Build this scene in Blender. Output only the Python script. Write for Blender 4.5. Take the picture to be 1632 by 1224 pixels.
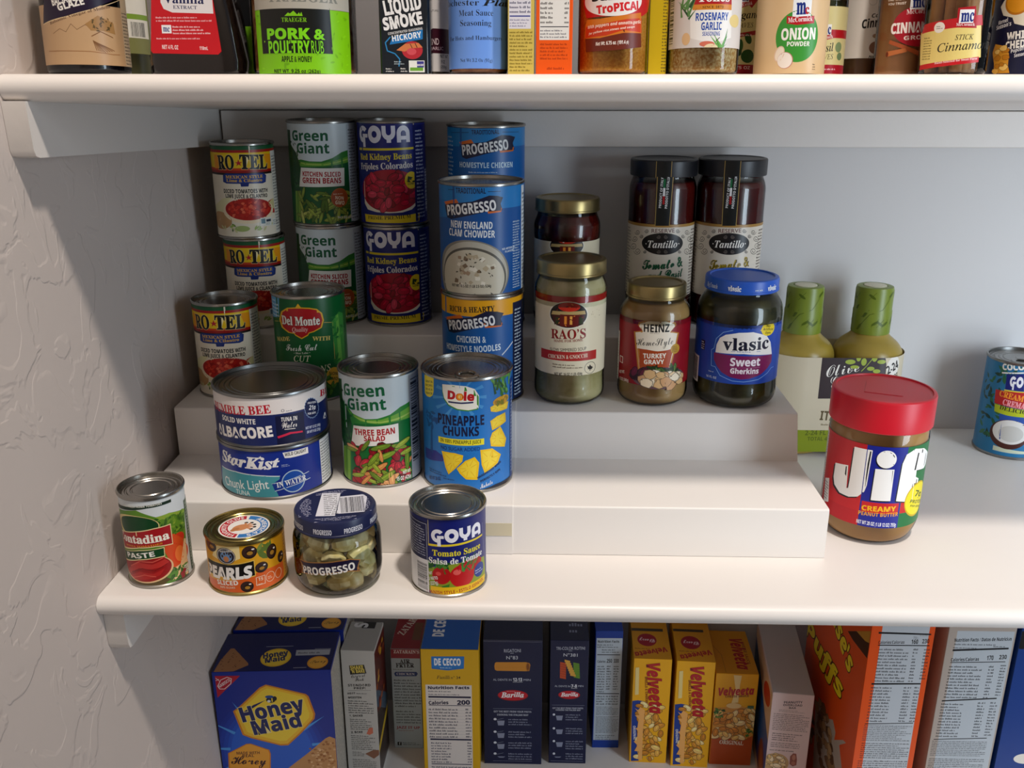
import bpy, math, random
from mathutils import Vector, Matrix
from mathutils.geometry import tessellate_polygon
for o in list(bpy.data.objects): bpy.data.objects.remove(o)
SC=bpy.context.scene; COL=SC.collection
R=math.radians
# ---------------------------------------------------------------- camera, world, lights, exposure
cam=bpy.data.cameras.new('camera'); co=bpy.data.objects.new('camera',cam); COL.objects.link(co); SC.camera=co
yaw,pit,rol=-0.02655,-0.324888,0.000234
fw=Vector((math.sin(yaw)*math.cos(pit),math.cos(yaw)*math.cos(pit),math.sin(pit)))
rt=Vector((math.cos(yaw),-math.sin(yaw),0)); up=rt.cross(fw)
r2=rt*math.cos(rol)+up*math.sin(rol); u2=-rt*math.sin(rol)+up*math.cos(rol)
M=Matrix((r2,u2,-fw)).transposed().to_4x4(); M.translation=Vector((0.3770,-0.6826,0.4282)); co.matrix_world=M
cam.sensor_fit='HORIZONTAL'; cam.sensor_width=36; cam.lens=36*1478.3/1632; cam.clip_start=0.05; cam.clip_end=50
W=bpy.data.worlds.new('world'); SC.world=W; W.use_nodes=True
bg=W.node_tree.nodes['Background']; bg.inputs[0].default_value=(0.80,0.88,1.0,1); bg.inputs[1].default_value=0.16
def area(name,loc,target,sx,sy,power,col,shape='RECTANGLE'):
    l=bpy.data.lights.new(name,'AREA'); l.shape=shape; l.size=sx; l.size_y=sy; l.energy=power; l.color=col
    o=bpy.data.objects.new(name,l); COL.objects.link(o); o.location=loc
    o.rotation_euler=(Vector(target)-Vector(loc)).to_track_quat('-Z','Y').to_euler(); return o
area('ceiling_light',(0.75,-0.70,2.10),(0.45,-0.1,0.0),0.15,0.15,30.0,(1.0,0.905,0.815),'DISK')
area('doorway_daylight',(1.5,-0.6,0.32),(1.6,0.43,0.2),0.5,1.0,14.0,(0.74,0.87,1.0))
SC.view_settings.view_transform='Standard'; SC.view_settings.look='None'; SC.view_settings.exposure=0.2; SC.view_settings.gamma=1.0; SC.view_settings.use_curve_mapping=False
# ---------------------------------------------------------------- materials
def s2l(c): return c/12.92 if c<=0.04045 else ((c+0.055)/1.055)**2.4
def hexc(h): return tuple(s2l(int(h[i:i+2],16)/255) for i in (0,2,4))+(1,)
def dark(h,k): return ''.join('%02x'%max(0,min(255,int(int(h[i:i+2],16)*k))) for i in (0,2,4))
MATS={}
def mat(key,col,rough=0.5,metal=0.0,spec=0.5,coat=0.0,noise=None,bump=None):
    """noise=(scale, other colour, low, high): real colour variation; bump=(scale, strength, kind)"""
    if key in MATS: return MATS[key]
    m=bpy.data.materials.new(key); m.use_nodes=True; n=m.node_tree; b=n.nodes['Principled BSDF']
    b.inputs['Base Color'].default_value=hexc(col); b.inputs['Roughness'].default_value=rough; b.inputs['Metallic'].default_value=metal
    b.inputs['Specular IOR Level'].default_value=spec; b.inputs['Coat Weight'].default_value=coat; b.inputs['Coat Roughness'].default_value=0.06
    tc=n.nodes.new('ShaderNodeTexCoord')
    if noise:
        t=n.nodes.new('ShaderNodeTexNoise'); t.inputs['Scale'].default_value=noise[0]; t.inputs['Detail'].default_value=5
        n.links.new(tc.outputs['Object'],t.inputs['Vector'])
        r=n.nodes.new('ShaderNodeValToRGB'); r.color_ramp.elements[0].position=noise[2]; r.color_ramp.elements[1].position=noise[3]
        r.color_ramp.elements[0].color=hexc(col); r.color_ramp.elements[1].color=hexc(noise[1])
        n.links.new(t.outputs['Fac'],r.inputs['Fac']); n.links.new(r.outputs['Color'],b.inputs['Base Color'])
    if bump:
        t=n.nodes.new('ShaderNodeTexNoise'); t.inputs['Scale'].default_value=bump[0]; t.inputs['Detail'].default_value=4
        n.links.new(tc.outputs['Object'],t.inputs['Vector'])
        bp=n.nodes.new('ShaderNodeBump'); bp.inputs['Strength'].default_value=bump[1]; bp.inputs['Distance'].default_value=bump[2]
        n.links.new(t.outputs['Fac'],bp.inputs['Height']); n.links.new(bp.outputs['Normal'],b.inputs['Normal'])
    MATS[key]=m; return m
def ink(h,k=1.2):
    # printed ink is a little denser than its screen colour
    o=''
    for i in (0,2,4):
        l=s2l(int(h[i:i+2],16)/255)**k; c=l*12.92 if l<0.0031308 else 1.055*l**(1/2.4)-0.055; o+='%02x'%int(c*255+.5)
    return o
def paint(h): return mat('print_'+h,ink(h),0.36,0,0.45)
def card(h): return mat('card_'+h,ink(h),0.42,0,0.4)
def glass(key,tint,k=1.0):
    if key in MATS: return MATS[key]
    m=bpy.data.materials.new(key); m.use_nodes=True; n=m.node_tree
    for q in list(n.nodes): n.nodes.remove(q)
    o=n.nodes.new('ShaderNodeOutputMaterial'); mx=n.nodes.new('ShaderNodeMixShader'); t=n.nodes.new('ShaderNodeBsdfTransparent'); g=n.nodes.new('ShaderNodeBsdfGlossy'); f=n.nodes.new('ShaderNodeFresnel')
    t.inputs['Color'].default_value=hexc(tint); g.inputs['Roughness'].default_value=0.03; f.inputs['IOR'].default_value=1.48
    n.links.new(f.outputs[0],mx.inputs[0]); n.links.new(t.outputs[0],mx.inputs[1]); n.links.new(g.outputs[0],mx.inputs[2]); n.links.new(mx.outputs[0],o.inputs[0])
    MATS[key]=m; return m
STEEL=mat('tin_plate','a6a29b',0.27,1.0,bump=(900,0.03,0.0003)); GOLD=mat('gold_lacquer','968651',0.27,1.0); DSTEEL=mat('grey_tin','8a8a88',0.3,1.0)
LIDGOLD=mat('gold_lid','9c8a5c',0.32,0.9)
def wall_mat(key,col,knock):
    m=mat(key,col,0.62,0,0.3); n=m.node_tree; b=n.nodes['Principled BSDF']; tc=n.nodes.new('ShaderNodeTexCoord')
    bp=n.nodes.new('ShaderNodeBump'); bp.inputs['Strength'].default_value=0.40 if knock else 0.10; bp.inputs['Distance'].default_value=0.0010 if knock else .0004
    t=n.nodes.new('ShaderNodeTexNoise'); t.inputs['Scale'].default_value=20 if knock else 160; t.inputs['Detail'].default_value=3; t.inputs['Distortion'].default_value=0.9 if knock else 0
    n.links.new(tc.outputs['Object'],t.inputs['Vector'])
    r=n.nodes.new('ShaderNodeValToRGB')
    if knock:
        r.color_ramp.elements[0].position=0.50; r.color_ramp.elements[1].position=0.54
        t2=n.nodes.new('ShaderNodeTexNoise'); t2.inputs['Scale'].default_value=110; t2.inputs['Detail'].default_value=2; n.links.new(tc.outputs['Object'],t2.inputs['Vector'])
        ad=n.nodes.new('ShaderNodeMath'); ad.operation='MULTIPLY_ADD'; ad.inputs[1].default_value=0.22
        n.links.new(t.outputs['Fac'],r.inputs['Fac']); n.links.new(t2.outputs['Fac'],ad.inputs[0]); n.links.new(r.outputs['Color'],ad.inputs[2]); n.links.new(ad.outputs[0],bp.inputs['Height'])
    else: n.links.new(t.outputs['Fac'],bp.inputs['Height'])
    n.links.new(bp.outputs['Normal'],b.inputs['Normal']); return m
WALL=wall_mat('knockdown_wall','cdc1b9',True); BACK=wall_mat('smooth_wall','cfccca',False)
SHELF=mat('shelf_paint','e8e2dc',0.38,0,0.45,bump=(60,0.12,0.0006)); CLEAT=mat('cleat_paint','e0d9d2',0.5,0,0.4,bump=(90,0.25,0.001))
PLAST=mat('riser_plastic','ebe6e0',0.36,0,0.45)
# ---------------------------------------------------------------- mesh helpers (numbers in millimetres)
def mesh(name,verts,faces,mats,midx=None,smooth=True,normals=None,auto=None):
    me=bpy.data.meshes.new(name); me.from_pydata([(a*.001,b*.001,c*.001) for a,b,c in verts],[],faces)
    for m in mats: me.materials.append(m)
    if midx: me.polygons.foreach_set('material_index',midx)
    me.polygons.foreach_set('use_smooth',[smooth]*len(me.polygons))
    me.update()
    if normals: me.normals_split_custom_set_from_vertices(normals)
    elif auto:
        me.set_sharp_from_angle(angle=R(auto))
    return me
def obj(name,me,parent=None,loc=None):
    o=bpy.data.objects.new(name,me); COL.objects.link(o)
    if parent: o.parent=parent
    if loc: o.location=[q*.001 for q in loc]
    return o
def tag(o,label,cat,group=None):
    o['label']=label; o['category']=cat
    if group: o['group']=group
def thing(name,label,cat,loc,rz=0,group=None,rx=0):
    o=bpy.data.objects.new(name,None); COL.objects.link(o); o.empty_display_size=.01
    o.location=[q*.001 for q in loc]; o.rotation_euler=(R(rx),0,R(rz)); tag(o,label,cat,group); return o
def dup(root,loc,rz,label,group=None,rx=0):
    c=root.copy(); COL.objects.link(c); c.location=[q*.001 for q in loc]; c.rotation_euler=(R(rx),0,R(rz)); c['label']=label
    if group: c['group']=group; root['group']=group
    for ch in root.children:
        d=ch.copy(); COL.objects.link(d); d.parent=c
        for g in ch.children:
            e=g.copy(); COL.objects.link(e); e.parent=d
    return c
def lathe(name,prof,m,seg=64,cx=0,cy=0,auto=35):
    v=[];f=[]
    rings=[]
    for (r,z) in prof:
        if r<=1e-6: rings.append([len(v)]); v.append((cx,cy,z))
        else:
            rings.append(list(range(len(v),len(v)+seg)))
            for i in range(seg): a=2*math.pi*i/seg; v.append((cx+r*math.cos(a),cy+r*math.sin(a),z))
    for a,b in zip(rings,rings[1:]):
        for i in range(seg):
            j=(i+1)%seg
            if len(a)==1 and len(b)==1: continue
            if len(a)==1: f.append((a[0],b[j],b[i]))
            elif len(b)==1: f.append((a[i],a[j],b[0]))
            else: f.append((a[i],a[j],b[j],b[i]))
    return mesh(name,v,f,[m],auto=auto)
def rounded(prof,rad,n=4):
    """round the corners of a (r,z) profile"""
    out=[prof[0]]
    for a,b,c in zip(prof,prof[1:],prof[2:]):
        A=Vector(a)-Vector(b); B=Vector(c)-Vector(b); d=min(rad,A.length*.49,B.length*.49)
        p=Vector(b)+A.normalized()*d; q=Vector(b)+B.normalized()*d
        for i in range(n+1):
            t=i/n; w=p*(1-t)**2+Vector(b)*2*t*(1-t)+q*t*t; out.append((w.x,w.y))
    out.append(prof[-1]); return out
def boxmesh(name,x0,x1,y0,y1,z0,z1,m,bev=0.6):
    import bmesh
    bm=bmesh.new(); bmesh.ops.create_cube(bm,size=1)
    for v in bm.verts: v.co=Vector(((x0+x1)/2+v.co.x*(x1-x0),(y0+y1)/2+v.co.y*(y1-y0),(z0+z1)/2+v.co.z*(z1-z0)))*.001
    if bev: bmesh.ops.bevel(bm,geom=bm.edges[:],offset=bev*.001,segments=2,profile=.5,affect='EDGES')
    me=bpy.data.meshes.new(name); bm.to_mesh(me); bm.free(); me.materials.append(m); return me
def extrude_x(name,prof,x0,x1,m,auto=30):
    """closed (y,z) outline swept along x; x0/x1 may be functions of z"""
    g=lambda q,z: q(z) if callable(q) else q
    n=len(prof); v=[(g(x0,z),y,z) for y,z in prof]+[(g(x1,z),y,z) for y,z in prof]
    f=[(i,(i+1)%n,n+(i+1)%n,n+i) for i in range(n)]
    for tri in tessellate_polygon([[Vector((y,z,0)) for y,z in prof]]):
        f.append(tuple(tri)); f.append(tuple(n+q for q in reversed(tri)))
    me=mesh(name,v,f,[m],auto=auto)
    import bmesh
    bm=bmesh.new(); bm.from_mesh(me); bmesh.ops.recalc_face_normals(bm,faces=bm.faces[:]); bm.to_mesh(me); bm.free(); me.set_sharp_from_angle(angle=R(auto)); return me
def loft(name,secs,m,seg=48,auto=40):
    """superellipse sections (z, rx, ry, exponent, yoff)"""
    v=[];f=[]
    for z,rx,ry,e,yo in secs:
        for i in range(seg):
            a=2*math.pi*i/seg; c,s=math.cos(a),math.sin(a)
            v.append((rx*math.copysign(abs(c)**(2/e),c),yo+ry*math.copysign(abs(s)**(2/e),s),z))
    for k in range(len(secs)-1):
        for i in range(seg):
            j=(i+1)%seg; f.append((k*seg+i,k*seg+j,(k+1)*seg+j,(k+1)*seg+i))
    f.append(tuple(reversed(range(seg)))); f.append(tuple(range((len(secs)-1)*seg,len(secs)*seg)))
    return mesh(name,v,f,[m],auto=auto)
# ---------------------------------------------------------------- lettering and printed art
TS=bpy.data.scenes.new('lettering'); TC=bpy.data.curves.new('lettering','FONT'); TC.resolution_u=3; TO=bpy.data.objects.new('lettering',TC); TS.collection.objects.link(TO)
BASES={'b':(0x1D5D4,0x1D7EC),'s':(0x1D400,0x1D7CE),'i':(0x1D434,None),'B':(0x1D468,0x1D7CE),'c':(0x1D4D0,None),'o':(0x1D63C,0x1D7EC),'n':(None,None)}
def glyphs(s,st):
    u,d=BASES[st[0]]; o=''
    for ch in s:
        if u and 'A'<=ch<='Z': o+=chr(u+ord(ch)-65)
        elif u and 'a'<=ch<='z': o+='\u210E' if (st[0]=='i' and ch=='h') else chr(u+26+ord(ch)-97)
        elif d and '0'<=ch<='9': o+=chr(d+ord(ch)-48)
        else: o+=ch
    return o
TCACHE={}
def text_tris(s,st,boost=0):
    k=(s,st,boost)
    if k in TCACHE: return TCACHE[k]
    TC.body=glyphs(s,st); box=None
    for off in (0.0,(float(st[1:] or 0)+(1.2*boost if st[0] in 'bs' else 0))*0.006):
        TC.offset=off; m=TO.to_mesh()
        co=[(v.co.x,v.co.y) for v in m.vertices]; tr=[tuple(p.vertices) for p in m.polygons]; TO.to_mesh_clear()
        if not co: TCACHE[k]=([],[]); return TCACHE[k]
        if box is None:
            x0=min(c[0] for c in co); x1=max(c[0] for c in co); y1=max(c[1] for c in co); y0=min(c[1] for c in co) if s in '★✦·' else 0
            box=(x0,x1,y0,y1)
    co=[((x-x0)/(x1-x0),(y-y0)/(y1-y0)) for x,y in co]
    TCACHE[k]=(co,tr); return TCACHE[k]
def ell(u,v,a,b,rot=0,n=0):
    n=n or max(14,min(64,int(8+4*max(abs(a),abs(b))**.7*2))); c,s=math.cos(R(rot)),math.sin(R(rot)); o=[]
    for i in range(n):
        t=2*math.pi*i/n; x,y=a*math.cos(t),b*math.sin(t); o.append((u+x*c-y*s,v+x*s+y*c))
    return o
class Art:
    """flat artwork in (u,v) millimetres, painted in order"""
    def __init__(s): s.e=[]          # (points, triangles, colour)
    def poly(s,p,col):
        if len(p)<3: return
        s.e.append((p,[tuple(t) for t in tessellate_polygon([[Vector((a,b,0)) for a,b in p]])],col))
    def text(s,t,u,v,w,h,rot,col,st,sh=0):
        co,tr=text_tris(t,st,1 if h>4.2 else 0); c,q=math.cos(R(rot)),math.sin(R(rot)); P=[]
        for x,y in co:
            X=x*w+sh*y*h; Y=y*h; P.append((u+X*c-Y*q,v+X*q+Y*c))
        s.e.append((P,tr,col))
    def arc(s,t,cx,cy,Rr,a0,a1,h,col,st):
        co,tr=text_tris(t,st); P=[]
        for x,y in co: a=R(a0+(a1-a0)*x); P.append((cx+(Rr+y*h)*math.cos(a),cy+(Rr+y*h)*math.sin(a)))
        s.e.append((P,tr,col))
    def strip(s,cx,cy,ro,ri,a0,a1,f,col,n=22):
        P=[];F=[]
        for i in range(n+1):
            a=R(a0+(a1-a0)*i/n); c,q=math.cos(a),math.sin(a); P+=[f(cx+ro*c,cy+ro*q),f(cx+ri*c,cy+ri*q)]
            if i: k=2*i; F+=[(k-2,k,k-1),(k,k+1,k-1)]
        s.e.append((P,F,col))
    def roundlogo(s,u,v,w,h,rot,col):
        """four heavy round letters G O Y A"""
        c,q=math.cos(R(rot)),math.sin(R(rot)); adv=w/4.12
        for i in range(4):
            f=lambda x,y,i=i:(u+(i*1.04+x)*adv*c-y*h*q,v+(i*1.04+x)*adv*q+y*h*c)
            r=lambda a,b,x,y: s.poly([f(a,b),f(x,b),f(x,y),f(a,y)],col)
            if i==0: s.strip(.5,.5,.5,.22,38,292,f,col); r(.46,-.27,.72,.5); r(.46,.3,.96,.52)
            elif i==1: s.strip(.5,.5,.52,.2,0,360,f,col,30)
            elif i==2: s.strip(.5,.62,.47,.18,180,360,f,col); r(.03,.6,.32,1); r(.68,.6,.97,1); r(.35,0,.65,.35)
            else: s.strip(.5,.52,.48,.19,0,180,f,col); r(.02,0,.31,.54); r(.69,0,.98,.54); r(.25,.16,.75,.38)
    def line(s,p,w,col):
        P=[];F=[]
        for i in range(len(p)-1):
            (a,b),(c,d)=p[i],p[i+1]; L=math.hypot(c-a,d-b) or 1; nx,ny=-(d-b)/L*w/2,(c-a)/L*w/2; ex,ey=(c-a)/L*w*.3,(d-b)/L*w*.3
            k=len(P); P+=[(a+nx-ex,b+ny-ey),(a-nx-ex,b-ny-ey),(c-nx+ex,d-ny+ey),(c+nx+ex,d+ny+ey)]; F+=[(k,k+1,k+2),(k,k+2,k+3)]
            if i%2==0 and i>0: pass
        s.e.append((P,F,col))
    def quads(s,qs,col):
        P=[];F=[]
        for (a,b,c,d) in qs: k=len(P); P+=[(a,b),(c,b),(c,d),(a,d)]; F+=[(k,k+1,k+2),(k,k+2,k+3)]
        s.e.append((P,F,col))
    def dashes(s,u0,v0,u1,v1,rows,col,seed):
        rd=random.Random(seed); ph=(v1-v0)/rows; q=[]; cw=ph*.17
        for i in range(rows):
            y=v1-(i+.82)*ph; u=u0; end=u1-(rd.random()*.3*(u1-u0) if rd.random()<.3 else 0)
            while u<end:
                for k in range(rd.choice((2,3,4,5,6,7,8))):
                    if u+cw>end: break
                    hh=ph*(.52 if rd.random()<.3 else .36); q.append((u,y,u+cw,y+hh)); u+=cw+ph*.09
                u+=ph*.24
        s.quads(q,col)
    def bars(s,u0,v0,u1,v1,col,seed):
        rd=random.Random(seed); q=[]; horiz=(v1-v0)>(u1-u0)*1.6; a,b=(v0,v1) if horiz else (u0,u1); x=a
        while x<b:
            w=rd.choice((.35,.35,.7,1.0))*(b-a)/32; q.append((u0,x,u1,min(x+w,b)) if horiz else (x,v0,min(x+w,b),v1)); x+=w+rd.choice((.35,.5,.9))*(b-a)/32
        s.quads(q,col)
    def scatter(s,kind,u0,v0,u1,v1,n,size,pal,seed,inell):
        rd=random.Random(seed); cu,cv,ru,rv=(u0+u1)/2,(v0+v1)/2,abs(u1-u0)/2,abs(v1-v0)/2; sz=size*.46
        for i in range(n):
            if inell:
                t=rd.random()*2*math.pi; k=math.sqrt(rd.random())*.93; u,v=cu+ru*k*math.cos(t),cv+rv*k*math.sin(t)
            else: u,v=cu+ru*rd.uniform(-.95,.95),cv+rv*rd.uniform(-.95,.95)
            col=rd.choice(pal); a=rd.uniform(0,180); S=sz*rd.uniform(.75,1.25)
            if kind=='dice':
                p=[(u+S*rd.uniform(.8,1.15)*math.cos(R(a+q)),v+S*rd.uniform(.7,1.0)*math.sin(R(a+q))) for q in (0,80,100,175,190,265,285,350)]
                s.poly(p,col)
            elif kind in('bean','pod'):
                L=S*(1.0 if kind=='bean' else 1.9); b=S*(.58 if kind=='bean' else .5)
                s.poly(ell(u,v,L*1.1,b*1.18,a,18),dark(col,.5)); s.poly(ell(u,v,L,b,a,18),col)
                s.poly(ell(u+b*.1,v+b*.35,L*.5,b*.16,a,10),dark(col,1.22))
            elif kind=='leaf':
                c,q=math.cos(R(a)),math.sin(R(a)); p=[(-1,0),(-.4,.34),(.2,.36),(1,0),(.2,-.36),(-.4,-.34)]
                s.poly([(u+S*(x*c-y*q),v+S*(x*q+y*c)) for x,y in p],col)
            elif kind=='chunk':
                p=[(u+S*rd.uniform(.75,1.2)*math.cos(R(a+q)),v+S*.75*rd.uniform(.75,1.2)*math.sin(R(a+q))) for q in range(0,360,45)]
                s.poly([(u+(x-u)*1.12,v+(y-v)*1.12) for x,y in p],dark(col,.6)); s.poly(p,col)
            elif kind=='spike':
                a=90+rd.uniform(-55,55); c,q=math.cos(R(a)),math.sin(R(a)); s.poly([(u-q*S*.13,v+c*S*.13),(u+q*S*.13,v-c*S*.13),(u+c*S*1.6,v+q*S*1.6)],col)
    def load(s,els):
        pr=lambda f:[(f[i],f[i+1]) for i in range(0,len(f),2)]
        for e in els:
            k=e[0]
            if k=='P': s.poly(pr(e[1]),e[2])
            elif k=='E': s.poly(ell(*e[1:6]),e[6])
            elif k=='W': s.poly([(-400,e[1]),(400,e[1]),(400,e[2]),(-400,e[2])],e[3])
            elif k=='T': s.text(*e[1:9],sh=e[9+2] if len(e)>9 else 0)
            elif k=='G': s.roundlogo(*e[1:])
            elif k=='A': s.arc(*e[1:])
            elif k=='L': s.line(pr(e[1]),e[2],e[3])
            elif k=='F': s.dashes(*e[1:])
            elif k=='B': s.bars(*e[1:])
            elif k=='S': s.scatter(*e[1:])
        return s
    def build(s,name,mp,clip,grid=None,gu0=0,lift=0.05,nrm=None):
        """mp(u,v,z) -> xyz; clip=(u0,v0,u1,v1); grid = cell width in u for curved surfaces"""
        def cut(P,ax,val,keep_gt):
            o=[]; n=len(P)
            for i in range(n):
                a,b=P[i],P[(i+1)%n]; da=(a[ax]-val)*(1 if keep_gt else -1); db=(b[ax]-val)*(1 if keep_gt else -1)
                if da>=0: o.append(a)
                if (da>0 and db<0) or (da<0 and db>0):
                    t=da/(da-db); q=[a[0]+(b[0]-a[0])*t,a[1]+(b[1]-a[1])*t]; q[ax]=val; o.append(tuple(q))
            return o
        V=[];F=[];MI=[];N=[];mats=[];mi={}
        for layer,(P,T,col) in enumerate(s.e):
            if col not in mi: mi[col]=len(mats); mats.append(paint(col))
            ids={}; z=lift+layer*.002
            def vid(q):
                k=(round(q[0],4),round(q[1],4))
                if k not in ids:
                    ids[k]=len(V); V.append(mp(q[0],q[1],z))
                    if nrm: N.append(nrm(q[0],q[1]))
                return ids[k]
            for t in T:
                tri=[P[i] for i in t]
                if (tri[1][0]-tri[0][0])*(tri[2][1]-tri[0][1])-(tri[2][0]-tri[0][0])*(tri[1][1]-tri[0][1])<0: tri.reverse()
                us=[q[0] for q in tri]; vs=[q[1] for q in tri]
                if max(us)<=clip[0] or min(us)>=clip[2] or max(vs)<=clip[1] or min(vs)>=clip[3]: continue
                if min(us)<clip[0]: tri=cut(tri,0,clip[0],True)
                if max(us)>clip[2]: tri=cut(tri,0,clip[2],False)
                if min(vs)<clip[1]: tri=cut(tri,1,clip[1],True)
                if max(vs)>clip[3]: tri=cut(tri,1,clip[3],False)
                if len(tri)<3: continue
                parts=[tri]
                if grid:
                    us=[q[0] for q in tri]; k0=math.floor((min(us)-gu0)/grid+1e-6); k1=math.ceil((max(us)-gu0)/grid-1e-6)
                    if k1-k0>1:
                        parts=[]; rest=tri
                        for k in range(k0+1,k1):
                            x=gu0+k*grid; parts.append(cut(rest,0,x,False)); rest=cut(rest,0,x,True)
                        parts.append(rest)
                for p in parts:
                    if len(p)<3: continue
                    f=[]
                    for q in p:
                        i=vid(q)
                        if i not in f: f.append(i)
                    if len(f)>=3: F.append(tuple(f)); MI.append(mi[col])
        return mesh(name,V,F,mats,MI,normals=N if nrm else None,smooth=bool(nrm))
def wrap(name,key,r,v0,v1,base,extra=None,seg=96,cx=0,cy=0):
    a=Art(); 
    if base: a.poly([(-400,-50),(400,-50),(400,400),(-400,400)],base)
    a.load(ART.get(key,[])) if isinstance(key,str) else a.load(key)
    g=2*math.pi*r/seg
    mp=lambda u,v,z:(cx+(r+z)*math.sin(u/r),cy-(r+z)*math.cos(u/r),v)
    return a.build(name,mp,(-math.pi*r,v0,math.pi*r,v1),g,-math.pi*r,nrm=lambda u,v:(math.sin(u/r),-math.cos(u/r),0))
def flat(name,els,mp,clip,base=None):
    a=Art()
    if base: a.poly([(clip[0],clip[1]),(clip[2],clip[1]),(clip[2],clip[3]),(clip[0],clip[3])],base)
    a.load(ART[els] if isinstance(els,str) else els); return a.build(name,mp,clip)
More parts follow.
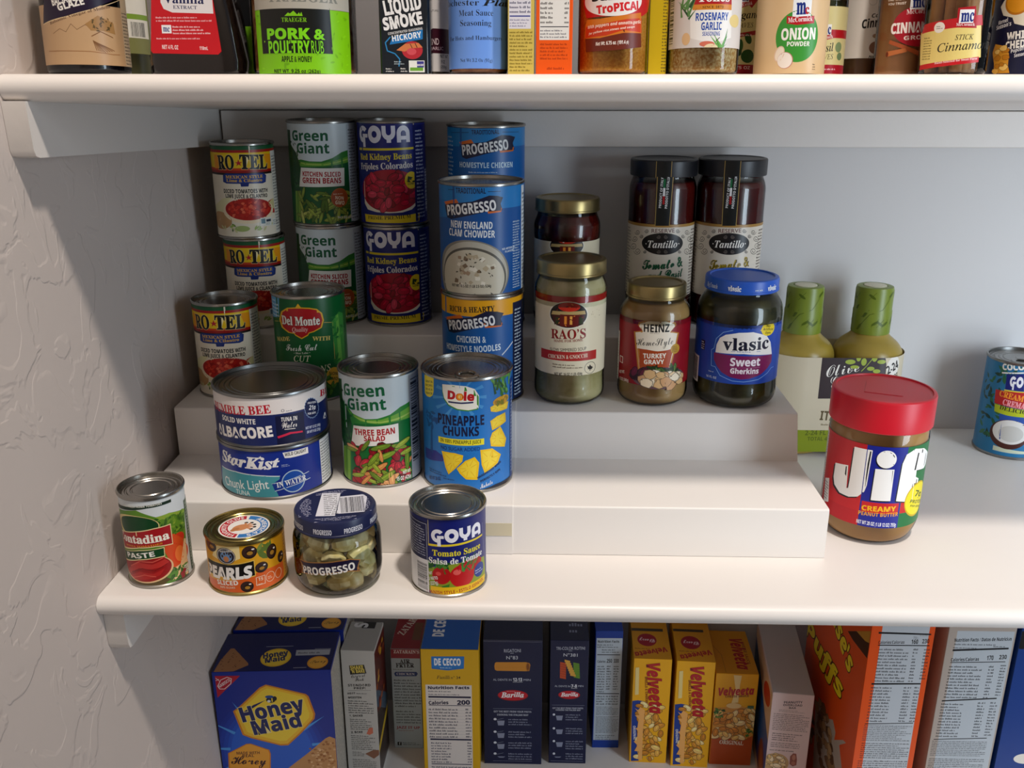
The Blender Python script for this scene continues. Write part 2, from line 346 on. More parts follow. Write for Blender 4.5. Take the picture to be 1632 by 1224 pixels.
# ---------------------------------------------------------------- printed artwork and placement (millimetres)
ART={
'rotU':[('W',0,200,'efe6d2'),
('W',94.48,99.26,'1d6b42'),
('W',91.7,94.48,'b3201c'),
('W',73.91,91.7,'f0cf1d'),
('W',72.89,75.82,'d0501c'),
('W',70.84,73.4,'a51c18'),
('W',68.53,70.84,'2a1712'),
('P',[22.57,90.06,44.5,88.37,42.21,72.81,27.78,74.16],'f2a81d'),
('P',[-35.91,89.14,-23.15,89.73,-29.4,75.42,-36.18,75],'f2a81d'),
('T','RO',-28.98,74.41,19.19,14.3,2,'fff3c0','s+5'),
('T','RO',-28.98,74.41,19.19,14.3,2,'0d0b0a','s+3'),
('T','TEL',-3.8,75.29,31.03,14.26,-2.23,'fff3c0','s+5'),
('T','TEL',-3.8,75.29,31.03,14.26,-2.23,'0d0b0a','s+3'),
('T','★',-8.78,77.89,7.91,7.12,1.1,'c4203a','n'),
('P',[-20.05,70.3,20.52,69.96,24.81,67.26,23.53,60.19,19.42,58.86,4.07,59.62,3.19,56.55,-4.46,56.52,-4.93,59.63,-20.49,59.72,-24.54,61.36,-24,68.35],'163a86'),
('P',[-18.99,69.31,19.66,68.99,22.72,66.66,21.84,61.26,18.34,60,-19.35,60.67,-22.5,62.23,-22.17,67.66],'1d4a9c'),
('T','MEXICAN STYLE',-20.62,65.27,40.65,3.08,-0.29,'f0c63c','s+1'),
('T','Lime & Cilantro',-20.14,61.54,39.03,3.09,-0.62,'f0c63c','s+1'),
('T','DICED TOMATOES WITH',-24.83,49.79,49.76,4.14,-0.59,'15100d','b+3'),
('T','LIME JUICE & CILANTRO',-22.98,44.8,47,3.9,-1.01,'15100d','b+3'),
('P',[-46.45,34.01,-26.46,43.82,-15.54,45.59,-36.89,19.11,-45.83,15.31],'e8e3b8'),
('E',-34.95,19.77,16.84,9.45,0,'c8a070'),
('E',35.98,33.58,15.84,7.89,0,'c23226'),
('E',38.59,35.91,13.26,5.91,0,'d8cf9c'),
('E',1.49,30.33,29.85,13.39,0,'f3e2c3'),
('E',1.91,32.3,26.77,11.8,0,'b8241c'),
('S','dice',-23.67,21.56,27.35,43.45,70,5.2,['d23a28','c22c20','e0523a','a81f18','e8785a'],3,1),
('S','leaf',-34.48,9.25,32.03,15.89,16,6,['7d9a45','a9bd6b','d9d6a4','587a33'],4,0),
('E',-7.1,11.67,7.96,3.19,0,'aebf7a'),
('P',[12.92,22.54,27.72,21.92,26.67,12.9,11.75,13.85],'e9e9e0'),
('P',[13.55,15.99,18.55,15.99,18.55,21.15,13.55,21.15],'7d9aa5'),
('P',[19.85,17.46,26.17,17.46,26.17,20.11,19.85,20.11],'3b4a5a'),
('F',19.55,14.25,26.17,16.91,2,'3b4a5a',1),
('P',[28.7,12.28,42.51,12.28,42.51,19.84,28.7,19.84],'e9e9e0'),
('F',29.71,13.15,41.61,18.86,3,'3b4a5a',1),
('P',[34,4,52,4,52,92,34,92],'e9e4d8'),
('F',35.5,6,50.5,88,26,'222222',5)],
'ggU':[('W',0,200,'dde8ec'),
('P',[-48.58,68.55,-25.86,71.95,-15.48,70.32,-2.41,70.11,9.3,73.32,20.9,79.27,34.65,81.92,41.12,81.45,33.03,1.11,-57.13,-0.1],'3f8f3f'),
('P',[-38.03,69.98,-19.84,69.18,-1.25,68.41,13.17,70.94,40.53,76.6,39.62,68.72,12.87,66,-6.54,65.21,-26.52,64.75],'79b347'),
('P',[-33.5,69.61,-15.67,67.72,1.2,67.06,37.43,73.54,37.27,71.97,1.15,66.15,-20.05,66.57],'b4cf6a'),
('P',[-50.43,63.09,-20.26,63.95,-0.22,64.49,17.1,66.43,39.69,69.38,33.03,1.11,-57.13,-0.1],'0f6a3a'),
('P',[-52.53,102.36,-41.84,102.26,-42.32,87.35,-32.45,78.79,-28.01,67.29,-27.16,54.22,-29.05,38.23,-43.64,35.66,-57.26,40.92,-57.23,67.82],'1f5a2c'),
('S','leaf',-57.21,37.11,-26.89,100.69,46,5,['2b6b34','184a24','3d7f3a','246030'],6,0),
('P',[-38.82,37.46,-29.05,38.23,-32.15,4.34,-42.19,3.23],'8fb548'),
('P',[-35.59,37.74,-32.96,37.95,-35.88,3.96,-38.65,3.66],'6d9a35'),
('T','Green',-36.98,91.78,42.87,10.46,0.12,'0f6f4c','b+1'),
('T','Giant',-30.52,78.63,37.28,11.06,0.14,'0f6f4c','b+1'),
('P',[-26.64,63.44,23.22,62.49,22.23,43.22,-30.82,42.9],'f6f4ee'),
('T','KITCHEN SLICED',-24.77,54.61,42.81,4.97,-1.33,'b8202c','b+2'),
('T','GREEN BEANS',-25.42,47.2,43.74,5.78,-0.81,'b8202c','b+2'),
('S','pod',-32.76,5.47,32.45,38.86,60,8,['8da347','a5b552','6f8a36','c0c870','5c7a2e','94a84c'],7,0),
('E',15.54,30.82,10.08,10.39,0,'c2702a'),
('E',15.38,30.82,8.88,9.19,0,'b8602a'),
('T','NON',10.1,29.42,9.66,3.73,-7.36,'f5ead0','b'),
('T','GMO',9.78,24.09,10.56,4.27,-7.29,'f5ead0','b'),
('F',8.34,34.17,22.61,36.16,1,'f5ead0',1),
('T','14.5 OZ (411g)',11.41,8.35,21.73,2.7,-3.89,'f0f0e8','b'),
('P',[29,3.6,58,3.6,58,108,29,108],'c9d2d8'),
('F',31,6,44,104,30,'2a2f38',8),
('B',46,10,56,60,'22252c',9)],
'goU':[('W',0,200,'1c2a86'),
('P',[25.65,112.15,26.68,112.11,26.78,82.61,25.58,82.68],'d9d2a8'),
('P',[-45.31,83.72,26.19,84.97,26.43,82.63,-45.72,81.21],'e9d62c'),
('G',-42.64,89.47,63.7,17.47,0.82,'f1f1fa'),
('T','Red Kidney Beans',-42.68,71.24,65.1,6.42,1.79,'efe03a','s'),
('T','Frijoles Colorados',-42.66,60.98,66.01,6.72,2.36,'f4f2ee','s'),
('P',[-37.15,48.51,-38.19,24.39,-32.87,18.21,-20.65,16.22,-6.7,15.36,9,15.94,20.53,18.47,27.45,23.86,33.6,35.96,32.48,48.08],'f1ecdc'),
('E',-3.91,39.32,37.14,22.62,0,'b8153a'),
('S','bean',-36.97,17.63,30.91,59.73,42,13,['c91f48','b0163c','d83458','a0122f','e0506c'],11,1),
('E',20.84,50.11,8.11,9.18,0,'efd92c'),
('S','leaf',15.82,45.12,25.9,55.62,7,6,['2a4a22','3a5a2a'],12,1),
('T','LOW',16.33,45.39,7.68,2.63,-2.1,'2a3a22','b'),
('P',[-38.54,12.88,-20.84,12.73,-2.9,12.69,14.38,12.79,30.84,14.03,30.01,4.62,14.07,4.46,-3.21,4.64,-21.27,4.63,-37.52,4.45],'efd92c'),
('T','PRIME PREMIUM',-32.63,7.71,51.3,3.75,1.99,'3a3410','s'),
('P',[25,5,56,5,56,108,25,108],'151f6a'),
('F',28,8,42,104,24,'c8ccdc',13),
('B',45,14,54,60,'dadada',14)],
'hom':[('W',0,200,'1873b8'),
('W',88.33,112.19,'2f92cf'),
('T','TRADITIONAL',-15.79,101.28,29.99,4.51,0.7,'15264e','b'),
('L',[-45.89,102.13,-19.22,103.21],0.5,'15264e'),
('L',[17.89,103.57,40.93,102.92],0.5,'15264e'),
('P',[-31.59,92.85,-16.27,95.99,-13.62,92.42,-28.27,88.82],'e07c2a'),
('P',[15.06,82.23,31.86,83.39,32.76,87.55,13.73,87.28],'e07c2a'),
('P',[-30.79,89.75,-23.51,91.31,-0.56,93.59,16.5,100.48,26.78,99.84,34.61,97.93,30.96,91.83,33.69,84.86,13.72,84.36,-0.67,81.23,-22.29,75.66,-27.7,77.3],'1b2148'),
('T','PROGRESSO',-26.85,79.45,52.43,10.38,6.98,'f2f2f2','b+1'),
('T','HOMESTYLE CHICKEN',-31.34,66.83,61.97,5.63,-0.09,'d5e9f4','b'),
('F',-19.89,60.87,22.86,63.45,1,'cfe3f0',1),
('F',-58,5,-42,100,22,'cfe3f0',3)],
'clam':[('W',0,200,'1565aa'),
('W',86.65,112.2,'2b8fd0'),
('P',[-61.26,93.75,-33.29,93.32,-19.14,79.05,-64.47,73.79],'2484c6'),
('T','TRADITIONAL',-26.13,101.17,30.39,5.1,0.24,'15264e','b'),
('L',[-36.49,103.63,-29,104],0.5,'15264e'),
('L',[6.46,103.11,19.13,102.95],0.5,'15264e'),
('P',[-43.68,91.23,-25.83,95.36,-23.12,92.09,-39.4,87.69],'e07c2a'),
('P',[6.3,82.22,19.7,83.36,20.37,87.28,5.18,86.98],'e07c2a'),
('P',[-42.63,88.34,-33.72,90.46,-8.95,93.72,7.59,99.47,15.95,98.86,21.73,97.05,19.08,91.31,21.02,84.75,5.16,84.22,-9.12,81.03,-32.48,75.6,-38.8,76.72],'1b2148'),
('T','PROGRESSO',-37.73,78.86,52.83,9.84,7.38,'f2f2f2','b+1'),
('T','NEW ENGLAND',-33.21,67.85,43.76,6.88,-0.45,'f4f8fa','b'),
('T','CLAM CHOWDER',-36.12,59.79,49.04,6.92,-0.9,'f4f8fa','b'),
('E',-12.87,23.14,41.56,33.42,0,'9a968c'),
('E',-11.29,22.87,38.08,32.2,0,'c9c4b6'),
('E',-11.62,19.37,36.73,30.14,0,'6f6a60'),
('E',-11.67,18.62,34.83,28.46,0,'d8d0bc'),
('S','dice',-40.03,8.08,18.93,43.3,30,6,['c6b79c','e6dfcb','b39a80','efe8d8','8f7a62'],21,1),
('S','leaf',-37.41,9.62,16.5,44.8,16,3,['4a4434','5b5540'],22,1),
('T','NET WT 18.5 OZ (1 LB 2.5 OZ) 524g',-33.31,9.03,42,2.78,1.46,'15110c','b'),
('T','NO ARTIFICIAL',20.66,45.97,16.68,1.98,3.63,'e8f2f8','b'),
('T','FLAVORS',24.1,43.2,11.35,1.98,3.67,'e8f2f8','b'),
('F',34,6,46,74,26,'d8e6ee',4),
('P',[50,3,72,3,72,106,50,106],'e8edf0'),
('F',52,6,70,100,24,'20304a',4)],
'chick':[('W',0,200,'1c6cb0'),
('W',94.64,118.14,'f2b51e'),
('P',[-56.73,91.42,-24.29,91.49,-2.03,91.49,19.57,86.96,46.39,88.37,46.45,80.22,16.22,79.37,-2.15,80.36,-24.49,81.88,-57.85,82.97],'1c6cb0'),
('T','RICH & HEARTY',-37.86,97.54,50.28,5.66,3.07,'1b1712','s+1'),
('P',[-47.98,88.74,-23.84,95.7,-20.41,92.67,-41.49,86.17],'e07c2a'),
('P',[2.36,83.26,19.56,83.71,20.43,87.56,0.91,88.02],'e07c2a'),
('P',[-46.26,86.12,-33.86,89.88,-10.12,94.51,4,100.48,14.71,99.51,22.19,97.18,18.75,91.72,21.28,84.97,0.89,85.26,-10.29,81.86,-32.1,75.24,-40.51,75.34],'1b2148'),
('T','PROGRESSO',-39.08,77.66,52.86,9.84,9.51,'f2f2f2','b+1'),
('T','CHICKEN &',-28.62,66.72,31.78,6.75,2.53,'e9f3f8','b'),
('T','HOMESTYLE NOODLES',-44.99,55.99,63.71,6.46,3.06,'e9f3f8','b'),
('L',[20.32,53.78,41.61,71.59],1.2,'dfe6ea'),
('P',[34,3,72,3,72,106,34,106],'14264c'),
('F',37,6,50,100,26,'d8e6ee',4)],
'delm':[('W',0,200,'0c6e38'),
('P',[-57.09,108.14,-32.9,110.86,-35.66,89.2,-57.04,85.84],'6fb2d8'),
('F',-57.09,89.11,-34.98,107.85,5,'e6f2f8',1),
('L',[-46.59,83.22,-34.5,85.33],0.5,'d8c46a'),
('L',[14.06,84.53,24.31,83,24.05,69.94,24.23,40.5],0.5,'d8c46a'),
('P',[22.94,83.89,33.8,92.18,42.24,88.62,41.74,32.47,26.81,36.73,24.02,62.26],'4a9a48'),
('P',[29.02,88.69,32.66,90.16,35.69,34.28,28.8,36.21],'7dbb5a'),
('S','leaf',23.42,37.47,46.32,90.41,14,8,['2f7f3c','5ba84e'],5,0),
('P',[-7.31,101.77,0.22,101.23,7.74,99.43,12.78,94.63,14.22,86.92,11.48,79.47,3.4,75.86,-1.53,74.69,-3.07,72.34,-9.62,68.81,-15.97,72.24,-17.35,74.12,-23.81,74.6,-32.55,79.15,-35.41,87.43,-31.46,95.88,-23.15,100.77,-15.2,101.62],'f0c02c'),
('P',[-7.39,100.7,-0.37,100.21,6.6,98.57,11.23,94.16,12.54,87.01,10.04,80.06,2.57,76.63,-2.01,75.52,-3.44,73.34,-9.54,70.05,-15.42,73.25,-16.69,75.01,-22.6,75.51,-30.36,79.86,-32.81,87.62,-29.42,95.38,-22,99.82,-14.71,100.58],'c01f28'),
('P',[-13.72,101.68,-10.82,105.75,-8.01,101.77],'f0c02c'),
('T','Del Monte',-31.23,83.14,40.92,8.67,0.06,'1a1010','s+6'),
('T','Del Monte',-31.23,83.14,40.92,8.67,0.06,'fbf6ea','s+2'),
('T','Quality',-19.05,76.26,16.29,4.52,2.09,'f6d9d2','i+1'),
('T','MADE',-43.02,62.87,20.82,4.35,9.75,'e8d27a','s'),
('T','WITH',1,66.81,18.94,4.22,-5.09,'e8d27a','s'),
('T','Fresh Cut',-28.58,55.37,34.3,6.71,2.34,'f6f8f0','c'),
('T','• Blue Lake •',-19.09,52.52,17.01,1.84,3.05,'f0f0e0','s'),
('T','CUT',-19.73,44.62,17.91,6.46,0.6,'f4eed6','i+1'),
('T','GREEN BEANS',-47.07,29.85,65.63,6.8,2.79,'f4eed6','i+1'),
('E',21.28,25.66,9.01,9.61,0,'e8c24a'),
('T','NON',15.73,28.28,10.55,3.4,-14.66,'5a4a1a','b'),
('T','GMO',15.37,22.86,10.5,3.41,-14.77,'5a4a1a','b'),
('S','pod',-25,4,25,28,26,7,['5f9a3c','82b04a','4b8330'],9,0)],
'raoF':[('W',34.28,117.55,'efe6cb'),
('W',109.47,117.55,'c23a34'),
('E',-2.15,97.36,20.43,14,0,'f7f2e2'),
('E',-2.11,97.37,19.34,13.03,0,'2a1a12'),
('P',[-19.7,98.16,15.73,99.21,13.04,87.71,5.48,85.35,-8.4,84.94,-16.33,86.85],'5a2216'),
('P',[-18.65,100.65,14.65,101.64,15.76,98.04,-20.12,96.92],'c9b27a'),
('E',-1.45,105.58,11.14,4.64,0,'d23a20'),
('P',[-10.42,85.73,8.14,85.73,8.14,97.83,-10.42,97.83],'7a1f14'),
('P',[-6.08,87.93,-3.49,87.93,-3.49,96.13,-6.08,96.13],'f0a040'),
('P',[-0.55,87.72,2.02,87.72,2.02,96.31,-0.55,96.31],'f4b85a'),
('P',[-15.36,87.59,-11.78,87.59,-11.78,94.64,-15.36,94.64],'3f4a20'),
('P',[9.08,88.24,12.94,88.24,12.94,95.29,9.08,95.29],'3f4a20'),
('S','leaf',-17.52,85.14,14.78,109.45,14,3,['e85a30','f09a4a','8a2a18'],3,1),
('T','RAO’S',-19.73,72.1,36.2,9.85,2.38,'9c2018','s'),
('T','MADE FOR HOME',-16.66,68.59,30.2,2.77,3.28,'9c2018','s'),
('T','SLOW SIMMERED SOUP',-20.86,58.7,38.34,3.38,3.06,'3a3026','n'),
('P',[-33.51,49.6,30.24,49.6,30.24,59.21,-33.51,59.21],'c23a34'),
('T','CHICKEN & GNOCCHI',-23.07,51.02,42.26,4,2.55,'f7efd8','s'),
('F',-17.74,41.31,14.18,46.75,2,'7a6a54',1),
('E',22.73,41.11,6.87,6.33,0,'3a3026'),
('E',22.66,41.11,6.38,5.92,0,'efe6cb'),
('T','✦',18.91,39.19,7.13,4.9,-9.51,'2a2218','n'),
('P',[22.09,44.79,23.35,42.15,25.79,42.11,24.38,39.93,25.4,38.93,22.73,39.41,22.78,37.77,21.85,37.93,21.8,39.56,19.32,39.94,20.18,40.63,18.79,43.26,21.02,42.53],'2a2218'),
('T','NET WT. 16 OZ (1 LB) 454g',-15.48,33.48,28.91,3.04,2.55,'2a2218','b'),
('S','leaf',21.06,91.76,35.97,101.63,7,2,['cfc2a2','bfb090'],8,1)],
'raoB':[('W',78.79,112.38,'efe6cb'),
('W',104.57,112.38,'2f6a34'),
('E',-0.06,95.84,20.1,12.02,0,'f7f2e2'),
('E',-0.06,95.84,18.92,10.99,0,'2a1a12'),
('E',0.47,102.09,11.16,3.71,0,'d23a20'),
('P',[-17.17,97.69,17.18,98.05,17.95,94.88,-18.27,94.46],'c9b27a'),
('P',[-7.41,87.15,8.75,87.15,8.75,95.47,-7.41,95.47],'7a1f14'),
('P',[-3.96,88.14,-1.15,88.14,-1.15,94.38,-3.96,94.38],'f0a040'),
('P',[1.66,88.2,4.47,88.2,4.47,94.44,1.66,94.44],'f4b85a'),
('T','RAO’S',-15,26,30,9,0,'9c2018','s'),
('P',[-24,12,24,12,24,20,-24,20],'2f6a34')],
'tanL':[('W',36.18,114.87,'dcd4c6'),
('W',114.35,117.43,'b08a4a'),
('P',[-7.79,169.19,10.1,169.44,9.45,116.43,-6.72,116.11],'101a1a'),
('L',[-6.48,170.23,-6.47,116.12],0.7,'b59a5a'),
('L',[10.55,170.42,9.07,116.44],0.7,'b59a5a'),
('T','PRODUCT OF ITALY',-0.96,135.5,32.61,2.6,88,'e8e8e8','b'),
('T','PRODOTTO D’ITALIA',5.58,134.96,34.5,2.6,88,'e8e8e8','b'),
('P',[0.35,139.35,2.55,139.35,2.55,148.18,0.35,148.18],'b02028'),
('P',[0.39,148.19,2.59,148.19,2.59,156.96,0.39,156.96],'eeeeee'),
('P',[0.43,156.97,2.61,156.97,2.61,166.32,0.43,166.32],'1d7a50'),
('T','RESERVE',-9.91,108.17,25.44,4.38,1.99,'6a2a38','n+1'),
('L',[-31.95,106.43,-31.22,105.25,-29.8,104.55,-28.11,104.43,-26.57,104.86,-25.47,105.71,-24.98,106.76,-25.13,107.77,-25.84,108.51,-26.9,108.84,-28.08,108.72,-29.08,108.23,-29.69,107.53,-29.8,106.81,-29.45,106.23,-28.78,105.91,-28.02,105.88,-27.36,106.09,-26.94,106.46,-26.8,106.87,-26.92,107.2,-27.21,107.39],0.55,'3a3230'),
('L',[-18.11,109.42,-17.68,108.43,-16.83,107.78,-15.78,107.59,-14.79,107.87,-14.07,108.51,-13.75,109.34,-13.86,110.16,-14.33,110.79,-15.02,111.11,-15.77,111.07,-16.4,110.73,-16.77,110.19,-16.84,109.61,-16.62,109.12,-16.21,108.83,-15.73,108.76,-15.31,108.91,-15.04,109.19,-14.95,109.51,-15.03,109.79,-15.22,109.96],0.55,'3a3230'),
('L',[-37.54,98.34,-36.46,96.98,-34.43,96.23,-32.11,96.16,-30.06,96.74,-28.62,97.79,-27.99,99.06,-28.19,100.25,-29.1,101.11,-30.5,101.46,-32.06,101.28,-33.43,100.66,-34.28,99.79,-34.43,98.92,-33.94,98.25,-33.02,97.9,-31.99,97.9,-31.11,98.18,-30.54,98.64,-30.36,99.13,-30.52,99.52,-30.9,99.73],0.55,'3a3230'),
('L',[-41.4,89.72,-39.89,88.2,-37.16,87.42,-34.2,87.42,-31.66,88.15,-29.92,89.39,-29.16,90.88,-29.39,92.25,-30.49,93.23,-32.19,93.62,-34.13,93.37,-35.86,92.6,-36.96,91.57,-37.16,90.55,-36.52,89.79,-35.34,89.41,-34.04,89.44,-32.94,89.79,-32.25,90.34,-32.03,90.91,-32.22,91.36,-32.69,91.6],0.55,'3a3230'),
('L',[-24.32,102.86,-23.89,101.99,-23.04,101.44,-22,101.31,-21.02,101.59,-20.31,102.18,-19.99,102.94,-20.09,103.67,-20.55,104.22,-21.24,104.48,-21.98,104.42,-22.6,104.09,-22.98,103.6,-23.04,103.08,-22.82,102.65,-22.41,102.4,-21.94,102.36,-21.53,102.5,-21.26,102.76,-21.17,103.05,-21.25,103.3,-21.43,103.44],0.55,'3a3230'),
('L',[-32.2,85.26,-31.2,83.65,-29.26,82.71,-27,82.56,-24.96,83.18,-23.51,84.36,-22.87,85.81,-23.08,87.19,-24,88.21,-25.41,88.66,-26.96,88.49,-28.3,87.81,-29.12,86.83,-29.27,85.83,-28.79,85.04,-27.9,84.6,-26.88,84.57,-26.01,84.87,-25.45,85.39,-25.27,85.95,-25.43,86.41,-25.81,86.67],0.55,'3a3230'),
('L',[-18.54,86.49,-18.21,85.72,-17.53,85.22,-16.7,85.08,-15.92,85.32,-15.34,85.83,-15.09,86.49,-15.17,87.14,-15.54,87.63,-16.1,87.87,-16.69,87.83,-17.19,87.55,-17.49,87.12,-17.54,86.66,-17.36,86.28,-17.04,86.05,-16.66,86.01,-16.33,86.13,-16.11,86.35,-16.04,86.61,-16.1,86.83,-16.25,86.95],0.55,'3a3230'),
('L',[37.59,107.29,36.94,106.1,35.37,105.39,33.42,105.27,31.59,105.7,30.23,106.55,29.54,107.6,29.56,108.62,30.22,109.38,31.35,109.72,32.68,109.62,33.89,109.13,34.72,108.43,34.97,107.69,34.66,107.1,33.94,106.78,33.08,106.74,32.29,106.95,31.76,107.33,31.54,107.74,31.62,108.08,31.92,108.27],0.55,'3a3230'),
('L',[21.85,110.12,21.52,109.12,20.7,108.44,19.63,108.23,18.58,108.47,17.76,109.09,17.33,109.91,17.35,110.74,17.76,111.39,18.44,111.73,19.22,111.71,19.91,111.39,20.36,110.86,20.5,110.28,20.33,109.79,19.93,109.48,19.44,109.4,18.99,109.53,18.68,109.8,18.55,110.12,18.6,110.4,18.78,110.58],0.55,'3a3230'),
('L',[48.15,98.57,46.56,97.3,43.34,96.71,39.98,96.78,37.15,97.43,35.17,98.53,34.19,99.82,34.22,101.03,35.15,101.9,36.78,102.24,38.79,102.03,40.74,101.35,42.15,100.42,42.61,99.51,42.05,98.84,40.83,98.53,39.43,98.56,38.21,98.88,37.39,99.36,37.07,99.86,37.19,100.26,37.63,100.47],0.55,'3a3230'),
('L',[56.29,89.26,56.3,87.46,55.42,86.33,45.67,87.52,41.22,88.53,38.46,89.91,37.14,91.46,37.18,92.86,38.43,93.83,40.68,94.15,43.68,93.76,47.06,92.75,50.16,91.39,51.48,90.18,49.91,89.58,47.24,89.45,44.72,89.66,42.78,90.14,41.57,90.76,41.09,91.37,41.27,91.82,41.92,92.04],0.55,'3a3230'),
('L',[29.38,103.65,29.03,102.77,28.16,102.2,27.03,102.05,25.93,102.32,25.09,102.91,24.65,103.66,24.66,104.4,25.08,104.96,25.79,105.24,26.6,105.19,27.32,104.87,27.79,104.38,27.94,103.86,27.76,103.42,27.34,103.16,26.83,103.11,26.36,103.25,26.03,103.51,25.9,103.8,25.95,104.05,26.13,104.19],0.55,'3a3230'),
('L',[42.82,85.49,41.63,83.91,38.96,83.07,35.89,83.02,33.17,83.7,31.22,84.91,30.24,86.39,30.27,87.8,31.21,88.82,32.82,89.27,34.77,89.08,36.61,88.35,37.9,87.32,38.31,86.28,37.81,85.49,36.69,85.08,35.37,85.07,34.2,85.41,33.41,85.94,33.1,86.52,33.22,86.98,33.65,87.24],0.55,'3a3230'),
('L',[25.19,87.06,24.91,86.27,24.22,85.76,23.32,85.62,22.43,85.84,21.74,86.34,21.39,87.01,21.4,87.66,21.74,88.16,22.32,88.41,22.97,88.38,23.55,88.11,23.93,87.68,24.05,87.22,23.9,86.83,23.57,86.6,23.16,86.55,22.78,86.66,22.52,86.88,22.41,87.14,22.45,87.36,22.6,87.49],0.55,'3a3230'),
('E',2.92,96.36,23.97,11.95,0,'1a1516'),
('E',2.83,96.37,22.38,10.91,0,'2a2224'),
('E',2.79,96.37,21.77,10.39,0,'1a1516'),
('L',[-3.87,103.99,-3.52,103.03,-2.8,102.37,-1.92,102.14,-1.08,102.34,-0.46,102.91,-0.18,103.68,-0.27,104.46,-0.68,105.08,-1.29,105.41,-1.93,105.42,-2.45,105.13,-2.77,104.64,-2.82,104.1,-2.63,103.63,-2.28,103.33,-1.88,103.24,-1.52,103.35,-1.29,103.6,-1.22,103.9,-1.29,104.17,-1.45,104.33],0.4,'8a8078'),
('L',[-3.09,87.76,-2.73,86.79,-2.02,86.12,-1.13,85.89,-0.28,86.09,0.34,86.66,0.62,87.44,0.52,88.23,0.11,88.85,-0.49,89.19,-1.14,89.2,-1.67,88.91,-1.98,88.42,-2.03,87.87,-1.84,87.39,-1.49,87.09,-1.09,87,-0.73,87.11,-0.5,87.36,-0.42,87.67,-0.49,87.93,-0.66,88.1],0.4,'8a8078'),
('L',[7.82,104.21,7.56,103.24,6.9,102.55,6.03,102.29,5.16,102.46,4.49,103,4.13,103.76,4.15,104.54,4.5,105.18,5.07,105.53,5.71,105.56,6.27,105.29,6.63,104.82,6.74,104.28,6.6,103.8,6.28,103.49,5.88,103.39,5.51,103.48,5.25,103.72,5.15,104.02,5.19,104.29,5.34,104.46],0.4,'8a8078'),
('L',[8.68,87.95,8.41,86.97,7.75,86.28,6.88,86.02,6,86.2,5.31,86.74,4.96,87.51,4.97,88.3,5.32,88.94,5.9,89.3,6.55,89.33,7.12,89.05,7.48,88.57,7.59,88.03,7.45,87.54,7.13,87.23,6.72,87.13,6.35,87.23,6.09,87.47,5.98,87.77,6.03,88.04,6.17,88.22],0.4,'8a8078'),
('T','·Tantillo·',-16.37,91.72,38.52,8.05,0.85,'f4f0e8','B'),
('T','Tomato &',-18.43,66.9,46.89,10.79,4.56,'123a2a','c+3'),
('T','Tomato &',-19.05,67.35,46.77,10.79,4.77,'1d7a50','c'),
('T','and Basil',-11.66,56.73,40.97,9.29,3.25,'123a2a','c+3'),
('T','and Basil',-12.08,57.08,40.81,9.29,3.42,'1d7a50','c'),
('F',-52,30,-40,112,24,'6a5a52',3),
('F',40,30,52,112,24,'6a5a52',4)],
'tanR':[('W',36.76,115.19,'dcd4c6'),
('W',114.67,117.74,'b08a4a'),
('P',[-9.33,169.27,8.01,169.73,8.61,116.86,-7.06,116.33],'101a1a'),
('L',[-8.06,170.33,-6.81,116.35],0.7,'b59a5a'),
('L',[8.41,170.72,8.24,116.86],0.7,'b59a5a'),
('T','PRODUCT OF ITALY',-1.89,135.73,32.52,2.6,88,'e8e8e8','b'),
('T','PRODOTTO D’ITALIA',4.46,135.28,34.39,2.6,88,'e8e8e8','b'),
('P',[-0.81,139.61,1.33,139.61,1.33,148.41,-0.81,148.41],'b02028'),
('P',[-0.96,148.43,1.17,148.43,1.17,157.18,-0.96,157.18],'eeeeee'),
('P',[-1.13,157.19,0.99,157.19,0.99,166.51,-1.13,166.51],'1d7a50'),
('T','RESERVE',-9.98,108.39,24.59,4.36,2.81,'6a2a38','n+1'),
('L',[-31.22,106.58,-30.48,105.41,-29.09,104.71,-27.46,104.59,-25.98,105.02,-24.94,105.87,-24.49,106.92,-24.67,107.92,-25.38,108.65,-26.43,108.98,-27.56,108.86,-28.52,108.38,-29.09,107.68,-29.17,106.96,-28.81,106.39,-28.16,106.07,-27.42,106.03,-26.79,106.25,-26.39,106.62,-26.27,107.02,-26.39,107.35,-26.68,107.54],0.55,'3a3230'),
('L',[-18.01,109.57,-17.57,108.59,-16.71,107.95,-15.67,107.77,-14.71,108.05,-14.01,108.7,-13.71,109.53,-13.84,110.35,-14.32,110.97,-15.01,111.28,-15.75,111.24,-16.36,110.89,-16.72,110.35,-16.76,109.77,-16.54,109.29,-16.12,109,-15.65,108.94,-15.24,109.08,-14.98,109.37,-14.9,109.69,-14.99,109.96,-15.17,110.13],0.55,'3a3230'),
('L',[-36.09,98.6,-35.05,97.24,-33.14,96.47,-30.96,96.39,-29.03,96.96,-27.69,98,-27.13,99.26,-27.35,100.44,-28.25,101.3,-29.6,101.65,-31.08,101.48,-32.36,100.87,-33.13,100.01,-33.24,99.15,-32.75,98.48,-31.87,98.12,-30.9,98.11,-30.07,98.39,-29.55,98.85,-29.4,99.33,-29.56,99.72,-29.93,99.94],0.55,'3a3230'),
('L',[-39.08,90.14,-37.71,88.6,-35.27,87.77,-32.57,87.73,-30.23,88.43,-28.64,89.66,-27.96,91.13,-28.23,92.5,-29.3,93.48,-30.91,93.87,-32.72,93.64,-34.29,92.9,-35.25,91.88,-35.39,90.88,-34.78,90.11,-33.69,89.72,-32.5,89.73,-31.49,90.07,-30.86,90.61,-30.67,91.18,-30.87,91.63,-31.32,91.87],0.55,'3a3230'),
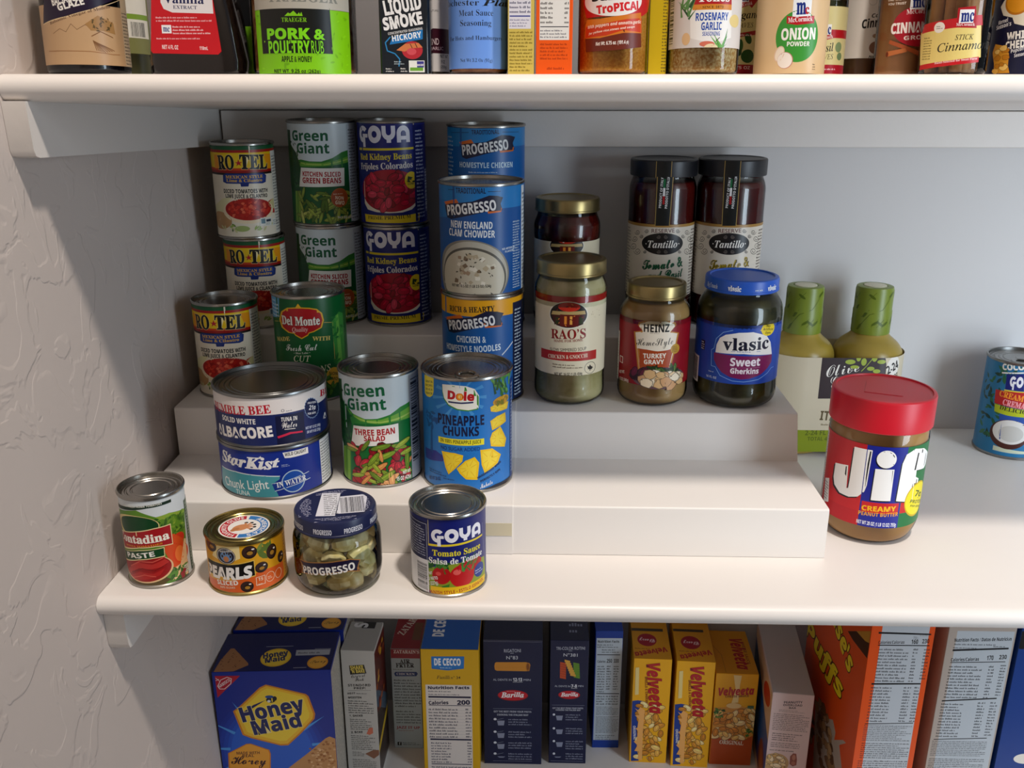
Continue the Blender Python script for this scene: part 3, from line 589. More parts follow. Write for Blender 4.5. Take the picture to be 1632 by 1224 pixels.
('L',[-23.83,103.02,-23.38,102.15,-22.54,101.61,-21.52,101.48,-20.57,101.77,-19.89,102.36,-19.6,103.12,-19.72,103.85,-20.18,104.39,-20.86,104.65,-21.59,104.59,-22.19,104.26,-22.54,103.76,-22.59,103.24,-22.36,102.82,-21.96,102.57,-21.49,102.53,-21.09,102.67,-20.83,102.93,-20.76,103.23,-20.84,103.47,-21.02,103.61],0.55,'3a3230'),
('L',[-30.74,85.55,-29.75,83.94,-27.9,83,-25.75,82.84,-23.81,83.45,-22.46,84.62,-21.88,86.07,-22.11,87.44,-23.03,88.46,-24.4,88.9,-25.88,88.74,-27.14,88.06,-27.89,87.1,-28,86.1,-27.52,85.31,-26.66,84.87,-25.69,84.83,-24.87,85.14,-24.34,85.65,-24.19,86.21,-24.35,86.66,-24.73,86.92],0.55,'3a3230'),
('L',[-17.83,86.74,-17.49,85.97,-16.81,85.47,-16,85.34,-15.24,85.58,-14.69,86.09,-14.46,86.75,-14.55,87.4,-14.93,87.88,-15.48,88.12,-16.06,88.08,-16.54,87.8,-16.82,87.37,-16.86,86.91,-16.68,86.53,-16.35,86.31,-15.98,86.26,-15.66,86.38,-15.45,86.61,-15.39,86.86,-15.46,87.08,-15.61,87.21],0.55,'3a3230'),
('L',[34.84,108.36,34.33,107.15,32.99,106.39,31.27,106.21,29.61,106.59,28.35,107.41,27.68,108.44,27.67,109.46,28.26,110.23,29.27,110.6,30.47,110.53,31.56,110.08,32.31,109.4,32.56,108.67,32.31,108.08,31.69,107.73,30.92,107.67,30.21,107.86,29.71,108.22,29.5,108.62,29.57,108.96,29.83,109.17],0.55,'3a3230'),
('L',[20.59,110.78,20.3,109.77,19.54,109.08,18.52,108.85,17.5,109.07,16.7,109.67,16.27,110.49,16.27,111.31,16.65,111.97,17.3,112.32,18.04,112.32,18.71,112.01,19.15,111.49,19.3,110.91,19.15,110.41,18.78,110.1,18.31,110.01,17.88,110.13,17.57,110.4,17.44,110.72,17.48,111,17.64,111.17],0.55,'3a3230'),
('L',[42.97,100.19,42.06,98.81,39.83,98.04,37.17,97.96,34.76,98.51,32.99,99.54,32.08,100.8,32.06,102.01,32.86,102.9,34.26,103.3,35.97,103.16,37.6,102.55,38.75,101.68,39.14,100.8,38.74,100.11,37.79,99.74,36.64,99.72,35.6,99.99,34.89,100.44,34.59,100.94,34.69,101.34,35.05,101.56],0.55,'3a3230'),
('L',[55.4,90.32,51.28,89.27,46.29,88.83,41.94,88.99,38.49,89.78,36.13,91.05,34.94,92.55,34.91,93.95,35.95,94.96,37.81,95.37,40.18,95.12,42.58,94.31,44.41,93.2,45.06,92.12,44.4,91.36,42.88,91.02,41.15,91.08,39.66,91.46,38.67,92.02,38.26,92.61,38.39,93.07,38.9,93.31],0.55,'3a3230'),
('L',[27.74,104.49,27.45,103.6,26.66,103.01,25.61,102.84,24.56,103.08,23.75,103.65,23.32,104.39,23.31,105.13,23.69,105.7,24.35,105.99,25.11,105.96,25.79,105.66,26.25,105.18,26.4,104.66,26.24,104.22,25.86,103.95,25.39,103.89,24.94,104.02,24.63,104.27,24.49,104.56,24.54,104.81,24.7,104.96],0.55,'3a3230'),
('L',[40.05,86.79,39.17,85.16,36.95,84.22,34.26,84.07,31.77,84.67,29.93,85.84,28.97,87.29,28.96,88.69,29.8,89.74,31.26,90.23,33.03,90.09,34.7,89.41,35.87,88.43,36.26,87.41,35.86,86.6,34.89,86.15,33.71,86.11,32.65,86.41,31.91,86.92,31.6,87.49,31.7,87.95,32.08,88.22],0.55,'3a3230'),
('L',[24.35,87.84,24.11,87.04,23.47,86.52,22.61,86.36,21.75,86.56,21.07,87.06,20.71,87.71,20.7,88.36,21.02,88.87,21.57,89.13,22.2,89.11,22.76,88.85,23.14,88.43,23.26,87.97,23.13,87.58,22.82,87.34,22.43,87.28,22.06,87.39,21.8,87.61,21.69,87.86,21.72,88.08,21.86,88.22],0.55,'3a3230'),
('E',2.62,96.74,23.05,11.91,0,'1a1516'),
('E',2.55,96.75,21.55,10.88,0,'2a2224'),
('E',2.52,96.75,20.96,10.35,0,'1a1516'),
('L',[-4.05,104.27,-3.67,103.32,-2.95,102.67,-2.08,102.45,-1.25,102.67,-0.65,103.24,-0.4,104,-0.51,104.78,-0.92,105.4,-1.52,105.72,-2.15,105.72,-2.67,105.43,-2.97,104.94,-3.01,104.4,-2.81,103.93,-2.46,103.63,-2.06,103.55,-1.71,103.67,-1.49,103.92,-1.42,104.22,-1.5,104.48,-1.66,104.65],0.4,'8a8078'),
('L',[-2.92,88.1,-2.55,87.13,-1.82,86.48,-0.95,86.25,-0.12,86.47,0.48,87.04,0.74,87.82,0.63,88.61,0.21,89.23,-0.39,89.56,-1.02,89.56,-1.54,89.26,-1.84,88.77,-1.88,88.22,-1.68,87.75,-1.33,87.45,-0.93,87.36,-0.58,87.48,-0.36,87.73,-0.29,88.04,-0.36,88.3,-0.53,88.47],0.4,'8a8078'),
('L',[7.35,104.64,7.11,103.67,6.48,102.98,5.64,102.7,4.78,102.86,4.1,103.39,3.74,104.14,3.73,104.92,4.06,105.56,4.62,105.92,5.25,105.96,5.8,105.7,6.17,105.24,6.29,104.7,6.16,104.22,5.85,103.9,5.46,103.79,5.1,103.89,4.84,104.12,4.73,104.42,4.77,104.68,4.9,104.86],0.4,'8a8078'),
('L',[8.55,88.43,8.31,87.45,7.68,86.76,6.82,86.48,5.95,86.65,5.27,87.19,4.9,87.94,4.9,88.73,5.23,89.38,5.79,89.74,6.43,89.78,6.99,89.51,7.36,89.04,7.48,88.5,7.35,88.01,7.04,87.69,6.65,87.59,6.28,87.68,6.01,87.92,5.9,88.22,5.94,88.49,6.08,88.67],0.4,'8a8078'),
('T','·Tantillo·',-15.85,91.96,37.17,8.02,1.61,'f4f0e8','B'),
('T','Tomato &',-17.2,67.24,45.14,10.75,5.42,'4a3f10','c+3'),
('T','Tomato &',-17.8,67.69,45.02,10.75,5.62,'b8a02a','c'),
('T','Garlic',-10.47,57.12,39.55,9.26,4.1,'4a3f10','c+3'),
('T','Garlic',-10.88,57.48,39.4,9.26,4.27,'b8a02a','c'),
('F',-52,30,-40,112,24,'6a5a52',3),
('F',40,30,52,112,24,'6a5a52',4)],
'heinz':[('W',24.07,97.94,'9c1524'),
('P',[-16.59,89.66,-7.91,93.29,1.47,94.9,11.03,94.13,21.71,90.31,22.75,87.65,17.05,81.63,26.72,79.23,24.7,68.24,18.49,41.8,-14.93,39.97,-18.64,60.83,-21.7,79.34,-12.32,81.62,-17.26,86.76],'c9903c'),
('P',[-15.18,88.25,-7.2,91.57,1.52,93.05,10.39,92.35,20.18,88.88,21.12,86.42,15.94,80.76,24.64,78.65,22.85,68.4,17.24,43.76,-13.65,42.07,-17.03,61.48,-19.79,78.72,-11.27,80.74,-15.79,85.56],'f4ead8'),
('P',[-15.33,62.7,-6.51,62.57,4.28,61.26,14.01,62.29,20.61,63.62,16.48,41.74,-13,40.68],'b8541c'),
('P',[-16.92,62.43,-14.67,62.8,-11.47,40.92,-13.26,40.64],'c9903c'),
('T','HEINZ',-10.64,80.69,25.77,8.09,1.29,'171210','b'),
('F',-4.28,79.11,8.13,80.63,1,'a09080',1),
('T','HomeStyle',-17.91,65.88,38.02,7.65,3.48,'1c1614','c-1'),
('T','TURKEY',-10.01,53.25,23.22,4.9,2.7,'f7f0e2','b+1'),
('T','GRAVY',-8.87,47.15,20.26,4.66,3.01,'f7f0e2','b+1'),
('E',23.14,62.82,5.41,5.21,0,'c9a23c'),
('F',19.53,59.44,26.39,65.95,4,'5a3a14',1),
('E',7.6,32.62,29.8,11.55,0,'7a5a62'),
('E',7.08,33.95,27.86,10.48,0,'5b4450'),
('S','bean',-23.95,29.95,-1.71,41.05,16,11,['5a1f38','7a2a4a','421428'],5,1),
('S','pod',-3.07,36.5,26.85,44.35,24,6,['4b6a34','6a8a48','2f4a24'],6,0),
('S','chunk',-17.07,22.14,35.35,37.92,26,13,['efd6ae','f4e2c4','e0bc8c','f7ead2','d8ac80'],7,1),
('T','NET WT',-42.03,30,10.68,3.14,13.83,'f2e2da','b'),
('T','12 OZ (340g)',-41.36,23.19,16,3.16,6.03,'f2e2da','b'),
('P',[-42.81,42.17,-35.6,42.17,-35.6,49.31,-42.81,49.31],'f2e2da'),
('P',[-41.47,42.82,-36.54,42.82,-36.54,48.54,-41.47,48.54],'9c1524'),
('P',[-72,22,-46,22,-46,74,-72,74],'f0ece4'),
('F',-70,24,-48,72,16,'2a2222',4)],
'vlas':[('W',28.91,94.65,'1d55b4'),
('L',[-4.74,84.59,-14.07,81.52,-21.25,73.92,-23.18,63.25,-25.91,61.37,-24.86,44.7,-20.34,44.39,-14.52,36.4,-2.13,32.29,9.67,31.64,24.7,33.54,36.47,39.03,41.63,43.25,46.12,43.57],0.6,'8fb8ea'),
('P',[-21.1,59.55,-20.5,67.66,-17.39,75.26,-11.46,79.37,1.17,82.54,15.12,83.43,30.15,79.17,36.78,71.24,40.67,57.97,7.42,60.89],'f4f1ec'),
('P',[-22.86,59.19,40.67,57.97,41.05,49.87,35.8,44.36,27.04,38.49,15.45,35.09,7.1,34.19,-4.16,35.98,-12.89,39.95,-18.41,45.44,-22.29,51.79],'8a1a63'),
('T','vlasic',-13.39,63.78,47.49,12.65,2.11,'161a3c','s+1'),
('F',0.55,62.2,19.1,64.24,1,'3a78b8',1),
('L',[-4.9,62.61,-0.85,63],0.4,'3a78b8'),
('L',[20.37,63.18,24.63,63.1],0.4,'3a78b8'),
('T','Sweet',-4.9,47.96,30.12,8.21,0.85,'f6eef4','b+2'),
('L',[-4.55,46.32,25.55,46.43],0.3,'c88ab0'),
('T','Gherkins',-4.34,40.12,28.7,5.68,-0.09,'f6eef4','b+2'),
('E',32.19,85.33,8.67,6.91,0,'f0d82a'),
('P',[22.06,84.61,25.34,86.86,26.82,83.2],'f0d82a'),
('T','No',29.23,87.73,5.09,2.3,-7.12,'2a2a14','b'),
('T','Artificial',25.55,84.71,13.35,2.56,-6.25,'2a2a14','b'),
('T','Dyes',28.8,80.72,6.89,2.31,-5.38,'2a2a14','b'),
('F',-27.75,37.8,-19.71,39.73,1,'d5e2f2',1),
('T','16 FL OZ',-30.42,31.72,12.37,2.33,0.28,'d5e2f2','b'),
('P',[-41.26,58.47,-35.33,58.47,-35.33,68.62,-41.26,68.62],'12203f'),
('F',-40.8,58.73,-35.68,67.99,4,'d5e2f2',1),
('P',[-66,22,-44,22,-44,50,-66,50],'eef0f2'),
('B',-64,24,-46,48,'222222',3)],
'jif':[('W',21,103,'c8202c'),
('P',[-7.63,21,29.28,21,29.28,103,-7.63,103],'1f2f9c'),
('P',[29.28,21,81.28,21,81.28,103,29.28,103],'158048'),
('P',[-70,35.78,81.28,35.78,81.28,46.76,-70,46.76],'d0262e'),
('P',[-20.35,96.61,-3.61,97.14,-4.83,61.51,-6.34,54.84,-11.74,48.28,-20.17,45.47,-30.25,45.85,-38.22,51.31,-40.64,58.33,-40.15,73.01,-24.35,76.38,-23.53,57.35,-23.34,53.27,-21.69,54.04,-21.2,61.38],'0a0a12'),
('P',[0.72,79.48,17.41,80.12,17.61,48.13,0.16,47.58],'0a0a12'),
('P',[23.01,48.03,24.27,85.82,27.15,94.81,36.25,99.51,48.37,97.59,58.59,90.42,57.84,78.96,53.96,75.84,41.71,76.93,41.83,70.21,46.52,67.5,46.19,62.71,41.04,63.81,41.68,45.02],'0a0a12'),
('E',9.48,89.97,8.67,8.8,0,'0a0a12'),
('P',[-19.19,98.05,-2.59,98.41,-3.79,62.85,-5.3,56.21,-10.66,49.72,-18.99,47.02,-28.85,47.56,-36.53,53.18,-38.84,60.25,-38.38,74.87,-23.11,77.92,-22.3,58.92,-22.1,54.85,-20.48,55.59,-20,62.91],'f7f5f2'),
('P',[1.74,80.73,18.51,81.2,18.72,49.24,1.19,48.89],'f7f5f2'),
('P',[24.19,49.08,25.45,86.82,28.39,95.77,37.76,100.33,50.75,98.03,65.27,89.16,63.49,78.06,57.46,75.8,43.51,77.62,43.64,70.88,48.71,67.99,48.35,63.22,42.8,64.5,43.49,45.69],'f7f5f2'),
('E',10.42,90.96,8.71,8.79,0,'f7f5f2'),
('P',[41.84,95.58,43.72,94.87,42.07,78.25,39.99,78.38],'0a0a12'),
('T','CREAMY',-5.46,37.41,30.8,5.02,2.71,'f6c21e','b+2'),
('T','PEANUT BUTTER',-8,32.24,36.24,3.94,2,'f2b41e','b'),
('T','NET WT 28 OZ (1 LB 12 OZ) 793g',-8.78,23.3,36.24,3.8,-1.24,'f4f4f8','b'),
('E',51.03,46.69,17.47,17.87,0,'d8b81a'),
('E',51.59,46.76,16.95,16.14,0,'f2e22a'),
('T','7g',45.88,50.62,15.07,5.93,-19.37,'3a5a20','b'),
('T','PROTEIN',40.47,44.82,27.12,3.46,-17.04,'3a5a20','b'),
('T','PER SERVING',41.74,40.54,28.31,2.1,-17.98,'3a5a20','b'),
('P',[-74,23,-58,23,-58,100,-74,100],'eceae6'),
('F',-73,26,-59,98,26,'3a2222',6),
('P',[-53.88,52.21,-45.25,55.79,-42.06,31.89,-51.55,28.15],'eceae6'),
('F',-52.63,32.54,-44.47,51.7,7,'3a2a2a',1)],
'coco':[('W',0,200,'2b86b4'),
('S','leaf',-43.93,19.84,-12.26,106.27,40,11,['1c5a4a','2b6a4c','174a40','3a7a55'],3,0),
('S','leaf',-21.95,97.48,3.45,113.1,12,9,['1f6a5a','2b7a5c'],4,0),
('T','COCO',-18.4,104.86,22.35,7.01,11.04,'f4f4f0','b+4'),
('P',[-18.88,101.88,3.63,106.34,3.87,104.77,-18.61,100.32],'f4f4f0'),
('P',[-13.04,101,3.99,103.98,7.07,83.75,-12,83.1],'1c2a86'),
('G',-8.2,87.11,27.09,12.67,2.2,'f4f4fa'),
('P',[-12.84,82.67,7.13,83.35,19.8,82.89,20.23,80.45,-12.4,79.91],'e8d24a'),
('P',[-22.66,80,7.32,82.15,20.05,81.46,23.6,61.97,10.37,62.41,-21.42,63.76],'c8242c'),
('T','CREAM OF',-17.47,73.94,37.79,6.78,-5.61,'f6a83a','s+2'),
('T','CREMA DE',-12.14,64.49,33.85,6.83,-4.18,'f6b0b8','s+2'),
('P',[-20.84,62.91,10.44,62,23.68,61.55,25.44,52.39,11.91,52.63,-4.66,52.48,-19.67,53.87],'c2cc2c'),
('T','DELICIOUS',-14.48,58.2,37.21,4.84,-3.04,'20301a','s'),
('P',[-13.58,52.62,25.6,51.55,30.9,26.03,-8.87,22.38],'2f5fb0'),
('P',[-13.92,13.36,34.78,9.61,35.34,7.39,-13.96,7.56],'d8e0c8'),
('E',0.23,29.82,21.34,17.99,0,'5a2a1e'),
('E',1.34,32.77,19.36,14.71,0,'e9e7e2'),
('E',2,30.83,13.14,9.82,0,'d5d2cc')],
'bumble':[('W',0,200,'26356f'),
('W',32.67,56.08,'ece6e2'),
('T','BUMBLE BEE',-68.83,29.81,67.71,7.98,3.95,'c81f3c','s+1'),
('T','BU',52.2,37.79,24.95,6.01,-8.99,'c81f3c','s+1'),
('F',12.01,33.73,19.82,35.38,1,'5a5a66',1),
('E',9.08,35.34,1.5,1.4,0,'5a5a66'),
('E',9.07,35.34,1.04,1.02,0,'ece6e2'),
('T','SOLID WHITE',-53.64,23.46,37.75,4.97,0.86,'f4f0ec','b'),
('T','ALBACORE',-64.09,6.92,62.96,10.2,4.59,'f6f2ee','b+3'),
('T','A',55.91,14.12,7.63,5.59,-9.01,'f6f2ee','b+3'),
('P',[1.86,0.17,28.94,0.17,28.94,30.73,1.86,30.73],'161d4a'),
('T','TUNA IN',6.67,25,15.12,4.09,-3.97,'f4f0ec','b'),
('T','Water',6.98,18.45,14.3,5.65,-2.7,'f4f0ec','c'),
('L',[9.45,17.13,19.36,16.27],0.6,'f4f0ec'),
('P',[2.29,11.29,13.97,13.66,26.44,12.21,26.58,10.58,15.04,11.73,3.05,9.23],'d8325a'),
('P',[48.49,27.77,49.14,25.88,47.61,25.05,47.61,23.24,45.8,22.94,45.2,21.37,43.34,21.6,42.27,20.4,40.56,21.14,39.19,20.39,37.76,21.57,36.25,21.33,35.2,22.85,33.69,23.14,33.07,24.87,31.69,25.67,31.52,27.46,30.37,28.7,30.65,30.4,29.84,31.96,30.52,33.4,30.1,35.15,31.14,36.2,31.15,37.96,32.46,38.5,32.92,40.11,34.39,40.07,35.29,41.34,36.81,40.73,38.1,41.53,39.53,40.39,41.14,40.6,42.32,39.05,44.13,38.64,44.93,36.84,46.77,35.85,47.01,34.01,48.67,32.53,48.28,30.87,49.52,29.08],'8fa6c8'),
('P',[47.71,28.04,48.3,26.29,46.91,25.5,46.91,23.82,45.25,23.53,44.7,22.07,42.99,22.27,42.01,21.15,40.42,21.83,39.15,21.14,37.83,22.23,36.42,22.01,35.43,23.42,34.02,23.69,33.44,25.31,32.15,26.05,31.99,27.72,30.92,28.88,31.18,30.46,30.41,31.92,31.06,33.26,30.66,34.88,31.63,35.85,31.65,37.5,32.87,37.99,33.3,39.48,34.68,39.45,35.52,40.63,36.93,40.06,38.14,40.79,39.46,39.73,40.96,39.93,42.06,38.49,43.73,38.12,44.45,36.45,46.14,35.53,46.37,33.82,47.88,32.47,47.52,30.91,48.65,29.27],'1d2a5c'),
('T','21g',35.28,30.06,8.31,4.35,-13.18,'f4f4f8','b+1'),
('T','PROTEIN',34.25,36,10.69,1.91,-10.47,'f4f4f8','b'),
('T','PER SERV.',33.35,25.78,10.89,1.92,-9.65,'f4f4f8','b'),
('T','NET WT 12 OZ (340g)',29.84,12.3,19.99,2.59,-6.78,'d5daea','b'),
('T','DR WT 9 OZ (255g)',30.94,7.98,18.39,2.59,-6.84,'d5daea','b')],
'star':[('W',0,200,'1f3f9e'),
('P',[-67.75,23.54,-42,25.44,-24.73,25.08,-12.52,24.44,1.36,23.11,1.16,20.44,-4.96,16.39,-0.3,0.94,-27.01,1.14,-75.51,2.04],'58aab8'),
('L',[-67.63,23.85,-41.96,25.72,-24.72,25.21,-12.5,24.58,1.37,23.25],0.9,'e8f0f4'),
('T','StarKist',-63.1,32.05,64.85,11.21,-0.71,'f6f6f6','B+4'),
('T','★',-16.44,41.51,3.55,3.44,-6.33,'f6f6f6','n'),
('P',[5.66,46.12,30.72,46.18,30.8,39.96,12.08,40.02,7.35,40.53],'f4f2ee'),
('T','WILD CAUGHT',7.47,42.23,21.16,3.28,-0.3,'15181f','b+1'),
('F',3.93,31.88,12.12,34.79,2,'c8d4ea',1),
('T','Chunk Light',-60.99,7.27,52.36,9.03,4.93,'f2f8f8','n+1'),
('T','TUNA',-43.92,2.92,16.1,4.74,2.54,'f2f8f8','n'),
('E',13.9,16.09,11.28,11.22,0,'bcd4e4'),
('E',13.83,16.11,10.28,10.16,0,'2a62b8'),
('P',[-6.14,16.21,8.04,17.97,29.71,21.3,30.82,14.89,9.96,11.48,-3.92,8.71],'1b4aa4'),
('L',[-6.14,16.21,8.04,17.97,29.73,21.56],0.6,'d8e6f0'),
('L',[-3.92,8.71,9.96,11.48,30.8,14.62],0.6,'d8e6f0'),
('T','IN WATER',-1.8,12.02,28.35,5.08,5.16,'f4f8fa','s'),
('P',[46,3,68,3,68,48,46,48],'e8e8ea'),
('F',47,5,66,46,14,'20242c',5)],
'gg3':[('W',0,200,'dbe6ea'),
('P',[-40.3,84.92,-27.92,73.87,-14.45,70.1,-2.6,70.8,9.15,73.83,19.51,79.57,36.27,83.26,31.31,-6.22,-57.61,-12.46],'3f9a45'),
('P',[-36.62,76.94,-23.55,72.12,-12.04,69.38,0.8,69.61,16.61,73.79,36,78.82,35.24,66.04,13.75,66.64,-2.84,65.3,-19.7,67.58],'86bf50'),
('P',[-28.11,71.26,-12.09,68.35,0.72,67.69,16.42,69.33,35.62,72.44,35.54,71.17,16.34,67.41,0.66,66.41,-12.17,66.81],'b9d673'),
('P',[-30.31,63.68,-11.02,65.59,1.76,65.05,16.26,65.5,35.24,66.04,31.31,-6.22,-35.98,-3.69],'108040'),
('P',[-57.63,101.39,-43.12,104.54,-43.52,85.27,-33.81,75.09,-30.01,63.1,-30.72,47.29,-35.18,38.19,-45.8,34.7,-57.65,43.53,-57.66,70.1],'22602f'),
('S','leaf',-57.62,37.01,-29.5,105.26,50,6,['2f7038','1c5228','418742','276a34'],6,0),
('P',[-48.53,35.04,-33.67,39.94,-36.97,-0.62,-55.17,-7.94],'8fbf4c'),
('P',[-43.19,36.96,-38.83,38.4,-41.77,-2.33,-46.1,-4.03],'6fa53a'),
('T','Green',-38.68,90.74,43.58,11.06,3.5,'0f7a50','b+1'),
('T','Giant',-33.42,77.5,39.33,11.41,3.09,'0f7a50','b+1'),
('P',[-27.66,62.06,16.98,63.92,16.86,45.46,-32.08,41.3],'f8f6f0'),
('T','THREE BEAN',-26.57,53.21,39.84,5.93,1.97,'c02430','b+2'),
('T','SALAD',-16.63,47.93,20.12,5.19,1.19,'c02430','b+2'),
('S','bean',-34.84,4.88,32.12,43.82,46,12,['9c1f30','b8283a','7d1626','c8404e'],8,0),
('S','pod',-34.75,4.88,32.17,45.77,30,10,['a8b84a','e0a060','8fa83e','eab27c','7c9836'],9,0),
('T','NET WT',19.63,11.02,9.27,3.45,0.05,'f6f4ee','b+1'),
('T','15 OZ (425g)',12.51,5.79,17.18,4,-4.24,'f6f4ee','b+1'),
('P',[31,3.6,62,3.6,62,108,31,108],'b9c3d0'),
('B',33,20,44,104,'262c3c',8),
('F',46,6,60,104,30,'2a2f38',8)],
'dole':[('W',0,200,'2f86cc'),
('S','leaf',-49.26,62.59,-30.52,78.17,16,8,['1f5fa4','245f9c'],3,0),
('P',[-40.12,62.17,-37.72,62.88,-38.15,35.43,-41.94,34.19],'1f5fa4'),
('P',[-53.82,36.46,-33.3,39.49,-22.91,35.46,-25.14,30.42,-43.71,26.95,-53.64,25.86],'33429c'),
('P',[-0.01,97.06,18.15,93.66,18.19,97.14],'59a4dc'),
('P',[-0.97,93.36,13.64,84.24,15.37,87.04],'59a4dc'),
('P',[-3.51,90.63,3.75,78.23,6.56,79.81],'59a4dc'),
('P',[-6.95,89.54,-8.81,76.3,-5.57,76.44],'59a4dc'),
('P',[-10.42,90.35,-21.74,78.51,-18.63,77.22],'59a4dc'),
('P',[-12.96,92.88,-32.19,84.67,-30.07,82.09],'59a4dc'),
('P',[-13.84,96.53,-35.48,94.51,-35.62,90.95],'59a4dc'),
('P',[-12.81,100.34,-29.28,105.95,-31.55,102.47],'59a4dc'),
('P',[-10.17,103.25,-17.75,114.6,-20.86,112.48],'59a4dc'),
('P',[-6.69,104.42,-4.88,117.34,-8.06,117.24],'59a4dc'),
('P',[-3.3,103.5,6.98,113.48,4.25,115.36],'59a4dc'),
('P',[-0.86,100.79,15.54,104.53,13.88,107.74],'59a4dc'),
('P',[-49.88,111.16,-33.93,112.08,-34.47,98.01,-36.04,93.87,-40.37,90.96,-45.9,90.51,-50.47,92.28],'f2df3a'),
('T','GREAT IN',-47.15,104.04,11.77,2.15,9.56,'4a5a1a','b'),
('T','RECIPES',-47.42,100.18,11.9,2.16,9.86,'4a5a1a','b'),
('T','OR AS A',-47.69,96.31,12.03,2.17,10.15,'4a5a1a','b'),
('T','SNACK',-47.97,92.42,12.16,2.17,10.45,'4a5a1a','b'),
('P',[-24.12,106.2,-12.8,106.88,-1.34,106.09,6.55,103.08,10.53,96.54,10.55,87.82,9.8,84.14,0.58,82.73,-9.72,83.9,-18.09,87.45,-22.47,93.06,-23.92,99.04],'4f9a3c'),
('P',[-23.69,107.39,-12.42,108.02,-0.98,107.2,6.91,104.16,10.89,97.62,10.92,88.91,10.17,85.23,0.94,83.85,-9.35,85.05,-17.69,88.63,-22.04,94.25,-23.48,100.24],'f6f4ea'),
('T','Dole',-18.18,94.3,24.06,8.17,-2.89,'c8202c','b+5'),
('E',-6.62,96.75,3.44,3.48,0,'f08a1e'),
('P',[-4.27,96.82,-2.84,95.95,-4.52,95.78,-3.61,94.35,-5.18,94.94,-4.97,93.23,-6.12,94.45,-6.67,92.78,-7.16,94.41,-8.36,93.1,-8.09,94.83,-9.71,94.13,-8.73,95.63,-10.45,95.68,-8.95,96.65,-10.41,97.44,-8.69,97.7,-9.62,99.08,-8.03,98.56,-8.23,100.26,-7.08,99.06,-6.53,100.72,-6.04,99.09,-4.85,100.38,-5.11,98.66,-3.53,99.3,-4.48,97.85,-2.81,97.72],'f6a81e'),
('E',-6.6,96.75,1.72,1.73,0,'fbe08a'),
('P',[-17.86,91.98,-5.77,91.45,5.61,92.11,5.59,90.62,-5.8,89.95,-17.89,90.48],'1c2a6a'),
('T','PINEAPPLE',-29.42,68.61,44.96,9.57,0.05,'16204e','b+2'),
('T','CHUNKS',-24.22,58.21,34.57,8.9,0.33,'16204e','b+2'),
('P',[-29.85,55.17,15.41,54.88,15.35,48.72,-29.75,49],'efe43a'),
('T','IN 100% PINEAPPLE JUICE',-27.29,50.48,39.71,3.59,-0.04,'2a3a28','b'),
('T','NO SUGAR ADDED',-26.93,43.05,38.07,3.61,0.53,'1d3f8c','n+1'),
('P',[-26.27,41,-12.57,40.91,-4.57,39.08,-5.6,32.96,-12.89,24.61,-19.33,18.31,-22.5,25.08],'f5cf28'),
('P',[-23.86,39.47,-13.05,39.29,-6.6,37.91,-7.44,32.99,-13.32,26.25,-18.45,21.24,-20.94,26.68],'f9de4a'),
('L',[-17.31,34.42,-23.15,38.91],0.4,'e8b820'),
('L',[-14.04,34.27,-13.06,38.7],0.4,'e8b820'),
('L',[-11.97,33.91,-7,37.42],0.4,'e8b820'),
('L',[-12.25,32.36,-7.79,32.81],0.4,'e8b820'),
('L',[-14.12,30.2,-13.3,26.48],0.4,'e8b820'),
('L',[-15.7,28.66,-18.1,21.79],0.4,'e8b820'),
('L',[-16.45,30.38,-20.43,26.9],0.4,'e8b820'),
('P',[-11.06,25.45,-2.68,33.66,6.08,37.21,10.4,30.91,8.41,13.7,-2.39,14.7,-8.17,20.43],'f5cf28'),
('P',[-8.88,25.71,-2.22,32.19,4.79,35.06,8.21,30.08,6.63,16.3,-1.98,17.03,-6.59,21.65],'f9de4a'),
('L',[-2.67,25.6,-8.23,25.58],0.4,'e8b820'),
('L',[-0.61,27.54,-1.99,31.63],0.4,'e8b820'),
('L',[1.58,28.46,4.58,34.32],0.4,'e8b820'),
('L',[2.64,26.94,7.78,29.66],0.4,'e8b820'),
('L',[2.14,22.62,6.3,16.73],0.4,'e8b820'),
('L',[-0.53,22.8,-1.77,17.41],0.4,'e8b820'),
('L',[-1.96,24.29,-6.08,21.76],0.4,'e8b820'),
('P',[11.5,43.74,23.71,43.15,34.56,34.09,30.31,26.59,15.57,19.5,12.56,28.66],'f5cf28'),
('P',[13.19,41.87,23.01,41.34,31.33,34.3,28.13,28.19,16.49,22.43,14.05,29.77],'f9de4a'),
('L',[18.36,35.87,13.73,41.18],0.4,'e8b820'),
('L',[21.5,35.63,22.97,40.65],0.4,'e8b820'),
('L',[23.9,33.56,30.72,34.09],0.4,'e8b820'),
('L',[23.01,31.58,27.76,28.34],0.4,'e8b820'),
('L',[19.45,29.74,16.85,22.94],0.4,'e8b820'),
('L',[18.65,32.06,14.55,29.83],0.4,'e8b820'),
('P',[21.98,84.45,28.35,86.47,48.05,83.7,45.24,77.17,28.29,78.26,22.62,80.16],'f5cf28'),
('P',[23.56,84.27,28.75,85.83,43.44,84.05,41.58,78.7,28.71,79.26,24.09,80.83],'f9de4a'),
('L',[28.61,82.96,24.1,84.01],0.4,'e8b820'),
('L',[30.34,83.39,29,85.45],0.4,'e8b820'),
('L',[34.47,83.03,42.66,83.82],0.4,'e8b820'),
('L',[34.03,81.31,40.97,78.79],0.4,'e8b820'),
('L',[30.33,81.33,28.96,79.29],0.4,'e8b820'),
('L',[28.79,81.87,24.6,80.77],0.4,'e8b820'),
('P',[21.87,70.81,29.8,74.06,41.64,74.48,42.75,65.09,23.84,61.19],'f5cf28'),
('P',[23.47,70.82,29.92,73.36,39.05,73.84,39.84,66.39,25.1,63.1],'f9de4a'),
('L',[28.58,70,24.02,70.59],0.4,'e8b820'),
('L',[30.72,70.72,30.1,72.95],0.4,'e8b820'),
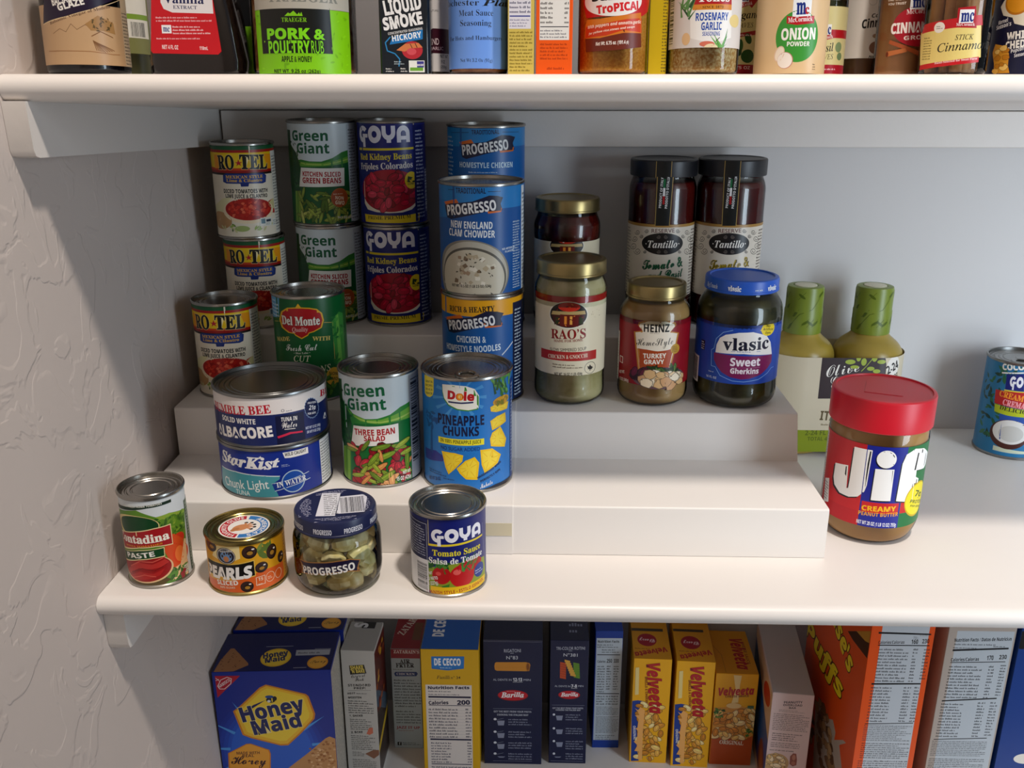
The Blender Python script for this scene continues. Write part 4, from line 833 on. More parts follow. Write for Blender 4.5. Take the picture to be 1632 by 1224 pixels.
('L',[33.4,70.95,38.64,73.41],0.4,'e8b820'),
('L',[33.6,68.65,39.37,66.43],0.4,'e8b820'),
('L',[29.14,67.55,25.55,63.34],0.4,'e8b820'),
('P',[21.32,53,23.83,58.88,33.83,62.71,43.17,47.34,40.43,40.02,22.35,45.55],'f5cf28'),
('P',[22.83,53.01,24.87,57.69,32.88,60.74,39.84,48.7,37.87,42.76,23.67,47.03],'f9de4a'),
('L',[27.62,52.18,23.35,52.78],0.4,'e8b820'),
('L',[28.31,53.61,25.28,57.16],0.4,'e8b820'),
('L',[30.85,54.54,32.81,60],0.4,'e8b820'),
('L',[32.76,50.91,39.28,48.74],0.4,'e8b820'),
('L',[32.25,49.02,37.46,43.16],0.4,'e8b820'),
('L',[27.91,50.29,24.14,47.17],0.4,'e8b820'),
('E',36.47,88.06,11.57,4.55,0,'d8a82a'),
('S','dice',26.89,84.18,45.26,91.76,14,5,['e0b83a','b88a24','8a8a2a'],5,1),
('S','spike',25.56,90.26,51.4,114.04,30,26,['3a7a34','5a9a44','2a5f2c','7ab058'],6,0),
('T','HANDPICKED WHEN',8.78,14.72,28.08,2.23,23.51,'1c2a5a','b'),
('T','PERFECTLY RIPE',11.76,10.63,23.14,2.25,19.26,'1c2a5a','b'),
('F',-44.5,15.03,-21.28,19.71,2,'1c2a5a',1),
('T','NET WT 20 OZ',-44.88,6.45,17.41,3.52,12.97,'1c3a74','b'),
('F',-24.94,12.64,-9.46,14.5,1,'1c2a5a',1),
('P',[4.48,3.21,14.16,3.33,27.83,5.4,55.94,5.43,55.95,-3.49,36.23,-2.79,23.37,-2.72,4.41,-2.11],'1c2440'),
('T','Mahalo',11.08,4.09,13.42,4.51,12.99,'f4f4f4','c'),
('P',[52,3,84,3,84,104,52,104],'1c4a8a'),
('F',55,8,80,100,26,'dbe6f0',4)],
'cont':[('W',3,80,'dfe4e6'),
('P',[-42.07,70.72,-14.87,75.61,0.84,67.87,12.35,68.73,31.29,64.51,21.5,-5.9,-41.95,-6.15],'6f9a34'),
('P',[-42.04,14.06,26.39,12.36,23.98,-9.66,-41.99,-8.8],'6a5a34'),
('P',[0.84,67.87,12.35,68.73,31.14,64.02,30.44,61.57,13.03,65.72,2.24,64.26],'9ab848'),
('S','leaf',-0.06,45.08,28.29,67.29,50,6,['5d8a2c','86a83c','4a7426','a0b44a','3a6a2a'],3,0),
('P',[-42.06,75.74,-4.95,79.89,15.5,80.62,15.47,77.9,-5.27,77.12,-42.06,72.22],'173a26'),
('T','100% FRESH ROMA TOMATOES',-28.08,77.38,35.22,1.82,2.17,'f0f0e6','b'),
('E',-19.58,59.88,22.49,10.43,0,'e8d49a'),
('E',-17.22,59.89,19.42,9.66,0,'14532c'),
('E',18.59,41.91,6.59,5.28,0,'d8402a'),
('P',[6.06,48.86,14.05,48.12,22.95,39.44,26.39,12.36,10.11,15.86,4.36,33.76],'e0602e'),
('E',19.61,26.97,8.81,9.06,0,'e2542c'),
('E',17.43,27.54,4.63,7.48,0,'f08848'),
('P',[10.11,15.86,16.93,17.37,24.41,38.69,26.83,37.43,24.76,3.96,6.81,4.53],'efcfa4'),
('S','leaf',4.78,1.24,23.08,16.5,26,9,['4a7a34','6a9a44','3a642c'],4,0),
('P',[-42.03,50.44,-17.65,55.51,-2.06,58.04,12.36,58.59,12.24,38.79,-2.24,40.27,-16.7,39.24,-42.07,32.59],'f0dfae'),
('P',[-42.05,49.42,-17.78,54.62,-2.16,57.18,11.63,57.77,11.62,39.72,-2.34,41.06,-16.58,40.15,-37.35,35.61],'b31f2a'),
('T','Contadina',-41.88,42.56,51.69,7.7,3.12,'fbf6ea','s+2'),
('T','ROMA TOMATOES',-31.74,38.92,35.26,1.66,4.8,'e8b23a','s'),
('E',-15.9,19.75,26.14,14.39,0,'e9c79a'),
('E',-16.7,20.34,25.36,13.73,0,'a81c1e'),
('P',[-35.07,14.91,-18.64,25.56,-6.86,23.64,3.63,27.22,7.05,23.85,2.9,20.65,-8.31,19.24,-19.49,19.77,-31.19,11.93],'c8403a'),
('P',[-31.89,9.36,-18.83,16.48,-6.97,14.6,2.66,18.45,-1.66,12.67,-13.42,9.07,-25.47,7.01],'be302c'),
('L',[-29.32,19.47,-17.35,26.86,-6.61,25.87,3.87,29.4],1,'d8685a'),
('L',[-28.82,13.94,-16.18,19.66,-5.73,17.31,4.96,22.29],0.8,'8a1416'),
('L',[-28.33,8.39,-14.89,13.53,-5.46,11.59],0.8,'d8685a'),
('P',[-42.06,31.27,-16.94,37.55,-5.19,38.26,4.53,38.64,4.1,29.79,-6.23,29.2,-18.34,27.62,-42.06,20.76],'efe0b0'),
('P',[-40.23,31.3,-17.05,36.75,-5.27,37.6,3.89,37.93,3.63,30.6,-6.14,29.98,-18.23,28.43,-39.83,22.62],'14542c'),
('T','PASTE',-32.44,27.38,28.9,4.74,8.37,'f8f6ee','b+1'),
('P',[20.24,6.49,25.99,6.49,25.99,13.92,20.24,13.92],'dcdccf'),
('F',20.73,7.03,25.31,13.08,3,'556655',1),
('P',[31,4,56,4,56,72,31,72],'2f5a3a'),
('F',33,6,54,70,22,'c8d6c8',4),
('S','dice',15.85,3.07,26.5,10.57,5,5,['a83a44'],5,1)],
'pearls':[('W',0,200,'e2ad2a'),
('P',[-26.43,46.91,-5.84,47.55,-5.93,36.03,-16.96,31.49,-33.91,35.29],'efdca4'),
('P',[-51.53,9.78,-8.68,15.61,10.67,21.33,35.75,19.15,36.67,11.15,34.99,1.67,9.06,2.65,-9.95,1.55,-46.92,-5.72],'e0702c'),
('W',3,3.4,'caa04a'),
('S','leaf',10.47,33.45,19.76,47.39,6,14,['8a9a4a','6f843a'],3,0),
('E',-35.52,44.44,8.25,5.64,0,'2a1a17'),
('E',-35.73,44.66,7.17,4.74,0,'4a312b'),
('E',-33.72,44.11,3.71,2.36,0,'1f120f'),
('E',-33.31,43.75,2.9,1.68,0,'b58a3a'),
('E',-30.18,48.22,1.25,0.67,0,'f4f0ea'),
('E',2.09,40.93,6.39,6.06,0,'2a1a17'),
('E',1.73,41.44,5.48,5.09,0,'4a312b'),
('E',2.18,40.47,3.18,2.55,0,'1f120f'),
('E',2.33,40,2.54,1.82,0,'b58a3a'),
('E',5.16,43.31,1.29,0.72,0,'f4f0ea'),
('E',22.27,35.29,5.55,7.06,0,'2a1a17'),
('E',21.71,35.94,4.7,5.93,0,'4a312b'),
('E',22.16,34.77,2.76,2.97,0,'1f120f'),
('E',22.32,34.24,2.21,2.12,0,'b58a3a'),
('E',24.81,37.64,1.19,0.85,0,'f4f0ea'),
('E',11.14,24.27,5.9,5,0,'2a1a17'),
('E',10.72,24.84,5.04,4.21,0,'4a312b'),
('E',11.13,23.77,2.94,2.1,0,'1f120f'),
('E',11.27,23.27,2.35,1.5,0,'b58a3a'),
('E',13.84,25.8,1.22,0.6,0,'f4f0ea'),
('E',-2.61,8.52,5.53,5.13,0,'2a1a17'),
('E',-2.93,9.02,4.75,4.31,0,'4a312b'),
('E',-2.44,8.05,2.75,2.16,0,'1f120f'),
('E',-2.29,7.58,2.2,1.54,0,'b58a3a'),
('E',0.11,10.68,1.1,0.61,0,'f4f0ea'),
('E',33.08,24.89,4.69,5.28,0,'2a1a17'),
('E',32.26,25.69,3.87,4.44,0,'4a312b'),
('E',32.95,24.3,2.33,2.22,0,'1f120f'),
('E',33.2,23.68,1.89,1.58,0,'b58a3a'),
('E',35.16,26.35,1.05,0.63,0,'f4f0ea'),
('P',[-45,29.54,-28.6,30.86,-17.05,30.59,-7.26,31.48,5.47,33.18,5.47,17.54,-8.65,15.95,-22.92,16.62,-44.98,14.26],'e8c86a'),
('P',[-43.69,29.25,-28.72,30.05,-17.13,29.8,-7.33,30.71,4.82,32.23,4.88,18.37,-8.57,16.84,-22.82,17.54,-43.09,15.74],'17120f'),
('T','PEARLS',-43.76,13.71,45.78,10.98,4.49,'f6f2ec','b+5',None,0,0.15),
('E',-18.61,37.99,8.88,7.81,0,'1a2038'),
('E',-18.48,37.99,8.19,7.14,0,'e9e4dc'),
('E',-18.41,37.99,7.74,6.69,0,'1a2038'),
('E',-18.16,37.45,5.32,4.91,0,'7a9ac0'),
('E',-18.19,35.22,2.54,2.68,0,'c88a5a'),
('E',-21.53,37.7,0.91,1.35,0,'3a2418'),
('E',-19.5,40.23,0.87,1.34,0,'3a2418'),
('E',-17.09,41.18,0.83,1.33,0,'3a2418'),
('E',-15.14,40.47,0.8,1.33,0,'3a2418'),
('E',-14.01,37.9,0.79,1.33,0,'3a2418'),
('T','MUSCO FAMILY',-23.54,40.96,11.75,1.78,8,'e9e4dc','b'),
('T','SLICED',-30.38,8.76,20.8,4.34,5.65,'f8f2e8','b+1'),
('T','RIPE OLIVES',-27.2,5.87,14.54,1.84,5.15,'f4dcc4','b'),
('L',[5.5,15.62,13.25,15.89,12.98,8.06,5.44,8.07,5.5,15.62],0.5,'f4dcc4'),
('T','15',7.12,12.11,4.14,2.86,-4.76,'f4dcc4','b'),
('F',6.73,8.03,12.04,9.91,1,'f4dcc4',1),
('E',18.38,12.48,4.44,4.8,0,'f4dcc4'),
('E',18.34,12.48,3.98,4.37,0,'e0702c'),
('E',27.77,11.62,4.33,4.74,0,'f4dcc4'),
('E',27.68,11.62,3.74,4.31,0,'e0702c'),
('F',15.68,10.55,20.64,13.82,2,'f4dcc4',1),
('P',[38,3,60,3,60,46,38,46],'d8a01e'),
('F',40,5,58,44,13,'4a3410',4)],
'pearls_lid':[('E',0,0,22,22,0,'f4f0ea'),
('P',[3.58,20.29,0.63,20.59,-2.33,20.47,-5.24,19.92,-8.05,18.96,-10.69,17.61,-13.1,15.9,-15.25,13.85,-17.08,11.52,-18.55,8.95,-19.65,6.19,-20.33,3.31,-20.6,0.36,-20.44,-2.6,-19.85,-5.51,-18.86,-8.3,-17.47,-10.92,-15.72,-13.31,-13.65,-15.43,-11.29,-17.23,-8.71,-18.67,-5.92,-12.69,-7.68,-11.71,-9.28,-10.49,-10.69,-9.05,-11.87,-7.42,-12.81,-5.64,-13.49,-3.74,-13.89,-1.77,-14,0.24,-13.82,2.25,-13.35,4.21,-12.61,6.08,-11.61,7.83,-10.36,9.41,-8.91,10.8,-7.26,11.97,-5.47,12.89,-3.56,13.54,-1.58,13.91,0.43,13.99,2.43,13.79],'c8243a'),
('P',[-7.05,-19.36,-3.9,-20.23,-0.65,-20.59,2.62,-20.43,5.82,-19.76,8.87,-18.59,11.7,-16.96,14.23,-14.89,16.41,-12.45,18.17,-9.7,19.48,-6.71,20.29,-3.54,20.6,-0.29,20.38,2.97,19.66,6.16,18.44,9.19,16.75,11.99,14.64,14.49,12.17,16.62,9.38,18.34,6.37,19.59,4.33,13.31,6.38,12.46,8.27,11.3,9.95,9.85,11.38,8.15,12.53,6.25,13.36,4.19,13.85,2.02,14,-0.2,13.79,-2.41,13.24,-4.56,12.35,-6.59,11.15,-8.46,9.67,-10.12,7.95,-11.52,6.03,-12.64,3.95,-13.43,1.78,-13.89,-0.44,-13.99,-2.65,-13.75,-4.79,-13.16],'4a8ac8'),
('A','FAVORITE OLIVE',0,0,15.2,236,88,4.2,'f6f2ee','b'),
('A','AMERICA’S',0,0,15.2,46,-86,4.2,'f6f2ee','b'),
('E',-3,-1,7.5,5.5,20,'d89a6a'),
('E',-8,-3.5,4.5,2.6,30,'c88a5a'),
('E',5.5,-6.5,1.7,1.5,0,'1c1414'),
('E',3.575,-4.2250000000000005,2.4,1.2,-49.76364169072618,'d89a6a'),
('E',8.5,-3.2,1.7,1.5,0,'1c1414'),
('E',5.525,-2.08,2.4,1.2,-20.62987994612618,'d89a6a'),
('E',8.8,1.4,1.7,1.5,0,'1c1414'),
('E',5.720000000000001,0.9099999999999999,2.4,1.2,9.039482803355119,'d89a6a'),
('E',6.8,5.4,1.7,1.5,0,'1c1414'),
('E',4.42,3.5100000000000002,2.4,1.2,38.453709216705974,'d89a6a'),
('E',2.2,7,1.7,1.5,0,'1c1414'),
('E',1.4300000000000002,4.55,2.4,1.2,72.5528115767178,'d89a6a')],
'arti':[('P',[-39.26,34.47,-31.76,34.57,-17.65,36.82,-0.38,38.61,9.8,38.56,18.75,35.53,16.63,30.17,18.1,24.31,9.16,26.83,-1.02,27.35,-18.47,25.22,-37.16,21.68,-34.9,29.5],'b8864a'),
('P',[-38.47,33.99,-31.84,33.75,-17.71,36.03,-0.42,37.82,9.76,37.78,17.93,35.02,15.88,30.42,17.38,25.38,9.2,27.61,-0.97,28.14,-18.42,26.02,-36.05,22.79,-33.97,29.83],'241a3e'),
('T','PROGRESSO',-34.02,22.74,47.83,7.11,6.31,'f0ece6','b+1')],
'arti_lid':[('P',[-10.69,26.33,5.51,23.52,-0.74,-21.08,-16.91,-18.73],'e8e8ee'),
('P',[4.76,15.82,28.82,16.57,24.35,-18.35,0.63,-17.65],'e8e8ee'),
('F',-9.52,-18.84,2.83,23.22,11,'30303a',2),
('B',4.62,-16.7,24.96,13.36,'33333c',5),
('F',-31,-18,-20,18,12,'c8c8dc',3),
('F',22,-18,31,18,12,'c8c8dc',4),
('F',-16,22,16,30,3,'c8c8dc',4),
('F',-18,-31,18,-23,3,'c8c8dc',6)],
'goyaT':[('W',0,200,'1c2a80'),
('L',[-17.71,72.33,-17.81,48.92],0.6,'d8cf9a'),
('L',[-24.58,1.58,-22.31,59.47,-18.1,60.21],0.5,'8a94b8'),
('L',[35.91,61.49,39.17,29.07],0.5,'8a94b8'),
('P',[-18.03,50.45,0.36,50.99,18.41,51.51,35.41,51.13,35.38,49.55,18.38,49.68,0.32,49.04,-18.09,48.46],'efd83a'),
('G',-14.99,52.43,47.52,12.38,0.88,'f4f4fc'),
('T','Tomato Sauce',-14.35,39.95,45.74,5.49,-0.3,'f0e23e','s'),
('T','Salsa de Tomate',-17.95,32.25,51.94,5.52,0.03,'f6f4f0','s'),
('P',[-27.42,20.85,-18.11,27.28,-5.75,31.25,5.69,32.34,18.1,33.09,39.14,27.73,42.75,5.13,5.22,7.36,-27.29,4.62],'9aa83a'),
('S','leaf',-23.96,22.6,-1.24,33.29,14,9,['3a7a34','54983f','2c6428'],3,0),
('E',-6.8,21.18,8.27,8.3,0,'c01f24'),
('E',20.05,27.77,13.23,6.12,0,'b81c22'),
('E',11.66,19.74,11.57,10.96,0,'cc2228'),
('E',6.74,23.94,3.51,2.67,0,'e8706a'),
('E',-9.48,22.93,2.38,1.88,0,'e0605a'),
('S','spike',10.35,22.68,25.47,30.66,9,16,['3f8038','5a9a48'],5,0),
('S','spike',-10.6,21.92,-1.3,29.26,7,12,['3f8038','5a9a48'],6,0),
('E',30.02,19.27,6.85,6.72,0,'2a4a9a'),
('F',24.6,16.45,35.19,21.16,2,'d8e0f0',1),
('P',[-17,0,40,0,40,10.06,-17,10.06],'f0c81e'),
('P',[-6.81,10.86,0.15,13.24,-0.49,10.17,-6.25,9.82],'4a8a34'),
('T','SPANISH STYLE • ESTILO ESPAÑOL',-20.9,2.6,57.07,3.76,3.25,'b8281c','b'),
('T','NET WT',-22.35,19.33,8.02,2.7,16.05,'f4f2ee','b'),
('T','PESO NETO',-22.84,14.17,13.44,2.98,14.5,'f4f2ee','b'),
('T','8 oz (227g)',-22.42,9.44,13.12,3.26,14.45,'f4f2ee','b'),
('T','Tomato Sauce',-14.35,39.95,45.74,5.49,-0.3,'f0e23e','s'),
('T','Salsa de Tomate',-17.95,32.25,51.94,5.52,0.03,'f6f4f0','s'),
('P',[-52,2.5,-18.5,2.5,-18.5,70,-52,70],'16205c'),
('P',[-52,2.5,-18.5,2.5,-18.5,34,-52,34],'e8e8ec'),
('L',[-19.5,34,-19.5,68,-50,68],0.5,'b8bcd0'),
('F',-48,37,-21,66,12,'c8cce0',3),
('B',-32,5,-20,30,'33333c',5)],
'olive':[('P',[-110,33,110,33,110,122,-110,122],'d6ccb4'),
('P',[-110,8,110,8,110,33,-110,33],'93a01f'),
('P',[-24.87,123.89,-2.11,124.08,24.25,125.5,44.37,128.05,48.48,113.69,49.33,99.58,49.84,73.03,-24.74,71.9],'3a2a30'),
('T','Olive',-17.5,97.76,37.35,13.3,11.77,'f2eee6','c-1'),
('T','Garden',-11.82,84.35,40.82,14.24,3.98,'f2eee6','c-1'),
('L',[20.98,105.39,25.95,111.48,33.96,123.58],0.8,'a8b848'),
('E',7.31,116.34,5.7,2.8,0,'a8b848'),
('E',16.21,121.42,2.66,4.39,0,'a8b848'),
('E',34.2,121.58,3.02,4.8,0,'a8b848'),
('E',42.41,116.64,4.93,2.41,0,'a8b848'),
('E',22.5,116.47,3.04,4.41,0,'a8b848'),
('E',31.07,108.5,4.18,2.41,0,'a8b848'),
('E',38.1,105.54,4.18,2.42,0,'a8b848'),
('E',12.77,110.36,4.95,2.01,0,'a8b848'),
('E',58.86,109.71,9.49,12.47,0,'e8e4dc'),
('T','2-24',51.98,101.22,17.19,10.05,22.58,'1a1618','o+2'),
('T','FL OZ',55.26,93.54,14.01,4.45,17.36,'1a1618','b'),
('T','ITALIAN',-20.05,45.75,46.51,11.27,-2.5,'6a5a3a','b'),
('F',-17.9,38.24,26.78,42.44,1,'8a7a5a',1),
('T','2-24 FL OZ',-34.86,26.63,35.87,5.91,1.64,'6a7614','b'),
('T','TOTAL 48 FL OZ',-31.44,19.87,43.03,4.67,0.63,'6a7614','b')],
'bals':[('W',7,48,'c8a883'),
('P',[-35.49,35.05,-12.01,39.53,4.4,44.62,23.64,53.14,24.44,57.55,-28.56,56.37],'2c1c3c'),
('P',[-35.73,34.51,-12.09,38.99,4.33,44.08,31.01,53.62,31.12,54.07,4.43,44.84,-11.96,39.85,-35.4,35.26],'e0c8a0'),
('T','BALSAMIC',-21.61,46.79,19.99,5.53,11.18,'f0ece4','b+1'),
('T','GLAZE',-17.02,43.3,19.01,4.7,14.88,'f0ece4','b+2'),
('T','Balsamic Vinegar of Modena',-26.04,34.27,47.59,1.94,15.81,'6a4a34','s'),
('L',[-24.15,28.26,-18.01,31.45,-13.55,29.27,-9.41,34.69,-5.68,30.92,-0.05,34.25,3.89,32.7],0.35,'8a6a4a'),
('L',[4.3,23.74,6.09,17.03],0.5,'8a6238'),
('L',[4.7,23.52,7.56,16.72],0.5,'8a6238'),
('L',[5.09,23.31,9.06,16.4],0.5,'8a6238'),
('L',[5.49,23.1,10.59,16.09],0.5,'8a6238'),
('L',[5.89,22.88,12.15,15.77],0.5,'8a6238'),
('L',[6.29,22.67,13.85,16.13],0.5,'8a6238'),
('L',[6.69,22.45,15.61,16.49],0.5,'8a6238'),
('L',[7.09,22.24,17.44,16.85],0.5,'8a6238'),
('L',[7.5,22.03,19.37,17.22],0.5,'8a6238'),
('L',[3.63,26.69,10,30.11,19.19,26.49],0.6,'8a6238'),
('P',[0.02,34.79,9.25,41,20.79,36.52,21.67,28.79,12.35,30.72,3.61,30.51],'b08a5a'),
('S','leaf',2.09,29.57,22.06,40.56,20,3,['8a6a3c','6e5a34'],3,1),
('L',[-31.66,16.48,1.76,16.22,17.38,14.72,23.83,14.81],0.4,'a8784c'),
('P',[30,7,50,7,50,60,30,60],'cbb79a'),
('F',31,8,42,46,16,'3a2a22',3)],
'glz':[('W',20,90,'8f9060'),
('P',[2,32,30,32,30,100,2,100],'e8e6dc'),
('P',[2,46,30,46,30,50,2,50],'8fae4a'),
('B',10,33,24,44,'333333',3)],
'vani':[('P',[-25.77,57.4,17.65,57.32,21.61,16.31,19.02,14.11,-28.73,15,-30.04,16.87],'cf1b2c'),
('P',[-19.39,57.38,17.65,57.32,17.78,41.86,-11.86,42.65,-17.98,45.13,-19.79,49.41],'e9e4e4'),
('T','Vanilla',-17.5,49.08,28.99,6.39,-1.35,'1c2660','s'),
('T','EXTRACT',-11.09,45.22,17.19,2.35,-1.51,'1c2a6a','s'),
('F',-24.3,36.17,16.24,40.49,2,'f4c8cc',1),
('P',[-20.7,28.59,-13.66,28.59,-13.66,34.24,-20.7,34.24],'f2f0f2'),
('T','mc',-19.71,29.9,4.68,2.82,-2.71,'1c3a8a','s+2'),
('F',-12.77,27.71,14.89,34.22,3,'f8dadc',1),
('F',-25.1,24.22,17.81,26.18,1,'f4c8cc',1),
('T','NET 4 FL OZ',-21.63,17.97,11.77,2.86,-1.63,'f8e8e8','b'),
('T','118mL',5.69,17.41,6.11,2.42,-2.08,'f8e8e8','b')],
'trae':[('P',[-41,0.5,38,0.5,38,43.5,-41,43.5],'8fd018'),
('S','leaf',-40,1,38,43,60,4,['86c414','98da24','7fbc14'],3,0),
('P',[-34.73,44.53,19.01,44.56,19.99,14.13,-34.22,14.1],'10140c'),
('P',[-13.36,38.64,-10.76,40.88,-9.39,40.16,-6.9,42.05,-4.3,39.54,-3.09,41.08,-2.46,39.55,-1.42,41.36,-0.68,38.66],'8fd018'),
('T','TRAEGER',-15.86,34.77,17.86,2.89,0.1,'8fd018','s-1'),
('T','PORK &',-28.13,23.59,41.81,6.94,0.05,'8fe01c','b+4'),
('T','POULTRY',-27.78,13.95,30.81,8.47,0.1,'8fe01c','b+1'),
('T','RUB',4.16,14.01,8.89,8.52,0.37,'8fe01c','n'),
('T','APPLE & HONEY',-17.56,8.24,21.81,3.9,-0.22,'141c08','b'),
('T','NET WT. 9.25 oz (262g)',-24.08,0.94,33.89,2.43,-0.47,'2a3a14','b'),
('P',[-41,43.6,38,43.6,38,64,-41,64],'bcb9ae'),
('T','TRAEGER',-26,48,52,9,0,'8e8f88','s-1')],
'smok':[('P',[-16.5,0.5,16.5,0.5,16.5,80,-16.5,80],'182430'),
('T','LIQUID',-13.01,40.53,26.63,9.56,9.82,'f0f0f0','b+3'),
('T','SMOKE',-14.05,30.57,28.1,8.1,9.03,'f0f0f0','b+4'),
('T','CONCENTRATED SEASONING',-11.4,27.32,25.06,1.67,8.47,'e0e0e0','b'),
('P',[-8.47,25.93,13.58,31.01,13.38,24.52,-10.68,20.8],'2a86c4'),
('T','HICKORY',-8.39,22.94,21.2,4.09,7.54,'f4f4f4','b+1'),
('L',[-9.97,25.93,-13.62,22.2,-12.36,16.58,-6.93,14.7,-3.57,10.93,-4.26,6.2],0.8,'3a96cc'),
('E',5.66,17.02,7.5,6.1,0,'c03a48'),
('P',[-5.84,17.05,0.32,21.26,10.32,22,13.21,18.92,6.21,18.45,0.13,16.11],'d88a5a'),
('L',[4.31,21.26,5.71,18.45],0.5,'4a2a24'),
('L',[7.82,21.72,9.22,18.92],0.5,'4a2a24'),
('E',5.13,16.11,3.5,2.34,0,'d8606a'),
('P',[2.97,1.93,14.32,1.93,14.32,9.99,2.97,9.99],'e8ece8'),
('P',[8.85,5.26,13.86,5.26,13.86,9.52,8.85,9.52],'4a4a9a'),
('P',[3.75,5.26,13.3,5.26,13.22,2.89,3.67,2.88],'7ab04a'),
('T','NON GMO',9.01,6.21,4.63,1.33,2.35,'ffffff','b'),
('F',-13.92,1.93,-7.88,5.25,2,'e0e0e0',1),
('F',-7.68,7.15,-0.15,9.99,2,'c8d8e0',1),
('F',-3.15,1.93,2.29,5.45,2,'e0e0e0',1)],
'mcw':[('W',4,90,'d8d4d0'),
('W',16.94,34.49,'4a1626'),
('T','BLEND',0.17,22.99,11.14,4.46,0.5,'e8d8d8','n'),
('T','& GARLIC',0.06,19.11,15.13,2.34,1.22,'d8c0c4','n'),
('T','NET WT',12.12,13.99,8.03,2.37,-1.59,'2a2a2a','b'),
('T','9 OZ',12.86,10.05,3.7,2.37,-2.78,'2a2a2a','b'),
('T','(255g)',12.27,6.58,6.45,1.99,-1.67,'2a2a2a','b'),
('T','SIGNATURE',-0.15,46.03,11.41,1.33,1.09,'4a4a4a','n'),
('T','SEASONING',-4.88,53.79,17.32,3.77,2.24,'1a1a1a','b')],
'blu':[('W',4.5,88,'7ba6ea'),
('T','Rochester',-33.24,47.53,33.97,4.02,-1.18,'1a2030','s-1'),
('T','Plate',2.92,46.66,30.64,4.02,2.48,'14141c','B+1'),
('T','Meat Sauce',-14.84,40.12,26.13,4.02,0.29,'1a2030','s-1'),
('T','Seasoning',-13.76,33.44,23.48,4.04,-0.12,'1a2030','s-1'),
('T','For Hots and Hamburgers',-25.97,23.85,45.15,2.78,0.33,'1a2030','s-1'),
('T','Net Wt 3.2 Oz (91g)',-14.04,9.11,24.46,2.45,-0.45,'1a2030','s-1')],
'nbox':[('P',[-8.5,31,7,31,7,60,-8.5,60],'e4e2ea'),
('F',-8,41,6.5,59,6,'3a3a6a',3),
('P',[-8,39,6.5,39,6.5,39.8,-8,39.8],'2a3a9a'),
('F',-8,32,6.5,38,3,'8a8aa8',4),
('F',-8,2,8,30,12,'8a7a2a',5)],
'obox':[('P',[-10.5,23.5,10.5,23.5,10.5,64,-10.5,64],'eae8e4'),
('F',-10,34,-1,62,9,'3a2a24',3),
('F',7,34,10,62,9,'3a2a24',3),
('P',[-10,32,10,32,10,32.6,-10,32.6],'2a2a3a'),
('F',-10,24.5,9,31,3,'5a5a6a',3),
('F',-10,10,10,22,5,'b84a10',4),
('F',-5,3,8,6,1,'b84a10',4)],
'saz':[('P',[-26.67,55.59,37.7,55.99,30.99,43.62,23.18,40.07,-21.74,38.83,-25.3,46.36],'c8262a'),
('E',-1.06,49.99,23.05,10.59,0,'f0ece8'),
('T','Sazón',-16.45,49.57,31.2,5.55,2.01,'15100f','o+5'),
('T','TroPICAl',-12.34,41.07,31.16,5.59,5.76,'d8262c','b+4'),
('P',[-22.8,26.82,-5.03,27.22,7.26,30.58,22.38,29.46,23.42,19.26,0.09,16.49,-21.61,16.02],'7a3420'),
('P',[-20.98,37.88,-10.34,37.73,8.85,40.34,21.51,42.29,22.76,35,22.45,28.54,7.35,28.29,-9.93,24.88,-23.53,25.16,-23.06,33.34],'d8852a'),
('P',[-22.26,32.85,-10.21,33.89,8.97,37.44,22.5,38.67,23.19,29.02,7.28,30.13,-5.01,26.48,-22.74,25.42],'cf4a22'),
('T','With peppers and annatto,garlic',-20.04,31.57,42.19,2.19,4.88,'f8e6d6','o'),
('T','for yellow rice,stews and soups',-19.22,27.47,35.76,1.46,7.41,'f8e6d6','o'),
('T','Net Wt. 6.75 oz. (191.4 g)',-12.74,19.92,24.29,2.4,2.9,'f4ece4','o+1')],
'ybox':[('F',3,3,6.5,70,30,'4a4a3a',3)],
'tones':[('W',18.5,110,'dedad6'),
('P',[-12.03,56.29,19.65,56.19,21,25.34,5.73,21.02,-9.8,24.88],'efedea'),
('P',[-10.34,57.06,18.72,57,19.71,47.28,-9.69,47.03],'b81c28'),
('T','Tones',-5.76,48.78,23.14,6.07,0.96,'f2f0ea','s+1'),
('P',[-9.69,47.03,19.71,47.28,19.84,43.62,-9.27,43.43],'d8943a'),
('T','· SINCE 1873 ·',-3.71,44.4,17.7,1.7,0.57,'3a2410','s'),
('T','ROSEMARY',-6.6,36.33,23.77,5.12,1.28,'2a5ab0','b+1'),
('T','GARLIC',-2.37,30.06,14.58,5.16,1.02,'2a5ab0','b+1'),
('T','SEASONING',-1.34,26.25,12.38,2.76,0.8,'2a5ab0','b'),
('S','spike',-20.62,30.63,-9.7,46.21,12,16,['4a7a4a','6a9a5a','345f3c'],3,0),
('E',-13.39,24.5,3.33,4.2,0,'e3c398'),
('E',24.11,36.66,5.64,4.3,0,'e6d49a'),
('S','spike',9.5,15.65,16.65,24.36,8,13,['5a9a4a','7ab45a'],4,0),
('E',2.22,20.86,5.35,1.91,0,'d8806a'),
('E',5.12,18.23,4.98,2.79,0,'ecdcb8'),
('L',[8.37,22.59,11.03,25.21],0.5,'5a5a3a'),
('T','NET WT',-15.31,15.57,6.68,2.11,-0.59,'3a3a3a','b'),
('T','6.25 OZ (176 g)',-15.14,13.09,12.51,1.94,-0.39,'3a3a3a','b'),
('T','GLUTEN-FREE',6.26,13.26,14.7,1.75,0.96,'3a3a3a','n'),
('B',-34,22,-27,70,'4a4a4a',3)],
'oreg':[('W',2,70,'d8cf9a'),
('W',3.61,10.3,'a8182c'),
('T','0.75 OZ',-0.3,6.96,15.59,2.29,0.02,'e8c8cc','b'),
('T','Oregano',-7.2,42.34,29.07,5.71,3.96,'1c1a14','B'),
('T','LEAVES',-1.46,36.38,17.4,3.52,3.32,'1c1a14','i'),
